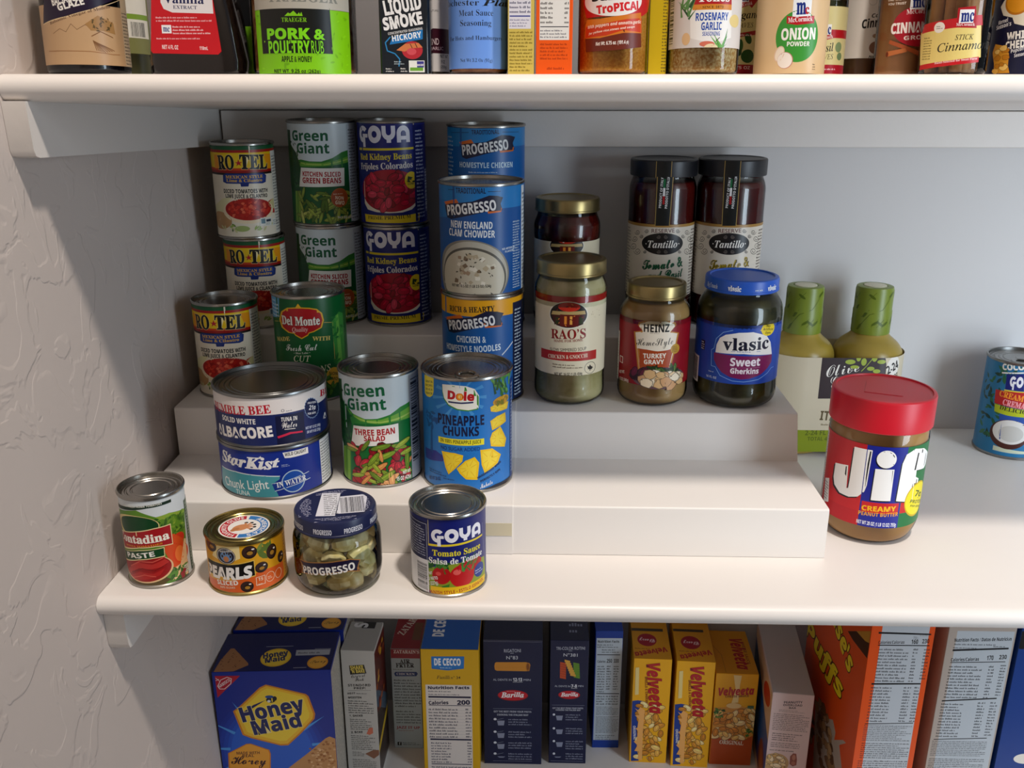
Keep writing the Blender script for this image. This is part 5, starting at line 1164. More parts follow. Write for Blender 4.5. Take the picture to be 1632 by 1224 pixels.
('P',[2.59,32.62,20.48,35.63,20.94,32.45,2.8,29.82],'a8182c'),
('F',3.12,30.59,20.15,33.21,1,'e8c8cc',1),
('E',12.06,29.19,2.7,4.21,30,'2a5a2a'),
('E',5.68,24,2.35,4.7,0,'3a6a34'),
('E',12.52,16.46,5.79,4.93,0,'2f5f2c'),
('E',5.06,19.3,2.15,2.83,0,'24502a'),
('P',[1.9,60.99,18.61,61.28,19.14,57.18,13.3,51.03,10.91,52.82,2.7,50.21],'b01a2a'),
('P',[3.09,55.06,10.48,55.06,10.48,60.07,3.09,60.07],'e8e8ec'),
('T','mc',3.7,55.69,6.41,3.28,1.99,'1c3a8a','s+2'),
('T','McCormick',3.08,51.4,10.78,2.38,11.85,'f2e4e4','s')],
'onion':[('W',1,95,'e0c49c'),
('E',5.02,26.08,15.58,17.35,0,'4aa042'),
('P',[-0.04,38.96,13.02,38.96,13.02,50.88,-0.04,50.88],'eef0f2'),
('T','m',2.75,40.69,6.33,7.33,2.95,'1c3a8a','s+3'),
('T','c',8.73,40.85,2.97,4.26,6.97,'c01c2c','s+2'),
('P',[-3.87,39.68,2.91,38.98,15.87,39.9,16.27,34.92,3.41,33.57,-3.6,34.77],'c01c2c'),
('T','McCormick',-2.61,35.27,17.35,3.26,3.88,'f6f0f0','s'),
('T','ONION',-6.51,23.71,24.57,7.62,1.55,'f4f2ea','b+2'),
('T','POWDER',-2.24,19.47,16.1,3.14,0.57,'f4f2ea','b+1'),
('E',-7.21,14.49,3.49,5.47,-18,'e3c8b0'),
('E',-7.18,14.5,2.75,4.77,-18,'efe2d2'),
('E',-2.81,10.05,5.5,5.66,0,'c88a80'),
('E',-3.07,10.06,5.15,5.3,0,'efe6dc'),
('F',17.91,3.43,21,8.31,3,'4a3a2a',1)],
'basil':[('W',2,52,'d9d2a0'),
('W',3.44,10.1,'b01a34'),
('W',29.37,35.4,'b81c2c'),
('P',[0.65,30.76,8.53,30.76,8.53,39.1,0.65,39.1],'eceef0'),
('T','mc',1.22,31.99,7.01,4.82,2.91,'1c3a8a','s+2'),
('P',[0.42,30.78,10.1,32.17,11.52,29.38,0.97,27.05],'b81c2c'),
('T','McCormick',-2.8,27.74,13.33,2.42,7.06,'f2e4e4','s'),
('T','Basil',-1.91,18.62,13.77,6.19,5.84,'1c1a14','B'),
('T','LEAVES',-3.27,13.43,15.14,3.77,2.83,'1c1a14','i'),
('F',2.02,5.82,20.52,8.2,1,'f0d0d8',1),
('E',16.41,22.87,3.38,3.76,0,'8aa07a'),
('E',18.18,16.29,2.84,2.84,0,'7a9470')],
'cinw':[('W',17,100,'d6d2cc'),
('T','Canela',6.74,47.29,16.75,3.08,4.86,'1a1614','o+1'),
('T','Cinnamon',0.19,39.3,31.07,6.74,6.65,'141010','o+3'),
('P',[11.23,55.65,14.54,57.52,18.09,52.17,11.54,51.13],'b02028'),
('E',11.8,24.98,4.94,4.63,0,'8a6a58'),
('E',11.38,33.76,2.68,1.66,0,'a88a70'),
('T','Net Wt 2 oz',7.32,17.06,22.03,2.05,1.83,'2a2a2a','o+1'),
('E',6.62,59.23,3.21,2.88,0,'b8b4b0'),
('E',6.59,59.23,2.83,2.52,0,'d6d2cc')],
'cing':[('E',11.18,36.95,18.71,14.25,0,'b01c34'),
('P',[3.38,48.65,15.87,48.65,15.87,59.27,3.38,59.27],'eceef0'),
('T','mc',5.34,49.92,10.22,5.61,4.36,'1c3a8a','s+2'),
('T','McCormick',1.46,45.26,21.32,3.42,4.64,'f0e4e4','s'),
('T','CINNAMON',-8.22,31.88,38.01,7.25,2.72,'f2ecea','b+3'),
('T','GROUND',1.43,27.09,28.58,2.96,3.61,'f2e4e0','b+1'),
('T','THE TASTE',-13.47,55.02,13.53,1.72,1.86,'f0e4d8','b'),
('T','YOU TRUST',-13.05,52.24,13.47,1.72,0.63,'f0e4d8','b'),
('P',[-8.61,27.68,15.4,18.78,14.76,15.69,-9.21,25.06],'b06038'),
('P',[-10.4,19.33,3.4,21.39,4.59,18.76,-8.94,15.76],'c07848'),
('E',-9.66,17.37,0.98,1.96,0,'7a3a24')],
'stick':[('P',[-32.18,30.12,-7.15,30.9,17.13,33.13,20.44,11.93,11.58,10.66,-4.05,8.21,-26.01,5.78],'e6d48a'),
('P',[-26.3,35.33,-8.01,37.03,16.83,39.97,18.4,33.15,-7.15,30.9,-29.85,29.19],'c8202c'),
('P',[-26.53,7.49,-4.22,9.46,18.6,12.33,18.81,8.61,-3.77,6.13,-26.47,4.06],'c8202c'),
('P',[-0.43,44.45,11.22,45.51,13.61,31.08,-0.21,31.56],'b81c2c'),
('P',[1.08,34.47,10.57,34.47,10.57,43.31,1.08,43.31],'f0f0f2'),
('T','mc',2.34,35.32,8.33,5.63,1.82,'1c3a8a','s+2'),
('T','McCormick',-0.35,32.62,12.37,1.94,-0.43,'f6eaea','s'),
('E',-11.6,32.25,3.95,3.62,0,'eeeae4'),
('F',-13.62,31.02,-9.17,33.73,2,'5a5a5a',1),
('T','STICK',-0.02,23.34,12.32,3.42,2.01,'2a241c','i+1'),
('T','Cinnamon',-10.88,15.58,35.36,5.73,3.89,'1c1812','i+1'),
('F',-24.34,10.82,-16.12,26.81,9,'8a7a4a',1),
('T','Hand-Selected for Sweet Flavor',-11.94,7.58,29.63,1.49,5.68,'f6dede','s')],
'navy':[('W',1,110,'171f44'),
('P',[-21.28,48.53,-18.7,52.54,-12.03,57.89,6.74,57.11,10.15,36.71,-1.91,34.4,-8.48,36.25,-10.41,40.48,-17.74,42.48],'e8e2d0'),
('E',-8.26,51.06,9,8.93,0,'c8861c'),
('E',-8.16,51.48,7.85,7.84,0,'e2a226'),
('T','Kernel',-21.19,36.33,8.31,2.88,12.22,'e8e8ea','o+1'),
('T','Season’s',-22.69,32.91,12.51,2.88,11.08,'e8e8ea','o+1'),
('T','WHITE',-12.19,25.03,17.66,5.19,5.82,'f2f0ea','b+3'),
('T','CHEDDAR',-12.3,18.84,23.59,5.2,5.56,'f2f0ea','b+3'),
('T','Popcorn',-8.16,16.07,9.73,2.53,13.46,'e8e8ea','o'),
('T','Seasoning',-5.51,13.07,9.83,2.53,11.03,'e8e8ea','o'),
('P',[-21.66,23.14,-14.84,21.7,-9.42,16.08,-8.9,7.55,-7.26,2.4,-19.52,2.37,-20.41,9.33,-23.57,17.16],'d8a03a'),
('S','chunk',-21.09,3.25,-9.65,21.31,9,6,['e8b85a','c88a2a','f0cc7a'],3,0)],
'honey_front':[('E',-8,95,66,74,0,'1b3fa2'),
('E',-8,95,61,68,0,'1d49ae'),
('E',-8,95,56,62,0,'2054ba'),
('E',-8,95,51,57,0,'2560c6'),
('E',-8,95,47,52,0,'2c6fd2'),
('P',[39.25,103.66,71.22,106.13,39.81,99.7],'5aa4e4'),
('P',[29.66,124.83,56.72,142.02,32.01,121.6],'5aa4e4'),
('P',[11.24,139.02,27.07,166.9,14.84,137.27],'5aa4e4'),
('P',[-11.67,142.9,-10.79,174.95,-7.68,143.04],'5aa4e4'),
('P',[-33.73,135.57,-48,164.28,-30.27,137.57],'5aa4e4'),
('P',[-49.77,118.74,-75.84,137.39,-47.65,122.13],'5aa4e4'),
('P',[-56.02,96.35,-87.81,100.58,-55.74,100.34],'5aa4e4'),
('P',[-51.04,73.65,-81.08,62.46,-52.66,77.3],'5aa4e4'),
('P',[-35.98,55.94,-57.25,31.96,-39.13,58.41],'5aa4e4'),
('P',[-14.37,47.38,-21.89,16.22,-18.3,48.08],'5aa4e4'),
('P',[8.73,49.97,16.72,18.92,4.93,48.73],'5aa4e4'),
('P',[27.92,63.1,49.55,39.43,25.14,60.22],'5aa4e4'),
('P',[38.69,83.69,68.9,72.95,37.59,79.85],'5aa4e4'),
('P',[-48,151.39,-41.51,156.4,-14.84,183.12,-7.4,187,3.7,183.48,37.19,172.83,40.12,169.66,46.09,145.26,44.9,138.3,27.49,117.67,11.73,101.76,2.95,101.49,-31.02,113.19,-40.02,117.88],'d8902a'),
('P',[-45.65,151.06,-39.48,155.82,-14.15,181.23,-7.07,184.92,3.48,181.56,35.3,171.44,38.08,168.43,43.74,145.24,42.6,138.63,26.06,119.04,11.1,103.94,2.76,103.69,-29.5,114.78,-38.05,119.24],'f2c43a'),
('P',[-41.37,150.96,-35.79,155.27,-12.86,178.29,-6.45,181.64,3.11,178.6,31.93,169.42,34.45,166.69,39.54,145.69,38.51,139.71,23.53,122,9.99,108.36,2.45,108.13,-26.72,118.15,-34.46,122.17],'f6d84a'),
('P',[-38.17,145.9,-9.17,165.85,-24.05,159.37,-39.45,147.67],'1a2a6a'),
('T','Honey',-37.63,136.11,74.07,19.38,11.16,'f6e6a0','b+7'),
('T','Maid',-25.96,117.82,56.34,19.61,10.62,'f6e6a0','b+7'),
('T','Honey',-37.63,136.11,74.07,19.38,11.16,'1c2c70','b+3'),
('T','Maid',-25.96,117.82,56.34,19.61,10.62,'1c2c70','b+3'),
('E',-3.46,165.69,5.43,3.78,0,'1c2030'),
('E',-4.82,170.03,4.85,2.06,0,'2a5aa0'),
('P',[-2.74,163.08,-1.31,163.08,-1.31,168.23,-2.74,168.23],'f2d84a'),
('E',-5.74,164.03,2,1.72,0,'e8e8e8'),
('E',1.28,167.62,2.29,3.09,0,'20242c'),
('P',[-64.01,200,-35.51,199.59,-63.86,170.44],'c0203c'),
('L',[-60.37,182.64,-62.15,186.09,-57.78,194.44,-50.37,197.96,-45.62,195.81,-46.97,189.07,-54.74,182.15,-60.4,182.3],0.8,'f0e4e4'),
('T','NABISCO',-60.28,183.49,16.86,3.72,35.57,'f0e4e4','b'),
('L',[-63.17,197.11,-59.36,192.79],0.6,'f0e4e4'),
('L',[-63.51,193.74,-59.81,195.34],0.6,'f0e4e4'),
('P',[-59.4,92.63,-36.8,105.36,-31.69,105.56,-10.93,96,-9.65,90.22,-11.88,63.09,-61.08,64.64],'d88a2a'),
('P',[-57.94,92.21,-36.69,104.18,-31.89,104.37,-12.37,95.38,-11.17,89.94,-13.27,64.45,-59.5,65.91],'f0b040'),
('T','MADE WITH',-49.41,90.35,26.88,3.94,-0.22,'5a1a24','b'),
('T','REAL',-43.07,86.2,13.76,3.95,0.49,'5a1a24','b'),
('T','Honey',-56.94,77.23,40.51,11.17,-3.32,'4a1420','c+2'),
('P',[6.07,66.17,32.76,88.92,56.18,110.61,60.7,112.79,68.51,108.99,66.65,60.61,5.79,62.53],'c89a68'),
('S','dice',33.67,62.99,66.76,97.35,60,4,['d8b084','b88654','e2c094','a87444'],5,0),
('S','dice',49.65,93.55,67.21,106.07,12,4,['d8b084','b88654','a87444'],6,0)],
'honey_top':[('P',[-65.1,-0.37,-62.74,23.24,-56.69,45.23,-52.67,45.59,-29.67,16.04,-28.44,11.94,-42.8,0.69],'b8875a'),
('S','leaf',-66.46,1.26,-34.57,40.17,26,3,['7a4f2c','8a5c34'],3,1),
('E',0.28,25.62,17.5,17.69,0,'f0c838'),
('E',0.28,25.55,15.75,15.23,0,'f4d850'),
('T','Honey',-13.88,23.91,28.45,9.95,13.91,'1c2c70','b+3'),
('T','Maid',-9.88,15.32,22.12,9.78,12.42,'1c2c70','b+3'),
('P',[21.62,39.41,61.69,39.72,61.81,29.02,22.45,28.47],'b9bcc6'),
('F',24.69,31.21,58.53,36.71,1,'5a5a6a',1),
('L',[-15.29,47.53,16.42,47.66],0.6,'c8ccd8'),
('L',[43.36,41.13,61.79,40.98],0.6,'c8ccd8'),
('L',[24.37,4.83,38.82,5.26],0.8,'c8ccd8'),
('E',50.48,14.48,11.86,12.07,0,'e8a83a'),
('E',50.48,14.44,10.12,10.13,0,'f0bc54'),
('T','Honey',41.83,12.75,18.18,4.84,7.04,'5a1a24','c+1')],
'honey_right':[('W',4,201,'c9c2b4'),
('F',-34,8,34,198,34,'6a6a74',3)],
'shake_front':[('P',[-11.13,168.42,7.4,170.38,9.84,157.93,-10.32,155.35],'1c1a18'),
('T','SHAKE',-9.45,162.58,15.86,5.38,6.07,'e8d26a','b+2'),
('T','’N BAKE',-8.66,157.58,16.66,4.68,5.91,'e8d26a','b+2'),
('T','Original',-9.05,150.53,17.85,3.97,9.77,'2a2622','c+1'),
('T','Pork',-4.65,146.18,10.96,3.98,6.97,'2a2622','c+1'),
('T','STANDARD',-13.92,138.2,27.98,3.28,3.01,'1c1a18','b+2'),
('T','PREP!',-6.84,134.47,14.46,2.92,2.28,'1c1a18','b+2'),
('L',[-13.95,132.18,14.04,133.66],0.3,'3a3a3a'),
('T','HEAT',-14.88,126.66,9.4,2.57,4.53,'1c1a18','b+2'),
('F',-4.07,127.27,13.81,129.83,1,'4a4a4a',1),
('T','MOISTEN',-14.6,120.62,16.4,2.94,2.32,'1c1a18','b+2'),
('F',-15.3,98.67,15.98,119.04,6,'4a4a4a',1),
('T','1. SHAKE',-14.58,93.41,16.56,2.99,3.69,'1c1a18','b+2'),
('F',-14.41,74.29,12.38,91.58,6,'4a4a4a',1),
('T','2. BAKE',-13.9,68.84,14.62,3.03,3.96,'1c1a18','b+2'),
('F',-14.37,43.96,15.8,66.86,8,'4a4a4a',1),
('F',-13.73,34.07,1.44,41.77,3,'4a4a4a',1),
('F',-14.1,3.3,16.38,30.58,10,'4a4a4a',1),
('P',[5.36,68.92,8.95,77.56,13.72,78.7,13.79,70.23,9.22,67.2],'d8846a'),
('P',[2.23,38.3,12.87,44.53,22.41,44.96,19.67,37.17,13.02,31.09],'9a7058')],
'shake_top':[('P',[-4.61,47.65,12.03,47.65,12.03,72.23,-4.61,72.23],'1c1a18'),
('T','S',2.17,49.66,9.04,16.73,90,'e8e8e8','b+3')],
'shake_right':[('P',[-31,4,31,4,31,186,-31,186],'4a3a34'),
('P',[-31,100,31,80,31,186,-31,186],'6a2a22'),
('P',[-31,110,31,60,31,85,-31,135],'5a6a7a'),
('P',[-31,40,31,60,31,70,-31,50],'e0c03a'),
('S','chunk',-28,90,28,180,16,12,['b8622a','c8843a','e0b03a','8a2a20'],3,0)],
'zat_front':[('W',1,141,'c4d2d8'),
('W',140,153.5,'a81c28'),
('T','ZATARAIN’S',-14.92,147.46,32.76,4.86,-0.24,'f2e8e4','s'),
('T','AIR',-7.47,132.19,13.26,6.03,2.73,'241c1c','s+2'),
('T','FRYER',-12.56,126.04,23.28,6.43,1.1,'241c1c','s+2'),
('F',-16.4,122.11,16.76,124.39,1,'4a2a2a',1),
('P',[-15.51,116.86,-13.79,119.37,13.41,119.9,15.26,117.08,13.19,113.24,-14.06,112.7],'2a4a8a'),
('T','CHICKEN',-12.36,114.64,23.33,3.43,0.19,'f0f0f4','s'),
('F',-16.25,64.69,18.87,109.2,10,'3a4650',1),
('F',-15.27,39.09,16.89,60.79,5,'3a4650',1),
('T','JAZZ IT UP',-15.67,31.19,30.8,3.98,-0.23,'a81c38','b+1'),
('F',-12.81,27.15,13.73,29.55,1,'a81c38',1),
('P',[-15.29,4.38,-9.95,4.38,-9.95,9.83,-15.29,9.83],'14181c'),
('T','f',-13.38,4.77,2,4.44,1.29,'e8eef0','b'),
('F',-8.28,4.74,15.56,10.19,2,'5a6a74',1)],
'zat_top':[('W',0,88,'a81c28'),
('T','ZATAR',-6,30,40,10,70,'f0e4d8','s'),
('P',[6,20,17,20,17,60,6,60],'8a5a2a')],
'dec_front':[('P',[-22.56,175.08,18.06,175.85,17.31,158.2,-2.76,155.28,-22.44,157.44],'1c7ac0'),
('P',[-21.97,174.2,17.28,174.94,16.73,160,-2.72,157.09,-21.77,159.26],'2a88cc'),
('T','DE CECCO',-18.91,162.56,32.3,9.72,0.46,'f4f4f6','b+3'),
('F',-11.92,157.82,6.56,160.53,1,'c8e0f0',1),
('T','Fusilli',-16.64,143.01,16.4,4.74,-0.14,'2a2410','i+1'),
('T','n° 34',0.84,142.99,11.91,4.01,1.13,'2a2410','i+1'),
('P',[-30.85,-6.81,26.53,-6.81,26.53,134.19,-30.85,134.19],'e4dcd6'),
('T','Nutrition Facts',-27.61,127.59,51.12,4.41,1.15,'161a4a','b+4'),
('F',-27.55,123.01,11.34,126.33,1,'161a4a',1),
('F',-27.53,118.53,24.78,121.67,1,'161a4a',1),
('P',[-27.64,115.02,25.35,115.02,25.35,117.61,-27.64,117.61],'161a4a'),
('F',-27.43,111.4,-2.14,113.26,1,'161a4a',1),
('T','Calories',-27.33,104.82,24.43,5.21,2.06,'161a4a','b+3'),
('T','200',8.33,105.19,15.64,6.32,2.55,'161a4a','b+4'),
('P',[-27.37,103.31,25.18,103.31,25.18,104.25,-27.37,104.25],'161a4a'),
('F',-27.8,54.37,8.45,100.35,10,'161a4a',7),
('F',18.36,55.07,25.13,101,10,'161a4a',8),
('L',[-27.27,95.66,25.39,97.15],0.15,'8a8a9a'),
('L',[-27.4,91.16,25.33,92.65],0.15,'8a8a9a'),
('L',[-27.53,86.65,25.27,88.15],0.15,'8a8a9a'),
('L',[-27.66,82.12,25.2,83.63],0.15,'8a8a9a'),
('L',[-27.79,77.58,25.14,79.1],0.15,'8a8a9a'),
('L',[-27.91,73.04,25.08,74.56],0.15,'8a8a9a'),
('L',[-28.04,68.48,25.01,70.01],0.15,'8a8a9a'),
('L',[-28.17,63.91,24.95,65.45],0.15,'8a8a9a'),
('L',[-28.3,59.32,24.89,60.88],0.15,'8a8a9a'),
('L',[-28.43,54.73,24.82,56.29],0.15,'8a8a9a'),
('P',[-26.93,51.31,25.1,51.31,25.1,53.62,-26.93,53.62],'161a4a'),
('F',-26.2,15.57,-0.67,49.13,8,'2a2e5a',9),
('F',20.05,16.42,25.14,49.93,8,'2a2e5a',9),
('P',[-26.39,13.73,25.21,13.73,25.21,14.91,-26.39,14.91],'161a4a'),
('F',-26.2,-4.77,24.42,11.97,4,'2a2e5a',9)],
'dec_top':[('W',0,100,'1568b8'),
('T','DE CECCO',-10,28,60,14,90,'f0f0f2','b+3'),
('P',[-35.5,0,35.5,0,35.5,1,-35.5,1],'c9a818')],
'barR_front':[('L',[-36,185,36,185],0.4,'8a8a9a'),
('T','RIGATONI',-10.89,169.27,20.84,4.72,2.07,'c8ccd8','n'),
('T','N°83',-8.11,159.3,14.34,5.11,1.09,'d8dce4','n'),
('L',[-3.11,168.15,0.93,168.22],0.5,'c8ccd8'),
('P',[-22.33,153.54,-20.76,154.86,15.91,155.56,20.6,154.36,21.86,151.64,20.67,142.79,15.98,142.33,-20.04,142.37,-22.39,143.8,-23.14,148.94],'d89a38'),
('E',18.76,148.81,2.65,6.25,0,'b87a24'),
('E',18.76,148.82,1.56,4.77,0,'8a5418'),
('L',[-21.55,152.64,16.7,153.74],0.35,'b87a24'),
('L',[-21.56,150.62,16.71,151.54],0.35,'b87a24'),
('L',[-21.58,148.6,16.72,149.34],0.35,'b87a24'),
('L',[-21.59,146.58,16.73,147.13],0.35,'b87a24'),
('L',[-21.6,144.55,16.75,144.93],0.35,'b87a24'),
('T','AL DENTE IN',-24.84,127.64,23.28,2.97,0.22,'c8ccd8','n'),
('T','12-13',0.33,127.21,11.32,4.83,1.14,'e8eaf0','b+1'),
('L',[0.02,125.91,11.97,126.14],0.4,'e8eaf0'),
('T','MIN',13.53,128.03,8.8,2.97,-0.07,'c8ccd8','n'),
('E',0.01,105.87,19.3,8.28,0,'8a1420'),
('E',0.02,106.25,18.66,7.52,0,'c81c34'),
('T','Barilla',-14.7,102.57,28.5,7.9,1.17,'f6f2f2','B+3'),
('F',-7.55,111.51,6.66,113.01,1,'e8c0c8',1),
('L',[-25.1,85.69,24.52,85.97],0.3,'a8acc0'),
('T','GET THE BEST FROM YOUR PASTA',-24.34,79.99,47.94,2.67,0.3,'c8ccd8','b'),
('T','COOKING THE ITALIAN WAY',-20.06,75.11,39.87,2.68,0.12,'c8ccd8','b'),
('E',-22.64,69.5,1.91,1.73,0,'dcdfe8'),
('P',[-20.1,67.25,-10.5,67.46,-11.48,60.12,-18.85,59.96],'9aa0b4'),
('L',[-21.21,68.38,-12.09,70.88],0.4,'9aa0b4'),
('F',-5.71,60.19,24.34,71.72,3,'a0a4b8',3),
('E',-22.75,50.2,1.93,1.75,0,'dcdfe8'),
('P',[-20.19,47.94,-10.55,48.15,-11.53,40.73,-18.94,40.57],'9aa0b4'),
('L',[-21.31,49.08,-12.14,51.6],0.4,'9aa0b4'),
('F',-5.73,40.81,24.47,52.46,3,'a0a4b8',4),
('E',-22.84,33.26,1.94,1.77,0,'dcdfe8'),
('P',[-20.28,30.97,-10.59,31.18,-11.57,23.7,-19.02,23.53],'9aa0b4'),
('L',[-21.4,32.12,-12.19,34.67],0.4,'9aa0b4'),
('F',-5.74,23.78,24.59,35.54,3,'a0a4b8',5),
('E',-22.95,15.96,1.95,1.78,0,'dcdfe8'),
('P',[-20.05,11.67,-9.66,11.51,-12.26,9.87,-17.46,9.75],'9aa0b4'),
('L',[-21.49,14.8,-12.24,17.38],0.4,'9aa0b4'),
('F',-5.76,6.41,24.72,18.27,3,'a0a4b8',6),
('L',[-25.61,4.6,24.77,4.77],0.3,'a8acc0')],
'barT_front':[('T','TRI-COLOR ROTINI',-16.62,172.04,35.69,4.35,1.65,'c8ccd8','n'),
('L',[-1.07,170.88,3.12,170.95],0.5,'c8ccd8'),
('T','N°381',-7.45,162.75,17.43,4.74,-0.12,'d8dce4','n'),
('P',[-11.54,154.75,-4.02,153.06,-3.96,150.12,-11.48,151.45],'c8582a'),
('L',[-11.48,151.45,-3.96,149.94],0.4,'8a3418'),
('P',[-11.52,151.34,-4,149.65,-3.94,146.71,-11.47,148.04],'c8582a'),
('L',[-11.47,148.04,-3.94,146.52],0.4,'8a3418'),
('P',[-11.51,147.93,-3.98,146.23,-3.92,143.29,-11.46,144.62],'c8582a'),
('L',[-11.46,144.62,-3.92,143.1],0.4,'8a3418'),
('P',[-11.5,144.51,-3.96,142.81,-3.9,139.86,-11.44,141.19],'c8582a'),
('L',[-11.44,141.19,-3.9,139.67],0.4,'8a3418'),
('P',[-11.49,141.08,-3.94,139.38,-3.88,136.42,-11.43,137.76],'c8582a'),
('L',[-11.43,137.76,-3.88,136.24],0.4,'8a3418'),
('P',[-11.47,137.65,-3.92,135.95,-3.86,132.98,-11.42,134.32],'c8582a'),
('L',[-11.42,134.32,-3.86,132.8],0.4,'8a3418'),
('P',[-11.46,134.21,-3.9,132.51,-3.84,129.54,-11.41,130.87],'c8582a'),
('L',[-11.41,130.87,-3.84,129.35],0.4,'8a3418'),
('P',[4.93,154.28,12.45,152.59,12.52,149.65,5,150.98],'6f9a34'),
('L',[5,150.98,12.53,149.47],0.4,'3f6a20'),
('P',[5.11,151.14,12.64,149.45,12.71,146.5,5.18,147.83],'6f9a34'),
('L',[5.18,147.83,12.71,146.32],0.4,'3f6a20'),
('P',[5.29,147.99,12.82,146.3,12.89,143.35,5.36,144.68],'6f9a34'),
('L',[5.36,144.68,12.9,143.17],0.4,'3f6a20'),
('P',[5.47,144.84,13.01,143.14,13.08,140.19,5.54,141.52],'6f9a34'),
('L',[5.54,141.52,13.08,140],0.4,'3f6a20'),
('P',[5.64,141.68,13.19,139.98,13.26,137.02,5.72,138.36],'6f9a34'),
('L',[5.72,138.36,13.27,136.84],0.4,'3f6a20'),
('P',[5.82,138.52,13.38,136.81,13.45,133.85,5.9,135.19],'6f9a34'),
('L',[5.9,135.19,13.46,133.67],0.4,'3f6a20'),
('P',[6,135.35,13.57,133.64,13.64,130.68,6.08,132.01],'6f9a34'),
('L',[6.08,132.01,13.64,130.49],0.4,'3f6a20'),
('P',[-6.01,158.18,0.89,156.48,0.94,153.55,-5.95,154.88],'e0b050'),
('L',[-5.95,154.88,0.95,153.37],0.4,'a87828'),
('P',[-4.79,154.85,2.11,153.15,2.17,150.22,-4.72,151.55],'e0b050'),
('L',[-4.72,151.55,2.18,150.03],0.4,'a87828'),
('P',[-3.56,151.52,3.34,149.82,3.4,146.88,-3.5,148.22],'e0b050'),
('L',[-3.5,148.22,3.41,146.69],0.4,'a87828'),
('P',[-2.34,148.19,4.57,146.48,4.63,143.53,-2.28,144.87],'e0b050'),
('L',[-2.28,144.87,4.64,143.35],0.4,'a87828'),
('P',[-1.11,144.84,5.8,143.13,5.87,140.18,-1.05,141.52],'e0b050'),
('L',[-1.05,141.52,5.87,140],0.4,'a87828'),
('P',[0.11,141.49,7.04,139.78,7.1,136.82,0.18,138.17],'e0b050'),
('L',[0.18,138.17,7.11,136.64],0.4,'a87828'),
('P',[1.35,138.14,8.28,136.42,8.34,133.46,1.41,134.81],'e0b050'),
('L',[1.41,134.81,8.35,133.28],0.4,'a87828'),
('T','AL DENTE IN',-17.83,117.64,19.86,2.62,-0.47,'c8ccd8','n'),
('T','7-8',2.99,117.13,7.24,4.48,1.15,'e8eaf0','b+1'),
('L',[3.01,115.82,10.57,115.97],0.4,'e8eaf0'),
('T','MIN',11.79,118.05,6.61,2.61,1.15,'c8ccd8','n'),
('E',0.68,105.81,13.91,6.4,0,'8a1420'),
('E',0.68,106.19,13.27,5.84,0,'c81c34'),
('T','Barilla',-9.7,103.35,21.51,6.02,1.17,'f6f2f2','B+3'),
('L',[-20.6,90.25,20.35,90.35],0.3,'a8acc0'),
('T','GET THE BEST FROM YOUR PASTA',-20.04,84.56,38.94,2.28,0.64,'c8ccd8','b'),
('T','COOKING THE ITALIAN WAY',-16.02,81.79,31.82,2.29,0.18,'c8ccd8','b'),
('E',-18.16,75.81,1.6,1.73,0,'dcdfe8'),
('P',[-15.59,74.15,-6.66,74.34,-7.81,67.21,-14.2,67.08],'9aa0b4'),
('F',-3.11,66.98,18.89,77.9,3,'a0a4b8',3),
('E',-17.86,54.65,1.61,1.74,0,'dcdfe8'),
('P',[-15.26,52.96,-6.28,53.16,-7.44,45.95,-13.87,45.81],'9aa0b4'),
('F',-2.71,45.72,19.41,56.77,3,'a0a4b8',4),
('E',-17.56,34.81,1.62,1.76,0,'dcdfe8'),
('P',[-14.96,33.1,-5.93,33.31,-7.09,26.02,-13.55,25.88],'9aa0b4'),
('F',-2.31,21.86,19.94,36.96,4,'a0a4b8',5),
('E',-17.28,15.14,1.62,1.78,0,'dcdfe8'),
('P',[-16.88,10.41,-7.47,10.62,-9.72,8.98,-14.59,8.87],'9aa0b4'),
('F',-1.98,6.05,20.38,17.33,3,'a0a4b8',6),
('L',[-21.34,3.75,20.9,3.73],0.3,'a8acc0')],
'barT_top':[('F',0,15,20,70,4,'8a90a8',3)],
'barR_top':[('L',[-36.5,0.6,36.5,0.6],0.7,'a8a8b4')],
'blue_front':[('P',[-16.12,12.45,17.01,12.45,17.01,169.53,-16.12,169.53],'c2ccd4'),
('T','Nutrition Facts',-14.31,162.77,27.1,3.71,0.37,'14202c','b+2'),
('F',-15.13,154.84,11.68,161.36,2,'14202c',1),
('F',-8.83,147.39,13.56,153.94,2,'14202c',1),
('P',[-14.73,144.19,14.74,144.19,14.74,145.31,-14.73,145.31],'14202c'),
('T','Calories',-14.06,132.79,10.29,3.77,0.39,'14202c','b'),
('T','250',-2.17,132.87,6.75,5.66,0.39,'14202c','b'),
('T','330',6.83,132.94,6.43,5.65,0.39,'14202c','b'),
('F',-13.98,86.95,-3.47,129.42,11,'14202c',3),
('F',-1.92,91.28,4.54,129.49,10,'14202c',4),
('F',6.97,91.34,14.24,129.55,10,'14202c',5),
('P',[-14.29,85.08,15.65,85.08,15.65,86.24,-14.29,86.24],'14202c'),
('F',-14,67.89,-3.24,83.46,4,'14202c',6),
('F',-1.6,68,14.71,83.57,4,'14202c',7),
('F',-13.52,52.26,15.32,66,6,'3a4650',8),
('F',-13.54,23.47,16.13,50.68,14,'14202c',9),
('F',-13.29,12.82,11.89,21.45,3,'14202c',9)],
'vel1_front':[('P',[-23.96,94.57,-16.12,96.08,-8.96,94.9,-13.1,81.38,-15.11,54.35,-14.65,25.07,-11.25,2.47,-21.25,1.34],'1d4a9c'),
('S','bean',-14.86,2.22,15.75,95.24,60,11,['e8b45a','f2cc7e','d89a3c','f6dca0','c88a30'],3,0),
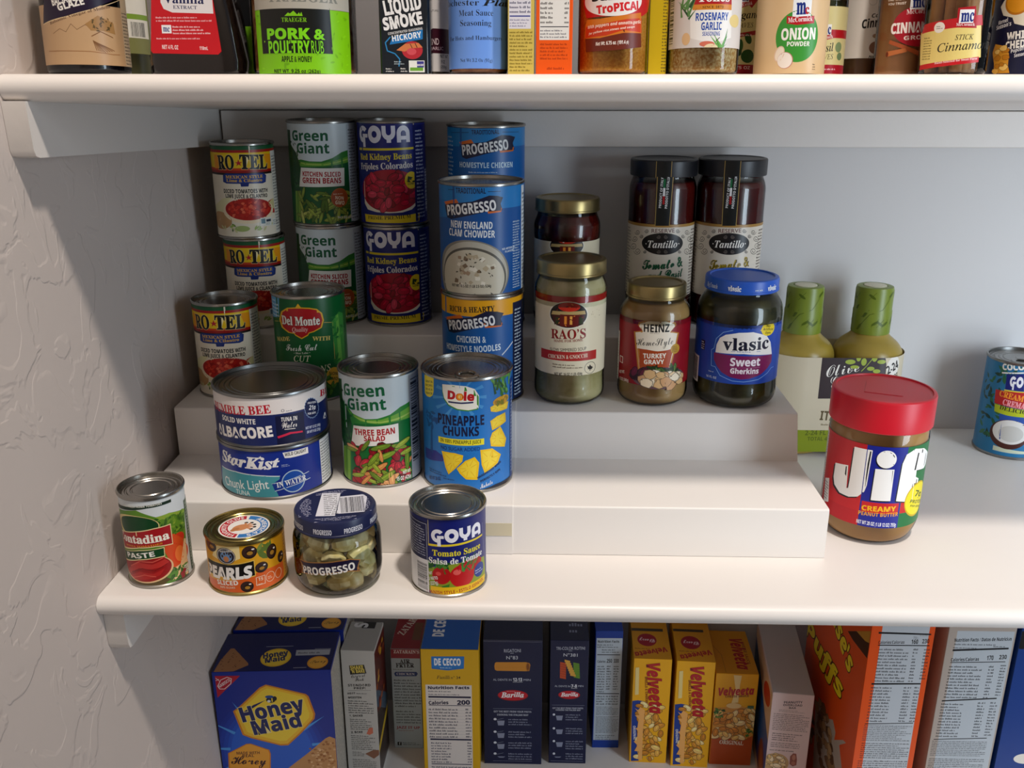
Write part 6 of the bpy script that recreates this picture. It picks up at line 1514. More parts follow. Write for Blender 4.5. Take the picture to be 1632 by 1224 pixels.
('P',[-12.52,86.18,-15.48,81.27,-19.56,83.93,-15.35,78.4,-13.56,73.7,-19.11,73.43,-14.1,67.91,-15.11,54.35,-17.46,53.26,-14.06,48.57,-15.07,34.86,-19,32.7,-13.93,27.07,-17.58,18.01,-11.9,17.32,-13,5.37,-7.26,3.68,-7.94,54.7,-6.77,81.69],'f0b870'),
('T','Velveeta',-7.74,150.6,74.49,17,-84,'7a1420','o+5'),
('T','Velveeta',-7.74,150.6,74.49,17,-84,'c01c2c','o+3'),
('T','SHELLS & CHEESE',-9.07,132.06,39.34,3,-86,'8a2a14','b'),
('T','ORIGINAL',-20.81,56.97,21.37,3.2,-86,'e8e8f0','b'),
('P',[-21.35,144.84,-16.7,145.42,-15.72,104.98,-20.41,104.2],'ecd896')],
'vel1_top':[('E',-4.67,41.23,12.25,13.99,0,'a81a34'),
('T','Cheesy',5.44,43.1,19.75,7.34,179.49,'f0d8d8','c+1'),
('T','Velveeta',16.72,26.45,42.47,10.36,-161.05,'b01c2c','o+4'),
('F',-21.34,20.32,5.65,23.85,1,'8a2a14',1),
('P',[-25.57,60.92,17.75,60.92,17.75,67.31,-25.57,67.31],'4a4030')],
'vel2_front':[('P',[-22.97,94.8,-15.22,96.41,-8.15,95.33,-12.29,81.82,-14.37,54.87,-14.01,25.72,-10.73,3.27,-20.62,2],'1d4a9c'),
('S','bean',-14.03,3.29,16.19,95.72,60,11,['e8b45a','f2cc7e','d89a3c','f6dca0','c88a30'],3,0),
('P',[-11.7,86.6,-14.64,81.67,-18.66,84.27,-14.52,78.82,-12.77,74.16,-18.25,73.82,-13.32,68.39,-14.37,54.87,-16.69,53.75,-13.35,49.14,-14.4,35.47,-18.28,33.26,-13.3,27.73,-16.93,18.65,-11.32,18.05,-12.45,6.13,-6.78,4.53,-7.28,55.33,-6.04,82.2],'f0b870'),
('T','Velveeta',-6.75,150.8,74.09,17,-84,'7a1420','o+5'),
('T','Velveeta',-6.75,150.8,74.09,17,-84,'c01c2c','o+3'),
('T','SHELLS & CHEESE',-8.13,132.32,39.14,3,-86,'8a2a14','b'),
('T','ORIGINAL',-19.99,57.4,21.27,3.2,-86,'e8e8f0','b'),
('P',[-20.22,144.89,-15.62,145.52,-14.79,105.28,-19.43,104.44],'ecd896')],
'vel2_top':[('E',-3.03,40.58,12.46,14.45,0,'a81a34'),
('T','Cheesy',7.1,43.15,19.63,7.29,-177.87,'f0d8d8','c+1'),
('T','Velveeta',18.33,25.79,41.19,10.29,-160.52,'b01c2c','o+4'),
('F',-19.29,19.66,9.84,23.16,1,'8a2a14',1),
('P',[-24.06,64.76,15.95,64.76,15.95,70.56,-24.06,70.56],'4a4030')],
'velS_front':[('W',0,60,'c8622a'),
('P',[-27.82,87.81,-13.7,88.39,3.23,92.88,25.71,86.22,28.09,47.97,19.79,42.75,3.82,44,-11.82,40.4,-25.18,44.68],'e0a44a'),
('S','bean',-26.94,41,27.09,87.94,60,12,['f0c478','e8b05a','d8943c','f6d8a0'],3,0),
('P',[-4.85,137.44,5.26,136.9,4.03,122.94,3.72,96.68,-4.8,95.39,-0.83,115.29],'f4dca0'),
('E',-1.39,91.73,9.38,4.16,0,'f2d498'),
('S','leaf',-25.69,72.92,-13.12,87.18,20,6,['5a8a3c','3f6a2c','7aa44c'],4,0),
('S','leaf',17.52,45.79,26.98,57.36,14,5,['5a8a3c','3f6a2c'],5,0),
('T','Velveeta',-21.28,106.59,43.91,11.57,4.26,'c01c2c','o+4'),
('T','CHEESE SAUCE',-12.92,103.55,29.3,3,4.52,'8a2a14','b'),
('T','ORIGINAL',-15.43,32.82,30.38,5.84,-1.89,'f6ead8','s+1'),
('P',[15.98,88.26,23.78,88.26,23.78,92.61,15.98,92.61],'5a7a5a')],
'velS_top':[('T','Velveeta',2,76,66,17,-90,'b01c2c','o+4'),
('T','CHEESE SAUCE',16,70,48,4,-90,'8a2a14','b'),
('L',[-14,2,-14,40,-22,60],0.4,'8a6a14')],
'pean_front':[('T','PEANUTTY',-9.89,145.91,21.13,3.14,5.78,'2a1c3a','b+1'),
('T','OVERLOAD',-10.57,142.31,21.87,2.8,3.97,'2a1c3a','b+1'),
('T','BAR',-3.52,139.14,8.02,2.45,3.32,'2a1c3a','b+1'),
('F',-14.89,133.85,15.04,137.72,2,'8a7a7a',1),
('F',-20.39,107.53,21.13,132.33,10,'4a4044',3),
('F',-19.54,92.41,16.49,104.43,4,'1c161a',4),
('F',-19.99,82.57,14.01,90.7,3,'5a5054',5),
('F',-20.8,77.28,8.95,80.36,1,'5a5054',5),
('E',-11.99,60.3,15.34,13.76,0,'c8a878'),
('S','bean',-25.05,45.64,1.69,73.18,34,9,['e8cfa0','d8b880','f0dcb8','c8a468'],6,1),
('P',[3.95,71.38,7.15,76.33,10.85,75.82,12.44,66.81,12.41,59.42,8.22,57.09,4.25,60.34],'9a5a48'),
('E',8.47,70.04,2.03,4.01,0,'c08870'),
('E',8.52,61.75,2.32,2.93,0,'b47862')],
'pean_left':[('P',[-75,5,75,5,75,155,-75,155],'e0bc98'),
('P',[-75,70,75,20,75,90,-75,140],'2a5f9c'),
('P',[-75,40,75,-2,75,22,-75,72],'4a3a6a'),
('E',45,30,22,34,10,'8a4a2c'),
('E',45,30,12,22,10,'b06a3c'),
('E',40,132,26,14,20,'c8301c')],
'pean_top':[('F',-22,60,-8,120,6,'5a5a64',3)],
'reese_left':[('W',0,320,'e2601c'),
('P',[-18.1,21.48,-37.78,104.9,-21.39,119.33,-0.32,112.01,26.01,129.32,38.5,121.71,37.79,110.5,63.09,131.43,72.98,135.34,54.39,117.24,70.48,98.73],'b8aca0'),
('S','chunk',-48.28,46.73,51.93,122.97,46,16,['8a6a4c','a4845e','6f5238','b89870'],5,0),
('T',"Reese's",-59.82,252.28,121.73,26,-18.64,'4a1c10','o+10'),
('T','Puffs',-105.38,163.56,148.08,26,1.88,'4a1c10','o+10'),
('T',"Reese's",-59.82,252.28,121.73,26,-18.64,'f0d82a','o+4'),
('T','Puffs',-105.38,163.56,148.08,26,1.88,'f0d82a','o+4'),
('P',[35.24,256.72,82.68,288.16,104.22,282.72,97.38,264.12,52.63,257.01],'4a2414'),
('P',[59.61,272.86,96.89,297.57,103.11,285.77,86.31,278.2],'c8963a')],
'reese_front':[('P',[-22,2,27,2,27,330,-22,330],'c4c8cb'),
('P',[-25.39,297.35,29.2,296.05,29.46,294.23,-25.11,295.07],'14161a'),
('T','Calories/Calorías',-23.94,282.57,27,3.97,1.7,'14161a','b'),
('T','160',10.23,283.2,6.88,5.49,1.05,'14161a','b'),
('T','230',21.43,284.02,7.23,5.18,3.48,'14161a','b'),
('F',11.74,289.7,16.91,292.74,2,'3a3a3a',1),
('F',17.79,292.91,28.77,295.94,2,'3a3a3a',1),
('P',[-24.08,281.65,29.51,282.02,29.43,280.79,-23.93,280.42],'14161a'),
('F',-22.25,235.01,9.19,278.24,11,'2a2c30',3),
('F',13.38,235.46,18.35,278.65,11,'2a2c30',4),
('F',24.68,238.85,31.21,278.87,10,'2a2c30',5),
('P',[-24.99,233.79,26.99,234.83,26.96,233.09,-25,231.74],'14161a'),
('F',-24.75,183.43,-2.77,230.32,12,'3a3c40',6),
('F',9.87,184.03,17.84,230.87,12,'3a3c40',7),
('F',21.17,184.26,27.81,231.08,12,'3a3c40',8),
('P',[-25.74,181.8,25.76,183.89,25.9,182.92,-25.89,180.82],'14161a'),
('F',-26.24,159,25.6,180.36,9,'4a4c50',9),
('F',-26.18,135.61,26.05,157.28,8,'1c1e22',10),
('F',-27.38,110.15,26.61,133.85,8,'3a3c40',11)],
'oats_front':[('P',[-26,2,33,2,33,300,-26,300],'c0c4c8'),
('T','Nutrition Facts / Datos de Nutrición',-27.27,286.61,58.39,4.25,2.54,'14161a','b+1'),
('F',-27.17,282.11,30.96,285.62,1,'5a5c60',1),
('F',-27.45,278.19,5.17,280.79,1,'14161a',1),
('F',13.97,280.34,30.11,282.93,1,'14161a',1),
('P',[-27.58,277.42,29.94,280.48,30.02,278.49,-27.62,275.11],'14161a'),
('T','Calories/Calorías',-27.55,262.45,29.05,4.32,2.92,'14161a','b'),
('T','170',9.68,264.71,6.72,5.54,3.73,'14161a','b'),
('T','230',22.23,266.03,7.73,5.23,4.52,'14161a','b'),
('P',[-27.8,261.51,29.29,263.53,29.45,262.6,-27.8,260.58],'14161a'),
('F',-28.09,215.93,6.69,258.36,11,'2a2c30',3),
('F',13.25,216.49,19.14,258.87,11,'2a2c30',4),
('F',25.3,219.92,31.19,260.66,11,'2a2c30',5),
('P',[-29.54,213.56,27.82,217.93,27.95,216.34,-29.57,211.95],'14161a'),
('F',-29.55,165.45,-5.54,210.85,12,'3a3c40',6),
('F',8.99,166.13,16.97,213.08,12,'3a3c40',7),
('F',22.16,168.07,30.14,213.35,12,'3a3c40',8),
('P',[-31.05,163.09,25.63,166,25.79,165.01,-31.04,162.1],'14161a'),
('F',-32.23,140.8,27.1,161.54,9,'4a4c50',9),
('F',-32.4,118.87,28.03,138.22,8,'1c1e22',10)],
'bluec_front':[('W',0,320,'17468c'),
('P',[6,2,33,2,33,150,6,150],'d8801c'),
('E',-39.72,243.6,5.23,13.28,0,'5a4a40'),
('E',-39.72,243.62,4.44,11.73,0,'143a8a'),
('P',[-37.72,300.66,-19.77,300.98,-16.28,281.28,-28.77,278.75,-37.43,280.13],'1c1614'),
('E',-1.85,139.09,12.13,6.68,0,'e8e0d4')],
}
GEO={'cont': (42.2, 46.9, 0.0, 28.4, 87.5), 'pearls': (122.3, 43.4, 0.0, 34.6, 51.2), 'arti': (204.3, 42.0, 0.0, 38.3, 72.2), 'goyaT': (301.9, 44.8, 0.0, 33.9, 77.0), 'star': (124.9, 146.6, 49.4, 53.4, 51.4), 'bumble': (124.9, 146.6, 100.9, 53.4, 51.4), 'gg3': (226.0, 161.4, 49.4, 38.8, 113.0), 'dole': (311.7, 156.2, 49.4, 43.8, 114.2), 'rotF': (48.3, 264.3, 100.9, 34.5, 101.6), 'delm': (139.7, 256.3, 100.9, 38.3, 112.7), 'chick': (321.4, 255.6, 100.9, 43.3, 114.6), 'clam': (321.4, 255.6, 215.5, 43.3, 110.6), 'homL': (320.6, 369.0, 152.5, 43.6, 110.7), 'hom': (320.6, 369.0, 263.2, 43.6, 110.7), 'ggL': (139.5, 373.5, 152.5, 38.3, 112.6), 'ggU': (138.0, 374.0, 265.1, 38.3, 112.6), 'goL': (217.5, 369.0, 152.5, 38.1, 112.8), 'goU': (215.8, 370.0, 265.3, 38.1, 112.8), 'rotL': (58.5, 352.0, 152.5, 34.7, 101.8), 'rotU': (55.4, 348.3, 254.3, 34.7, 101.8), 'raoF': (412.7, 251.8, 100.9, 37.2, 148.8), 'raoB': (411.0, 358.4, 152.5, 37.2, 144.7), 'heinz': (499.9, 249.5, 100.9, 36.6, 125.4), 'vlas': (586.0, 250.0, 100.9, 43.4, 132.6), 'tanL': (517.4, 372.0, 152.5, 37.0, 185.5), 'tanR': (593.0, 372.0, 152.5, 37.4, 186.2), 'jif': (706.5, 155.3, 0.0, 46.0, 145.5), 'coco': (943.0, 364.0, 0.0, 38.1, 116.0), 'bals': (37.9, 50.0, 424.5, 29.5, 150.0), 'glz': (34.0, 116.0, 421.1, 24.0, 150.0), 'trae': (203.3, 48.0, 424.6, 38.3, 105.0), 'mcw': (289.6, 73.0, 423.3, 21.5, 110.0), 'blu': (332.7, 45.0, 424.7, 21.6, 110.0), 'saz': (431.9, 45.0, 424.7, 25.6, 120.0), 'tones': (498.5, 45.0, 424.7, 25.4, 125.0), 'oreg': (530.0, 98.0, 422.0, 21.5, 105.0), 'onion': (562.3, 48.0, 424.6, 25.2, 120.0), 'basil': (596.5, 95.0, 422.2, 19.5, 105.0), 'cinw': (640.0, 130.0, 420.4, 20.0, 110.0), 'cing': (657.0, 86.0, 422.6, 19.2, 112.0), 'stick': (679.2, 42.0, 424.9, 23.3, 105.0), 'navy': (738.2, 60.0, 424.0, 24.5, 130.0)}
FACE={'cont': 24.65, 'pearls': 19.33, 'arti': 13.41, 'goyaT': 5.89, 'star': 16.91, 'bumble': 16.91, 'gg3': 10.14, 'dole': 4.45, 'rotF': 19.14, 'delm': 14.18, 'chick': 3.39, 'clam': 3.39, 'homL': 3.07, 'hom': 3.07, 'ggL': 12.67, 'ggU': 12.75, 'goL': 8.62, 'goU': 8.71, 'rotL': 17.11, 'rotU': 17.33, 'raoF': -2.19, 'raoB': -1.87, 'heinz': -7.51, 'vlas': -12.63, 'tanL': -7.58, 'tanR': -11.58, 'jif': -21.47, 'coco': -28.4, 'bals': 24.84, 'glz': 23.24, 'trae': 13.37, 'mcw': 6.6, 'blu': 3.48, 'saz': -4.32, 'tones': -9.48, 'oreg': -11.09, 'onion': -14.23, 'basil': -15.76, 'cinw': -17.93, 'cing': -20.02, 'stick': -22.64, 'navy': -25.94}
BOXES={'honey': (11, 204, 135, 76, 205, 3.6), 'honey2': (8.5, 290, 134, 76, 205, 2), 'shake': (144, 272, 41, 62, 190, -1.5), 'zat': (194.5, 328.5, 38, 88, 154, 0), 'dec': (239.5, 283.5, 71, 100, 185, 0), 'barR': (315, 302.5, 74, 108, 186.3, 0), 'barT': (398.6, 305.5, 47.8, 108, 186, 0), 'blue': (456.5, 336, 35, 85, 180, 1), 'vel1': (503.5, 310.5, 47.2, 105, 158, -2), 'vel2': (556.3, 304.8, 47.2, 105, 159.5, -3), 'velS': (606.8, 309.2, 53, 95, 139, -1.5), 'pean': (660, 245, 47.8, 150, 160, -6), 'reese': (731, 165, 66, 195, 312, 0), 'oats': (811, 165, 70, 195, 312, 0), 'bluec': (886, 165, 66, 195, 312, 0)}
# ---------------------------------------------------------------- the setting
def struct(name,me,kind='structure'):
    o=obj(name,me); o['kind']=kind; return o
wx=lambda z: 3-10*(z+52)/459          # the left wall leans a little
def plate(name,pts,m): return mesh(name,pts,[tuple(range(len(pts)))],[m],smooth=False)
def slab_left():
    zs=(-1150,2200); v=[]
    for z in zs: v+=[(wx(z),-1600,z),(wx(z),450,z),(wx(z)-110,450,z),(wx(z)-110,-1600,z)]
    return mesh('wall_left',v,[(0,1,5,4),(1,2,6,5),(2,3,7,6),(3,0,4,7),(4,5,6,7),(3,2,1,0)],[WALL],smooth=False)
struct('wall_left',slab_left())
struct('wall_back',boxmesh('wall_back',-110,1500,428,530,-1150,2200,BACK,0))
struct('wall_front',boxmesh('wall_front',-110,1500,-1700,-1600,-1150,2200,mat('hall_wall','918b84',.6),0))   # behind the camera
struct('ceiling',boxmesh('ceiling',-110,1500,-1700,450,2200,2230,BACK,0))
struct('floor',boxmesh('floor',-110,1500,-1700,530,-1180,-1150,mat('floor_tile','6e655c',0.5),0))
SLOPE=-0.0507
def shelf(label,z0,thick,slope,cl_drop,cl_front):
    t=thing('wall_shelf',label,'shelf',(0,0,0))
    Z=lambda y,z: z0+z+slope*y
    n=10; r=thick/2; front=[(r-r*math.cos(math.pi*(i/n-.5)),-r+r*math.sin(math.pi*(.5-i/n))) for i in range(n+1)]
    nose=front+[(24,-thick),(24,0)]
    nose=[(y,Z(y,z)) for y,z in nose]
    X0=lambda z: wx(z)+.3
    obj('front_nosing',extrude_x('front_nosing',nose,X0,1480,SHELF),t)
    bd=[(24.2,Z(24.2,-.4)),(24.2,Z(24.2,-thick)),(427.5,Z(427.5,-thick)),(427.5,Z(427.5,-.4))]
    obj('board',extrude_x('board',bd,X0,1480,SHELF),t)
    # side cleat with a rounded lower front corner, back cleat
    b=Z(cl_front,-thick); pr=[(cl_front,b+.2),(cl_front,b-cl_drop+6),(cl_front+2,b-cl_drop+1.5),(cl_front+7,b-cl_drop)]
    pr+=[(427,Z(427,-thick)-cl_drop),(427,Z(427,-thick)+.2)]
    obj('side_cleat',extrude_x('side_cleat',pr,lambda z:wx(z)+.3,lambda z:wx(z)+18,CLEAT),t)
    zb=Z(427,-thick); obj('back_cleat',boxmesh('back_cleat',14,1480,413,427.5,zb-cl_drop,zb-.2,CLEAT,1.2),t)
    return t
shelf('white painted upper pantry shelf carrying the bottles and spice jars',427,19,SLOPE,40,0)
shelf('white painted middle pantry shelf carrying the stepped riser and cans',0,18,0,38,9)
lo=thing('wall_shelf','white painted lower pantry shelf carrying the cardboard food boxes','shelf',(0,0,0))
obj('board',extrude_x('board',[(-20,-425),(-20,-443),(427.5,-443),(427.5,-425)],lambda z:wx(z)+.3,1480,SHELF),lo)
struct('added_shade_shelf_1',boxmesh('added_shade_shelf_1',-20,1480,0,427,860,879,SHELF,2))   # added shelf, out of view above, shading the back wall behind the jars
# stepped riser in two telescoping sections
Z1,Z2,Z3=49.4,100.9,152.5
def steps(o):
    pr=[(90.4-o,0),(90.4-o,Z1+o-.0),(201.6-o,Z1+o),(201.6-o,Z2+o),(300.3-o,Z2+o),(300.3-o,Z3+o),(400,Z3+o),(400,0)]
    out=[]
    for i,p in enumerate(pr):
        if i in (1,3,5):
            out+=[(p[0],p[1]-2.2),(p[0]+.35,p[1]-1.0),(p[0]+1.0,p[1]-.35),(p[0]+2.2,p[1])]
        else: out.append(p)
    return out
rs=thing('shelf_riser','white plastic three-step expandable riser standing on the middle shelf','shelf riser',(0,0,0))
obj('inner_section',extrude_x('inner_section',steps(0),340,lambda z:646.5-4.5*(z>60),PLAST),rs)
obj('outer_section',extrude_x('outer_section',steps(.8),7,357,PLAST),rs)
obj('adhesive_tape',boxmesh('adhesive_tape',331,356.4,89.2,89.55,19,32,mat('old_tape','d8cdae',.4),0),rs)
J2,J3=Z2+.06,Z3+.06   # jars stand on the inner section, cans on the outer one
Z1+=.86;Z2+=.86;Z3+=.86
# ---------------------------------------------------------------- cans
def can(name,label,cat,g,key,v0=3.0,v1=None,base='d8d8d8',metal=None,rz=0,tab=False,rings=3,group=None,deep=3.6,artname='paper_label',lift=0):
    x,y,z,r,h=g; metal=metal or STEEL; v1=v1 or h-3.4
    t=thing(name,label,cat,(x,y,z+lift),rz,group)
    rb=r-1.15
    prof=[(0,1.6),(r-5,1.6),(r-3.4,0.2),(r-.9,0),(r-.15,.7),(r-.1,2.1),(rb,2.9),(rb,h-3.3),(r-.1,h-2.6),(r,h-1.3),(r-.5,h-.2),(r-1.3,h),(r-2.1,h-.5),(r-2.5,h-deep)]
    obj('can_body',lathe('can_body',prof,metal,72),t)
    lp=[(r-2.45,h-deep),(r-3.6,h-deep-.5),(r-5.2,h-deep+.2)]; k=r-6.5
    for i in range(rings): lp+=[(k,h-deep+.2),(k-.8,h-deep-.55),(k-1.7,h-deep-.55),(k-2.4,h-deep+.15)]; k-=4.6
    lp+=[(max(k,2),h-deep+.15),(0,h-deep+.15)]
    obj('lid',lathe('lid',lp,metal,72),t)
    obj(artname,wrap(artname,key,rb,v0,v1,base),t)
    if tab:
        tb=pull_tab(metal); o=obj('pull_tab',tb,t,(0,-r*.5,h-deep+1.0)); o.scale=(1.15,1.15,1.3); o.rotation_euler=(0,0,R(12))
    return t
def ringmesh(name,R0,r0,m,sx=1,sy=1,flat_=.5,n=28,k=8):
    v=[];f=[]
    for i in range(n):
        a=2*math.pi*i/n
        for j in range(k):
            b=2*math.pi*j/k; q=R0+r0*math.cos(b); v.append((q*math.cos(a)*sx,q*math.sin(a)*sy,r0*flat_*math.sin(b)))
    for i in range(n):
        for j in range(k): f.append((i*k+j,((i+1)%n)*k+j,((i+1)%n)*k+(j+1)%k,i*k+(j+1)%k))
    return v,f
def pull_tab(m):
    v,f=ringmesh('t',8,2.2,m,1,1.15); k=len(v)
    for (a,b,c) in [(-4,6,-.3),(4,6,-.3),(3.4,15,-.3),(-3.4,15,-.3),(-4,6,.9),(4,6,.9),(3.4,15,.9),(-3.4,15,.9)]: v.append((a,b,c))
    f+=[(k,k+3,k+2,k+1),(k+4,k+5,k+6,k+7),(k,k+1,k+5,k+4),(k+1,k+2,k+6,k+5),(k+2,k+3,k+7,k+6),(k+3,k,k+4,k+7)]
    return mesh('pull_tab',v,f,[m],auto=30)
F=FACE; G=GEO
def up(k,z): x,y,_,r,h=G[k]; return (x,y,z,r,h)
# front row, on the shelf board
can('tomato_paste_can','small narrow can of tomato paste with a red banner, leftmost on the middle shelf','can',G['cont'],'cont',3,83.5,'dfe4e6',rz=F['cont'],rings=2)
t=can('olive_can','squat gold can of sliced black olives with a round sticker on its lid','can',G['pearls'],'pearls',3.2,47.6,'e2ad2a',metal=GOLD,rz=F['pearls'],rings=2,deep=2.2)
obj('lid_sticker',flat('lid_sticker','pearls_lid',lambda u,v,z:(u,v,51.2-2.2+.2+z),(-40,-40,40,40)),t)
can('tomato_sauce_can','small navy can of tomato sauce with yellow bottom band, rightmost of the front row','can',G['goyaT'],'goyaT',3,73.6,'1c2a80',rz=F['goyaT'],rings=2)
# second row, on the lowest step
can('tuna_can','blue and teal can of chunk light tuna, under another tuna can','can',up('star',Z1),'star',3,48.2,'1f3f9e',metal=DSTEEL,rz=F['star'])
can('tuna_can','white and navy can of albacore tuna stacked on top of a blue tuna can','can',up('bumble',Z1+51.45),'bumble',3,48.2,'26356f',metal=DSTEEL,rz=F['bumble'])
can('bean_can','white and green can of three bean salad on the lowest step','can',up('gg3',Z1),'gg3',3,109.6,'dbe6ea',rz=F['gg3'])
can('fruit_can','bright blue can of pineapple chunks with a ring-pull lid','can',up('dole',Z1),'dole',3,111,'2f86cc',rz=F['dole'],tab=True,rings=3)
# third row, on the middle step
rot=can('tomato_can','small can of diced tomatoes with lime, single one behind the tuna cans','can',up('rotF',Z2),'rotU',3,98.3,'efe6d2',rz=F['rotF']-14,rings=2)
can('bean_can','dark green can of cut green beans with a red shield emblem','can',up('delm',Z2),'delm',3,109.3,'0c6e38',rz=F['delm'])
can('soup_can','blue soup can with a yellow top band, at the bottom of the front soup stack','can',up('chick',Z2),'chick',3,111.2,'1c6cb0',rz=F['chick'])
can('soup_can','blue can of clam chowder showing a white bowl, on top of the front soup stack','can',up('clam',Z2+114.65),'clam',3,107.2,'1565aa',rz=F['clam'])
# back row, on the top step
dup(rot,(G['rotL'][0],G['rotL'][1],Z3),F['rotL']-4,'small diced tomato can at the bottom of the rear left stack','small cans of diced tomatoes with lime')
dup(rot,(G['rotU'][0],G['rotU'][1],Z3+101.7),F['rotU'],'small diced tomato can on top of the rear left stack','small cans of diced tomatoes with lime')
gb=can('bean_can','white and green can of sliced green beans, lower one of its stack','can',up('ggL',Z3),'ggU',3,109.2,'dde8ec',rz=F['ggL'])
dup(gb,(G['ggU'][0],G['ggU'][1],Z3+112.6),F['ggU'],'white and green can of sliced green beans, upper one of its stack','cans of sliced green beans')
kb=can('bean_can','navy can of red kidney beans, lower one of its stack','can',up('goL',Z3),'goU',3,109.4,'1c2a86',rz=F['goL'])
dup(kb,(G['goU'][0],G['goU'][1],Z3+112.8),F['goU'],'navy can of red kidney beans, upper one of its stack','cans of red kidney beans')
sc=can('soup_can','blue homestyle chicken soup can standing on another, behind the clam chowder can','can',up('hom',Z3+110.7),'hom',3,107.3,'1873b8',rz=F['hom'])
dup(sc,(G['homL'][0],G['homL'][1],Z3),F['homL'],'blue soup can hidden behind the front soup stack, under the homestyle chicken can')
can('coconut_can','blue can of cream of coconut with palm leaves, at the far right end','can',G['coco'],'coco',3,112.5,'2b86b4',metal=DSTEEL,rz=F['coco'],tab=True)
# ---------------------------------------------------------------- jars
CLEAR=glass('clear_glass','f4f7f4')
def inner(prof,d): 
    return [(max(r-d,0),z+(d if z<3 else 0)) for r,z in prof]
def jar(name,label,cat,g,rz,gprof,content,lidprof,lidmat,key=None,v=(0,1),lr=None,lab='paper_label',fill=None,gmat=None,rx=0,group=None,d=1.6,lidname='lid'):
    x,y,z,r,h=g; t=thing(name,label,cat,(x,y,z),rz,group,rx)
    obj('glass_jar',lathe('glass_jar',rounded(gprof,5),gmat or CLEAR,64),t)
    if content:
        cp=inner(gprof,d)
        if fill: cp=[(r_,z_) for r_,z_ in cp if z_<fill]+[(cp[-1][0] if not [q for q in cp if q[1]>=fill] else [q for q in cp if q[1]>=fill][0][0],fill),(0,fill)]
        else: cp=cp+[(0,cp[-1][1])]
        obj('contents',lathe('contents',rounded(cp,4),content,64),t)
    if lidprof: obj(lidname,lathe(lidname,lidprof,lidmat,64,auto=30),t)
    if key: obj(lab,wrap(lab,key,lr,v[0],v[1],None),t)
    return t
def lidp(r,z0,z1,rim=1.0,dish=1.0):
    return [(r-1.5,z0+.6),(r-.6,z0),(r,z0+.8),(r,z0+2),(r-.5,z0+2.6),(r-.5,z1-2.2),(r-1.2,z1-.7),(r-2.6,z1),(r-5,z1),(r-6.2,z1-dish),(0,z1-dish)]
soup=mat('cream_soup','a89c68',0.25,0,.5,noise=(45,'ccbd90',.35,.62)); sauce=mat('red_sauce','4a0d0a',0.25,0,.5,noise=(60,'6e1a10',.4,.7)); sauce2=mat('dark_tomato_sauce','560f0b',0.25,0,.5,noise=(25,'3c0907',.4,.7))
gp=[(0,0),(30,0),(36.3,6),(37,14),(36.4,24),(36.4,104),(37,108),(37,121),(34,128),(33,131),(33,146)]
def raop(h): return [(r,z if z<100 else z+(h-148.8)) for r,z in gp]
x,y,z,r,h=G['raoF']; jar('soup_jar','glass jar of pale green soup with cream label and gold lid, beside the soup cans','jar',up('raoF',J2),F['raoF'],gp,soup,lidp(36.1,134,148.8),LIDGOLD,'raoF',(18,116),36.5,fill=130)
jar('sauce_jar','glass jar of dark red sauce with gold lid, behind the pale green soup jar','jar',up('raoB',J3),F['raoB'],raop(144.7),sauce,lidp(36.1,130,144.7),LIDGOLD,[('W',0,100,'efe6cb')]+ART['raoB'][1:],(16,100),36.5,fill=126)
hg=[(0,0),(29,0),(35,5),(36.6,12),(36.2,20),(36.2,84),(36.6,92),(35.4,99),(31,106),(29,108),(29,122)]
jar('gravy_jar','jar of light brown gravy with red label and dull gold lid','jar',up('heinz',J2),F['heinz'],hg,mat('gravy','b8915c',.3),lidp(30.7,111,125.4,dish=1.4),LIDGOLD,'heinz',(16,92),36.3,fill=107)
vg=[(0,0),(34,0),(41,5),(43.2,14),(42.6,24),(42.6,84),(43.2,95),(41.5,106),(36,114),(34,117),(34,130)]
t=jar('gherkin_jar','jar of dark pickled gherkins with blue label and blue lid','jar',up('vlas',J2),F['vlas'],vg,mat('brine','2b2911',.3,noise=(38,'544d22',.44,.64)),lidp(37.3,119,132.6,dish=1.2),mat('blue_lid','1f58c0',.35),'vlas',(22,90),42.7,fill=113)
def blob(v,f,c,ax,rot,n=10,m=8):
    k=len(v); cz,sz=math.cos(rot[0]),math.sin(rot[0]); ct,st=math.cos(rot[1]),math.sin(rot[1])
    for i in range(m+1):
        th=math.pi*i/m
        for j in range(n):
            ph=2*math.pi*j/n; X,Y,Zz=ax[0]*math.sin(th)*math.cos(ph),ax[1]*math.sin(th)*math.sin(ph),ax[2]*math.cos(th)
            X,Zz=X*ct+Zz*st,-X*st+Zz*ct; X,Y=X*cz-Y*sz,X*sz+Y*cz; v.append((c[0]+X,c[1]+Y,c[2]+Zz))
    for i in range(m):
        for j in range(n): f.append((k+i*n+j,k+i*n+(j+1)%n,k+(i+1)*n+(j+1)%n,k+(i+1)*n+j))
def rimtext(t,els,r): obj('lid_print',wrap('lid_print',els,r,-50,300,None),t)
rimtext(t,[('T','vlasic',-13,122.6,13,5.2,0,'f2f4f8','s+3'),('T','Big Crunch',-42,122.6,17,4.6,0,'d5e0f0','B+1'),('T','vlasic',28,122.6,13,5.2,0,'f2f4f8','s+3'),('F',14,122.6,24,126,1,'d5e0f0',3)],37.0)
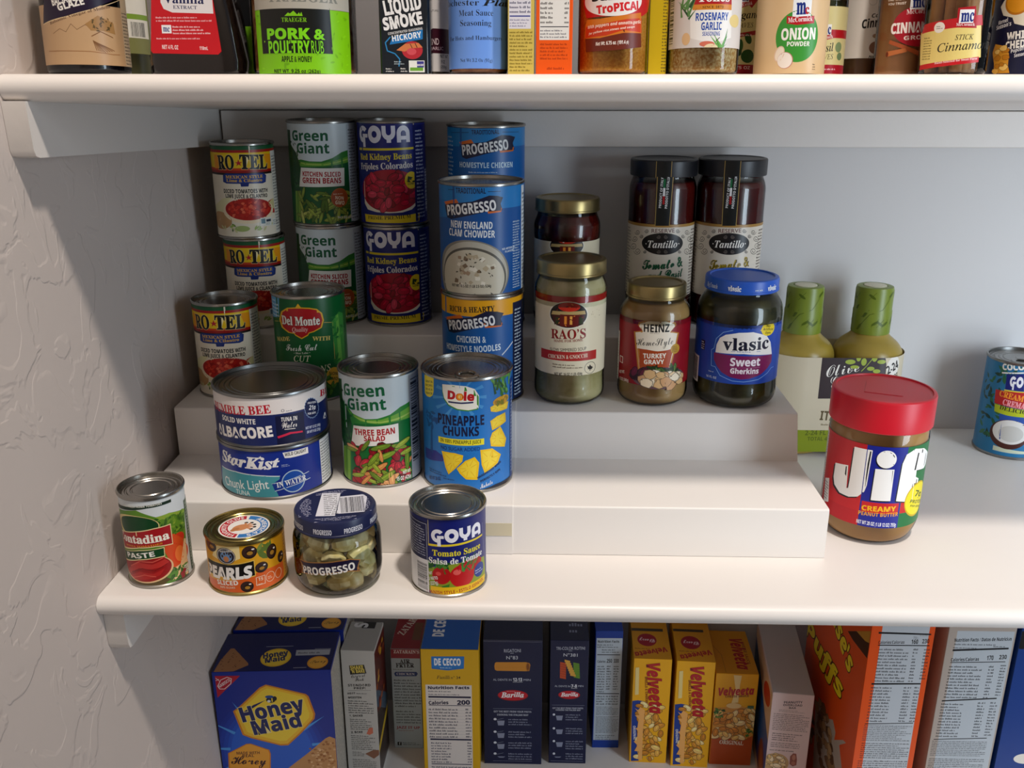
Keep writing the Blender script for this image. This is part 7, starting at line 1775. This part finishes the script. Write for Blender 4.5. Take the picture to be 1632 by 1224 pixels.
def tant(k,label,rz):
    h=G[k][4]; R0=G[k][3]
    tg=[(0,0),(31,0),(R0-1,4),(R0,9),(R0,h-31),(R0-1.6,h-25),(33.5,h-20),(33.5,h-3)]
    bl=mat('black_lid','16161a',.4)
    t=jar('sauce_jar',label,'jar',up(k,J3),rz,tg,sauce2,[(R0-1.5,h-17.5),(R0-.3,h-18),(R0,h-17),(R0,h-1.6),(R0-.8,h-.4),(R0-2,h),(R0-4,h),(R0-5,h-.8),(0,h-.8)],bl,k,(6,h-17),R0+.25,fill=h-24)
    o=obj('seal_strip',wrap('seal_strip',[('P',[-8.6,h-60,8.6,h-60,8.6,h-.8,-8.6,h-.8],'11191a'),('L',[-8.2,h-60,-8.2,h-.8],.6,'b59a5a'),('L',[8.2,h-60,8.2,h-.8],.6,'b59a5a')],R0+.12,h-18,h-.6,None),t)
    return t
tant('tanL','tall jar of red sauce with black lid and green script, left of the tall pair',F['tanL'])
tant('tanR','tall jar of red sauce with black lid and yellow script, right of the tall pair',F['tanR'])
# peanut butter
jg=[(0,0),(33,0),(39,3),(43,11),(45.2,19),(45.2,105),(44.4,113),(42.5,118),(42.5,140)]
jz=G['jif']
t=jar('peanut_butter_jar','large jar of peanut butter with red screw lid, right of the riser','jar',jz,F['jif'],jg,mat('peanut_butter','d8a464',.35,noise=(14,'cc9656',.4,.7)),None,None,'jif',(21,103),45.25,fill=118,d=1.0)
h=145.5; RED=mat('red_lid','cf1428',.38)
lp=[(44,h-30),(46.4,h-30.4),(46.9,h-29.6),(46.9,h-2.2),(46.2,h-.6),(44.8,h),(43.2,h),(42.6,h-1.2),(0,h-1.2)]
ld=obj('lid',lathe('lid',lp,RED,96,auto=30),t)
obj('lid_panel',boxmesh('lid_panel',-17,17,-17,17,h-1.3,h-.8,RED,.3),ld)
# artichoke jar
ag=[(0,1.2),(22,1.0),(27,0),(33,2),(37.3,9),(38.3,17),(38.3,44),(37.5,50),(34,55),(32.6,57),(32.6,69)]
t=jar('artichoke_jar','short round glass jar of artichoke hearts with navy lid','jar',G['arti'],F['arti'],ag,None,lidp(35.8,57.5,72.2,dish=.3),mat('navy_lid','1d2348',.35),'arti',(5,55),38.45,lab='brand_band')
rd=random.Random(8); v=[];f=[];mi=[]
for lv,zz in enumerate((9,21,33,45)):
    for j in range(7):
        a=2*math.pi*(j+.5*(lv%2))/7+rd.uniform(-.2,.2); q=24.5 if lv in (1,2) else 21.5
        n0=len(f); blob(v,f,(q*math.cos(a),q*math.sin(a),zz+rd.uniform(-1,1)),(9.5,11.5,7.5),(a+rd.uniform(-.3,.3),R(rd.uniform(-40,40))),7,5); mi+=[rd.randrange(3)]*(len(f)-n0)
obj('artichoke_hearts',mesh('artichoke_hearts',v,f,[mat('artichoke_pale','fbefbc',.35,noise=(90,'e2cc88',.42,.62)),mat('artichoke_green','efe4a8',.35,noise=(70,'c8b870',.4,.65)),mat('artichoke_tan','f4e0ac',.35,noise=(80,'d2b06c',.4,.62))],mi,auto=40),t)
rimtext(t,[('T','PROGRESSO',-20.5,61.2,16,4.6,0,'e6e6ee','b'),('T','PROGRESSO',6,61.2,17,4.6,0,'e6e6ee','b'),('T','PROGRESSO',-49,61.2,17,4.6,0,'e6e6ee','b'),('T','PROGRESSO',33,61.2,17,4.6,0,'e6e6ee','b')],35.35)
lids=[c for c in t.children if c.name.startswith('lid') and 'print' not in c.name][0]
obj('lid_stickers',flat('lid_stickers','arti_lid',lambda u,v,z:(u,v,71.95+z),(-40,-40,40,40)),lids)
# twin pack of dressing bottles
t=thing('dressing_twin_pack','shrink-wrapped pair of salad dressing bottles with green caps, behind the peanut butter','twin pack',(726.5,372,0))
dress=mat('dressing','a88f3c',.3,noise=(18,'98802f',.4,.65)); capm=mat('green_cap','768628',.35)
bp=[(0,0),(34,0),(38.5,3),(39.5,8),(39.5,112),(38.5,121),(33,130),(24,137),(20.5,141),(19,146),(19,150)]
def leaves(r):
    e=[]; rd2=random.Random(5)
    for i in range(22):
        u=-62+i*5.9; vv=150+rd2.uniform(0,40); a=rd2.choice((35,60,120,145)); e.append(('E',u,vv,4.6,1.5,a,'5d7016')); e.append(('L',[u-4,vv-4,u+4,vv+5],.4,'5d7016'))
    for k in range(3): e.append(('L',[-60+k*40,152,-50+k*40,166,-36+k*40,172,-24+k*40,190],.5,'5d7016'))
    return e
for i,cx in enumerate((-39.5,39.5)):
    b=obj('bottle',lathe('bottle',rounded(bp,5),dress,64,cx=cx),t)
    c=obj('cap',lathe('cap',[(20.2,142.5),(21.3,142),(21.5,143),(21.5,168),(20.9,170),(20.9,192),(20,195.6),(18.4,196.2),(14,196.2),(13.4,195.4),(0,195.4)],capm,48,cx=cx),b)
    obj('cap_print',wrap('cap_print',leaves(21.5),21.55,143,168,None,cx=cx),c)
    obj('cap_print',wrap('cap_print',leaves(21.0),20.95,170.5,192,None,cx=cx),c)
    obj('cap_disc',lathe('cap_disc',[(12.5,195.4),(12.5,196.6),(11.6,197),(0,197)],mat('cream_disc','d8d4b8',.4),32,cx=cx),c)
aa,rr=39.5,40.3
def stad(u,v,z):
    q=rr+z; L1=aa; L2=aa+math.pi*rr; s_=1 if u>=0 else -1; w=abs(u)
    if w<=L1: return (u,-q,v)
    if w<=L2: g_=(w-L1)/rr; return (s_*(aa+q*math.sin(g_)),-q*math.cos(g_),v)
    return (s_*(aa-(w-L2)),q,v)
def stadn(u,v):
    s_=1 if u>=0 else -1; w=abs(u)
    if w<=aa: return (0,-1,0)
    if w<=aa+math.pi*rr: g_=(w-aa)/rr; return (s_*math.sin(g_),-math.cos(g_),0)
    return (0,1,0)
a=Art(); a.poly([(-400,-5),(400,-5),(400,200),(-400,200)],'d6ccb4'); a.poly([(-400,-5),(400,-5),(400,33),(-400,33)],'93a01f'); a.load(ART['olive'][2:])
hp=2*aa+math.pi*rr
obj('shrink_sleeve',a.build('shrink_sleeve',stad,(-hp,6,hp,121),aa/12,0,nrm=stadn),t)
# ---------------------------------------------------------------- top shelf
TILT=math.degrees(math.atan(SLOPE))
def topg(k,lift=0.15): return G[k]
def straight(r,h,neck,nh,b=4): return [(0,0),(r-b,0),(r-.6,b*.5),(r,b),(r,h-nh-10),(r-2,h-nh-4),(neck+1,h-nh),(neck,h-nh+2),(neck,h-2)]
def capp(r,z0,z1): return [(r-1,z0),(r,z0+.5),(r,z1-1.5),(r-1.5,z1),(0,z1)]
def spice(k,name,label,base,content,capcol,v,neck=None,nh=18,fill=None,lr=.15,cat='jar',gmat=None,lab='paper_label'):
    g=G[k]; r,h=g[3],g[4]; neck=neck or r*.82
    return jar(name,label,cat,g,F[k],straight(r,h,neck,nh),content,capp(neck+2,h-nh+2,h),mat('cap_'+capcol,capcol,.4),k,v,r+lr,lab=lab,fill=fill or h-nh-12,gmat=gmat,rx=0,lidname='cap')
def settle(t):
    t.rotation_euler[0]=0
    m=Matrix.Rotation(R(TILT),4,'X'); t.rotation_euler=(m@Matrix.Rotation(t.rotation_euler[2],4,'Z')).to_euler(); return t
darkgl=glass('smoke_glass','c9cfc0')
T_=[]
T_.append(spice('bals','glaze_bottle','dark bottle of balsamic glaze with a tan label, leftmost on the top shelf','cfab84',mat('dark_glaze','171320',.25),'1c1a1e',(7,75),neck=14,nh=50,cat='bottle'))
T_.append(spice('glz','oil_bottle','pale olive bottle standing behind the dark glaze bottle','e8e6dc',mat('pale_oil_fill','a3a076',.35),'3a4a2a',(20,90),neck=13,nh=45,cat='bottle'))
T_.append(spice('trae','rub_jar','wide seasoning jar with a lime green and black label','8fd018',mat('rub_mix','8a4a28',.6,noise=(160,'c89a6a',.42,.6)),'20201e',(.5,60),nh=20))
T_.append(spice('mcw','spice_jar','seasoning jar with a white and maroon label, behind the liquid smoke bottle','d8d4d0',mat('grey_spice','5a5048',.6,noise=(200,'8a7a68',.4,.6)),'1c1c1c',(4,88)))
T_.append(spice('blu','spice_jar','seasoning jar with a plain sky blue label','7ba6ea',mat('brown_rub','9a5a34',.7,noise=(200,'b87a4c',.4,.6)),'20201e',(4.5,88)))
T_.append(spice('saz','spice_jar','jar of orange seasoning with a red and white label','c8262a',mat('orange_rub','e08c1a',.7,noise=(600,'f8b440',.38,.62)),'c8202a',(14,70)))
T_.append(spice('tones','spice_jar','jar of rosemary garlic seasoning with a white label','dedad6',mat('herb_flakes','cc8e3c',.7,noise=(500,'f8e0a8',.4,.6)),'c03030',(18.5,100)))
T_.append(spice('oreg','spice_jar','jar of oregano leaves, behind the white rosemary garlic jar','d8cf9a',mat('dried_green','4a5230',.7,noise=(200,'6a6e44',.4,.6)),'b81c2c',(2,70)))
T_.append(spice('onion','spice_jar','tan jar of onion powder with a green disc','e0c49c',mat('onion_powder','dcc096',.6),'b81c2c',(1,95)))
T_.append(spice('basil','spice_jar','jar of basil leaves, right of the onion powder','d9d2a0',mat('dried_green','4a5230',.7),'b81c2c',(2,52),nh=36))
T_.append(spice('cinw','spice_jar','cinnamon jar with a plain white label, at the back','d6d2cc',mat('cinnamon_dark','7a5236',.7),'20201e',(17,92)))
T_.append(spice('cing','spice_jar','brown jar of ground cinnamon with a red disc','b08050',mat('cinnamon_powder','cf9668',.7),'b81c2c',(1,95)))
t=spice('stick','spice_jar','clear jar of cinnamon sticks with a yellow and red label','e6d48a',None,'b81c2c',(4,62)); T_.append(t)
cin=mat('cinnamon_bark','b57a48',.6,noise=(60,'cc9460',.4,.6))
for i in range(9):
    a=2*math.pi*i/9; q=14.5 if i%2 else 9
    obj('cinnamon_stick',lathe('cinnamon_stick',[(0,2),(4.2,2),(4.6,40),(4.2,78),(2.2,78),(2,74),(0,74)],cin,16,cx=q*math.cos(a),cy=q*math.sin(a)),t)
T_.append(spice('navy','popcorn_seasoning_bottle','navy bottle of white cheddar popcorn seasoning, rightmost on the top shelf','171f44',mat('pale_powder','e0d2a8',.6),'d8a02a',(1,108),cat='bottle'))
for t in T_: settle(t)
zt=lambda y: 427-.0507*y
# flattened bottles with flat labels
t=thing('extract_bottle','dark flat bottle of vanilla extract with a red label','bottle',(126,44,zt(44)),0); 
t.rotation_euler[0]=R(TILT)
obj('bottle',loft('bottle',[(0,31,16,4,0),(1.5,34,18.6,5,0),(10,35,19.2,5,0),(40,31,19,5,0),(78,25,17,4,0),(92,14,13,2.4,0),(98,11,11,2,0),(112,11,11,2,0)],mat('vanilla_dark','120c0a',.12,coat=.5)),t)
obj('cap',lathe('cap',capp(14,100,128),mat('cap_b81c2c','b81c2c',.4),32),t)
def vmap(u,v,z): return (u,-19.35-z+max(0,v-14)*.0135*.5,v)
obj('paper_label',flat('paper_label','vani',vmap,(-32,3,32,78)),t)
t=thing('smoke_bottle','slim dark bottle of hickory liquid smoke with a navy label','bottle',(280.6,38,zt(38)),0); t.rotation_euler[0]=R(TILT)
obj('bottle',loft('bottle',[(0,17,12,6,0),(1.2,18.6,13.4,6,0),(88,18.6,13.4,6,0),(100,12,11,3,0),(106,10,10,2,0),(116,10,10,2,0)],mat('smoke_dark','0f1418',.15,coat=.4)),t)
obj('cap',lathe('cap',capp(12.5,106,126),mat('cap_1c1c1c','1c1c1c',.4),32),t)
obj('paper_label',flat('paper_label','smok',lambda u,v,z:(u,-13.5-z,v),(-17.4,.5,17.4,80)),t)
# ---------------------------------------------------------------- cartons
def carton(name,label,x,y,z,w,d,h,yaw,base,arts,rx=0,bases={},group=None,flap=None):
    ex=(math.cos(R(yaw)),math.sin(R(yaw))); cx=x+ex[0]*w/2-ex[1]*d/2; cy=y+ex[1]*w/2+ex[0]*d/2
    t=thing(name,label,'box',(cx,cy,z),yaw,group,rx)
    bm=boxmesh('carton',-w/2,w/2,-d/2,d/2,0,h,card(base),.5); obj('carton',bm,t)
    b=.4
    fm={'front':(lambda u,v,z_:(u,-d/2-z_,v),(-w/2+b,b,w/2-b,h-b)),'top':(lambda u,v,z_:(u,v-d/2,h+z_),(-w/2+b,b,w/2-b,d-b)),
        'left':(lambda u,v,z_:(-w/2-z_,-u,v),(-d/2+b,b,d/2-b,h-b)),'right':(lambda u,v,z_:(w/2+z_,u,v),(-d/2+b,b,d/2-b,h-b))}
    for kind,key in arts.items():
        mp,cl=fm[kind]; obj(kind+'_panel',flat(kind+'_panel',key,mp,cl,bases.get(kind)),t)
    if flap: # closing seam of the top flaps and the tuck edge
        obj('top_flap',boxmesh('top_flap',-w/2+.8,w/2-.8,-d/2+.2,d/2*flap,h+.05,h+.5,card(bases.get('top',base)),.15),t)
    return t
TB=dict(nbox=(355.2,20,18.8,60,95,0),obox=(375.3,20,26,70,100,0),ybox=(458.3,46,13.4,60,100,0))
def tcarton(k,name,label,base,art):
    x,y,w,d,h,yaw=TB[k]; t=carton(name,label,x,y,zt(y+d/2)+.05,w,d,h,yaw,base,{'front':art},rx=TILT); return t
tcarton('nbox','seasoning_box','narrow pale yellow seasoning box with small print, left of the orange box','d8c46a','nbox')
tcarton('obox','seasoning_box','bright orange seasoning box with a white nutrition panel','f06a14','obox')
tcarton('ybox','seasoning_box','slim yellow box squeezed between two spice jars','d8c01c','ybox')
x,y=140,96; carton('seasoning_box','black package with barcode behind the vanilla bottle',x,y,zt(y+10),36,18,95,0,'16181c',{'front':[('P',[10,30,18,30,18,58,10,58],'d8d8d8'),('B',11,32,17,56,'333333',3),('F',8,64,18,80,4,'c8c8c8',3),('P',[-18,0,18,0,18,0,6,40,-18,40],'7ab024')]},rx=TILT)
x,y=466,112; carton('seasoning_box','dark green box in the shadow behind the slim yellow box',x,y,zt(y+12),34,24,85,0,'24301c',{'front':[('P',[-17,44,17,44,17,60,-17,60],'6a4a24'),('T','n',-10,50,6,8,0,'1a140c','s+2')]},rx=TILT)
LZ=-425
def low(k,name,label,base,arts,bases={},group=None,flap=None):
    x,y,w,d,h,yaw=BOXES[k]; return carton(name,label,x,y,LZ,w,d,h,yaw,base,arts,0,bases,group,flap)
NAVY='1a2466'
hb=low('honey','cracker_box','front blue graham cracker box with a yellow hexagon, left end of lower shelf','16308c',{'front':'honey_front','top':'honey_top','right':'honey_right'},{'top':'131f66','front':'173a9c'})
x,y,w,d,h,yaw=BOXES['honey2']; c=(x+w/2,y+d/2)
dup(hb,(c[0],c[1],LZ),2,'rear blue graham cracker box directly behind the front one','graham cracker boxes')
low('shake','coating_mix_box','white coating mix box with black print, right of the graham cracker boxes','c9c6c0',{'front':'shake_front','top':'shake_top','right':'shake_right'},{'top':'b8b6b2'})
low('zat','breading_box','pale grey air fryer breading box with a red top','b4c2c8',{'front':'zat_front','top':'zat_top'},{'top':'8a1420'})
low('dec','pasta_box','yellow pasta box with blue top and white nutrition panel','e0b414',{'front':'dec_front','top':'dec_top'},{'top':'1568b8'})
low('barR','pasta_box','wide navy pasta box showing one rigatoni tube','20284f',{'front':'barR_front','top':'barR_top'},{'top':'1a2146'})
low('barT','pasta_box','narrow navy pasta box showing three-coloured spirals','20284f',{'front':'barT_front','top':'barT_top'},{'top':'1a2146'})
low('blue','dinner_box','slim blue box with a tall nutrition panel, set back on the lower shelf','1d4aa0',{'front':'blue_front'})
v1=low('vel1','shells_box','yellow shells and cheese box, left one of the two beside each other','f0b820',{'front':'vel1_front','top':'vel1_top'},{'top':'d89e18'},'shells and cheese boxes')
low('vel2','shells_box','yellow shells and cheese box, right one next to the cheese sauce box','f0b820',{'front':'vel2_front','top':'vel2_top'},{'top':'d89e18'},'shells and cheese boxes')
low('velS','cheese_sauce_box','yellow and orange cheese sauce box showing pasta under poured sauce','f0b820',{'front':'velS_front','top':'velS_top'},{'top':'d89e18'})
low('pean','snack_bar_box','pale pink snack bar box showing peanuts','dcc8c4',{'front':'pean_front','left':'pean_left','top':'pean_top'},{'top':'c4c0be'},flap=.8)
low('reese','cereal_box','tall orange cereal box with yellow lettering','e2601c',{'left':'reese_left','front':'reese_front'},{'front':'e2601c'})
low('oats','cereal_box','tall beige cereal box with a full-height nutrition panel','b8aaa0',{'front':'oats_front'},{'front':'b8aaa0'})
low('bluec','cereal_box','tall blue cereal box, rightmost on the lower shelf','17468c',{'front':'bluec_front'})
bpy.data.scenes.remove(TS); bpy.data.objects.remove(TO); bpy.data.curves.remove(TC)
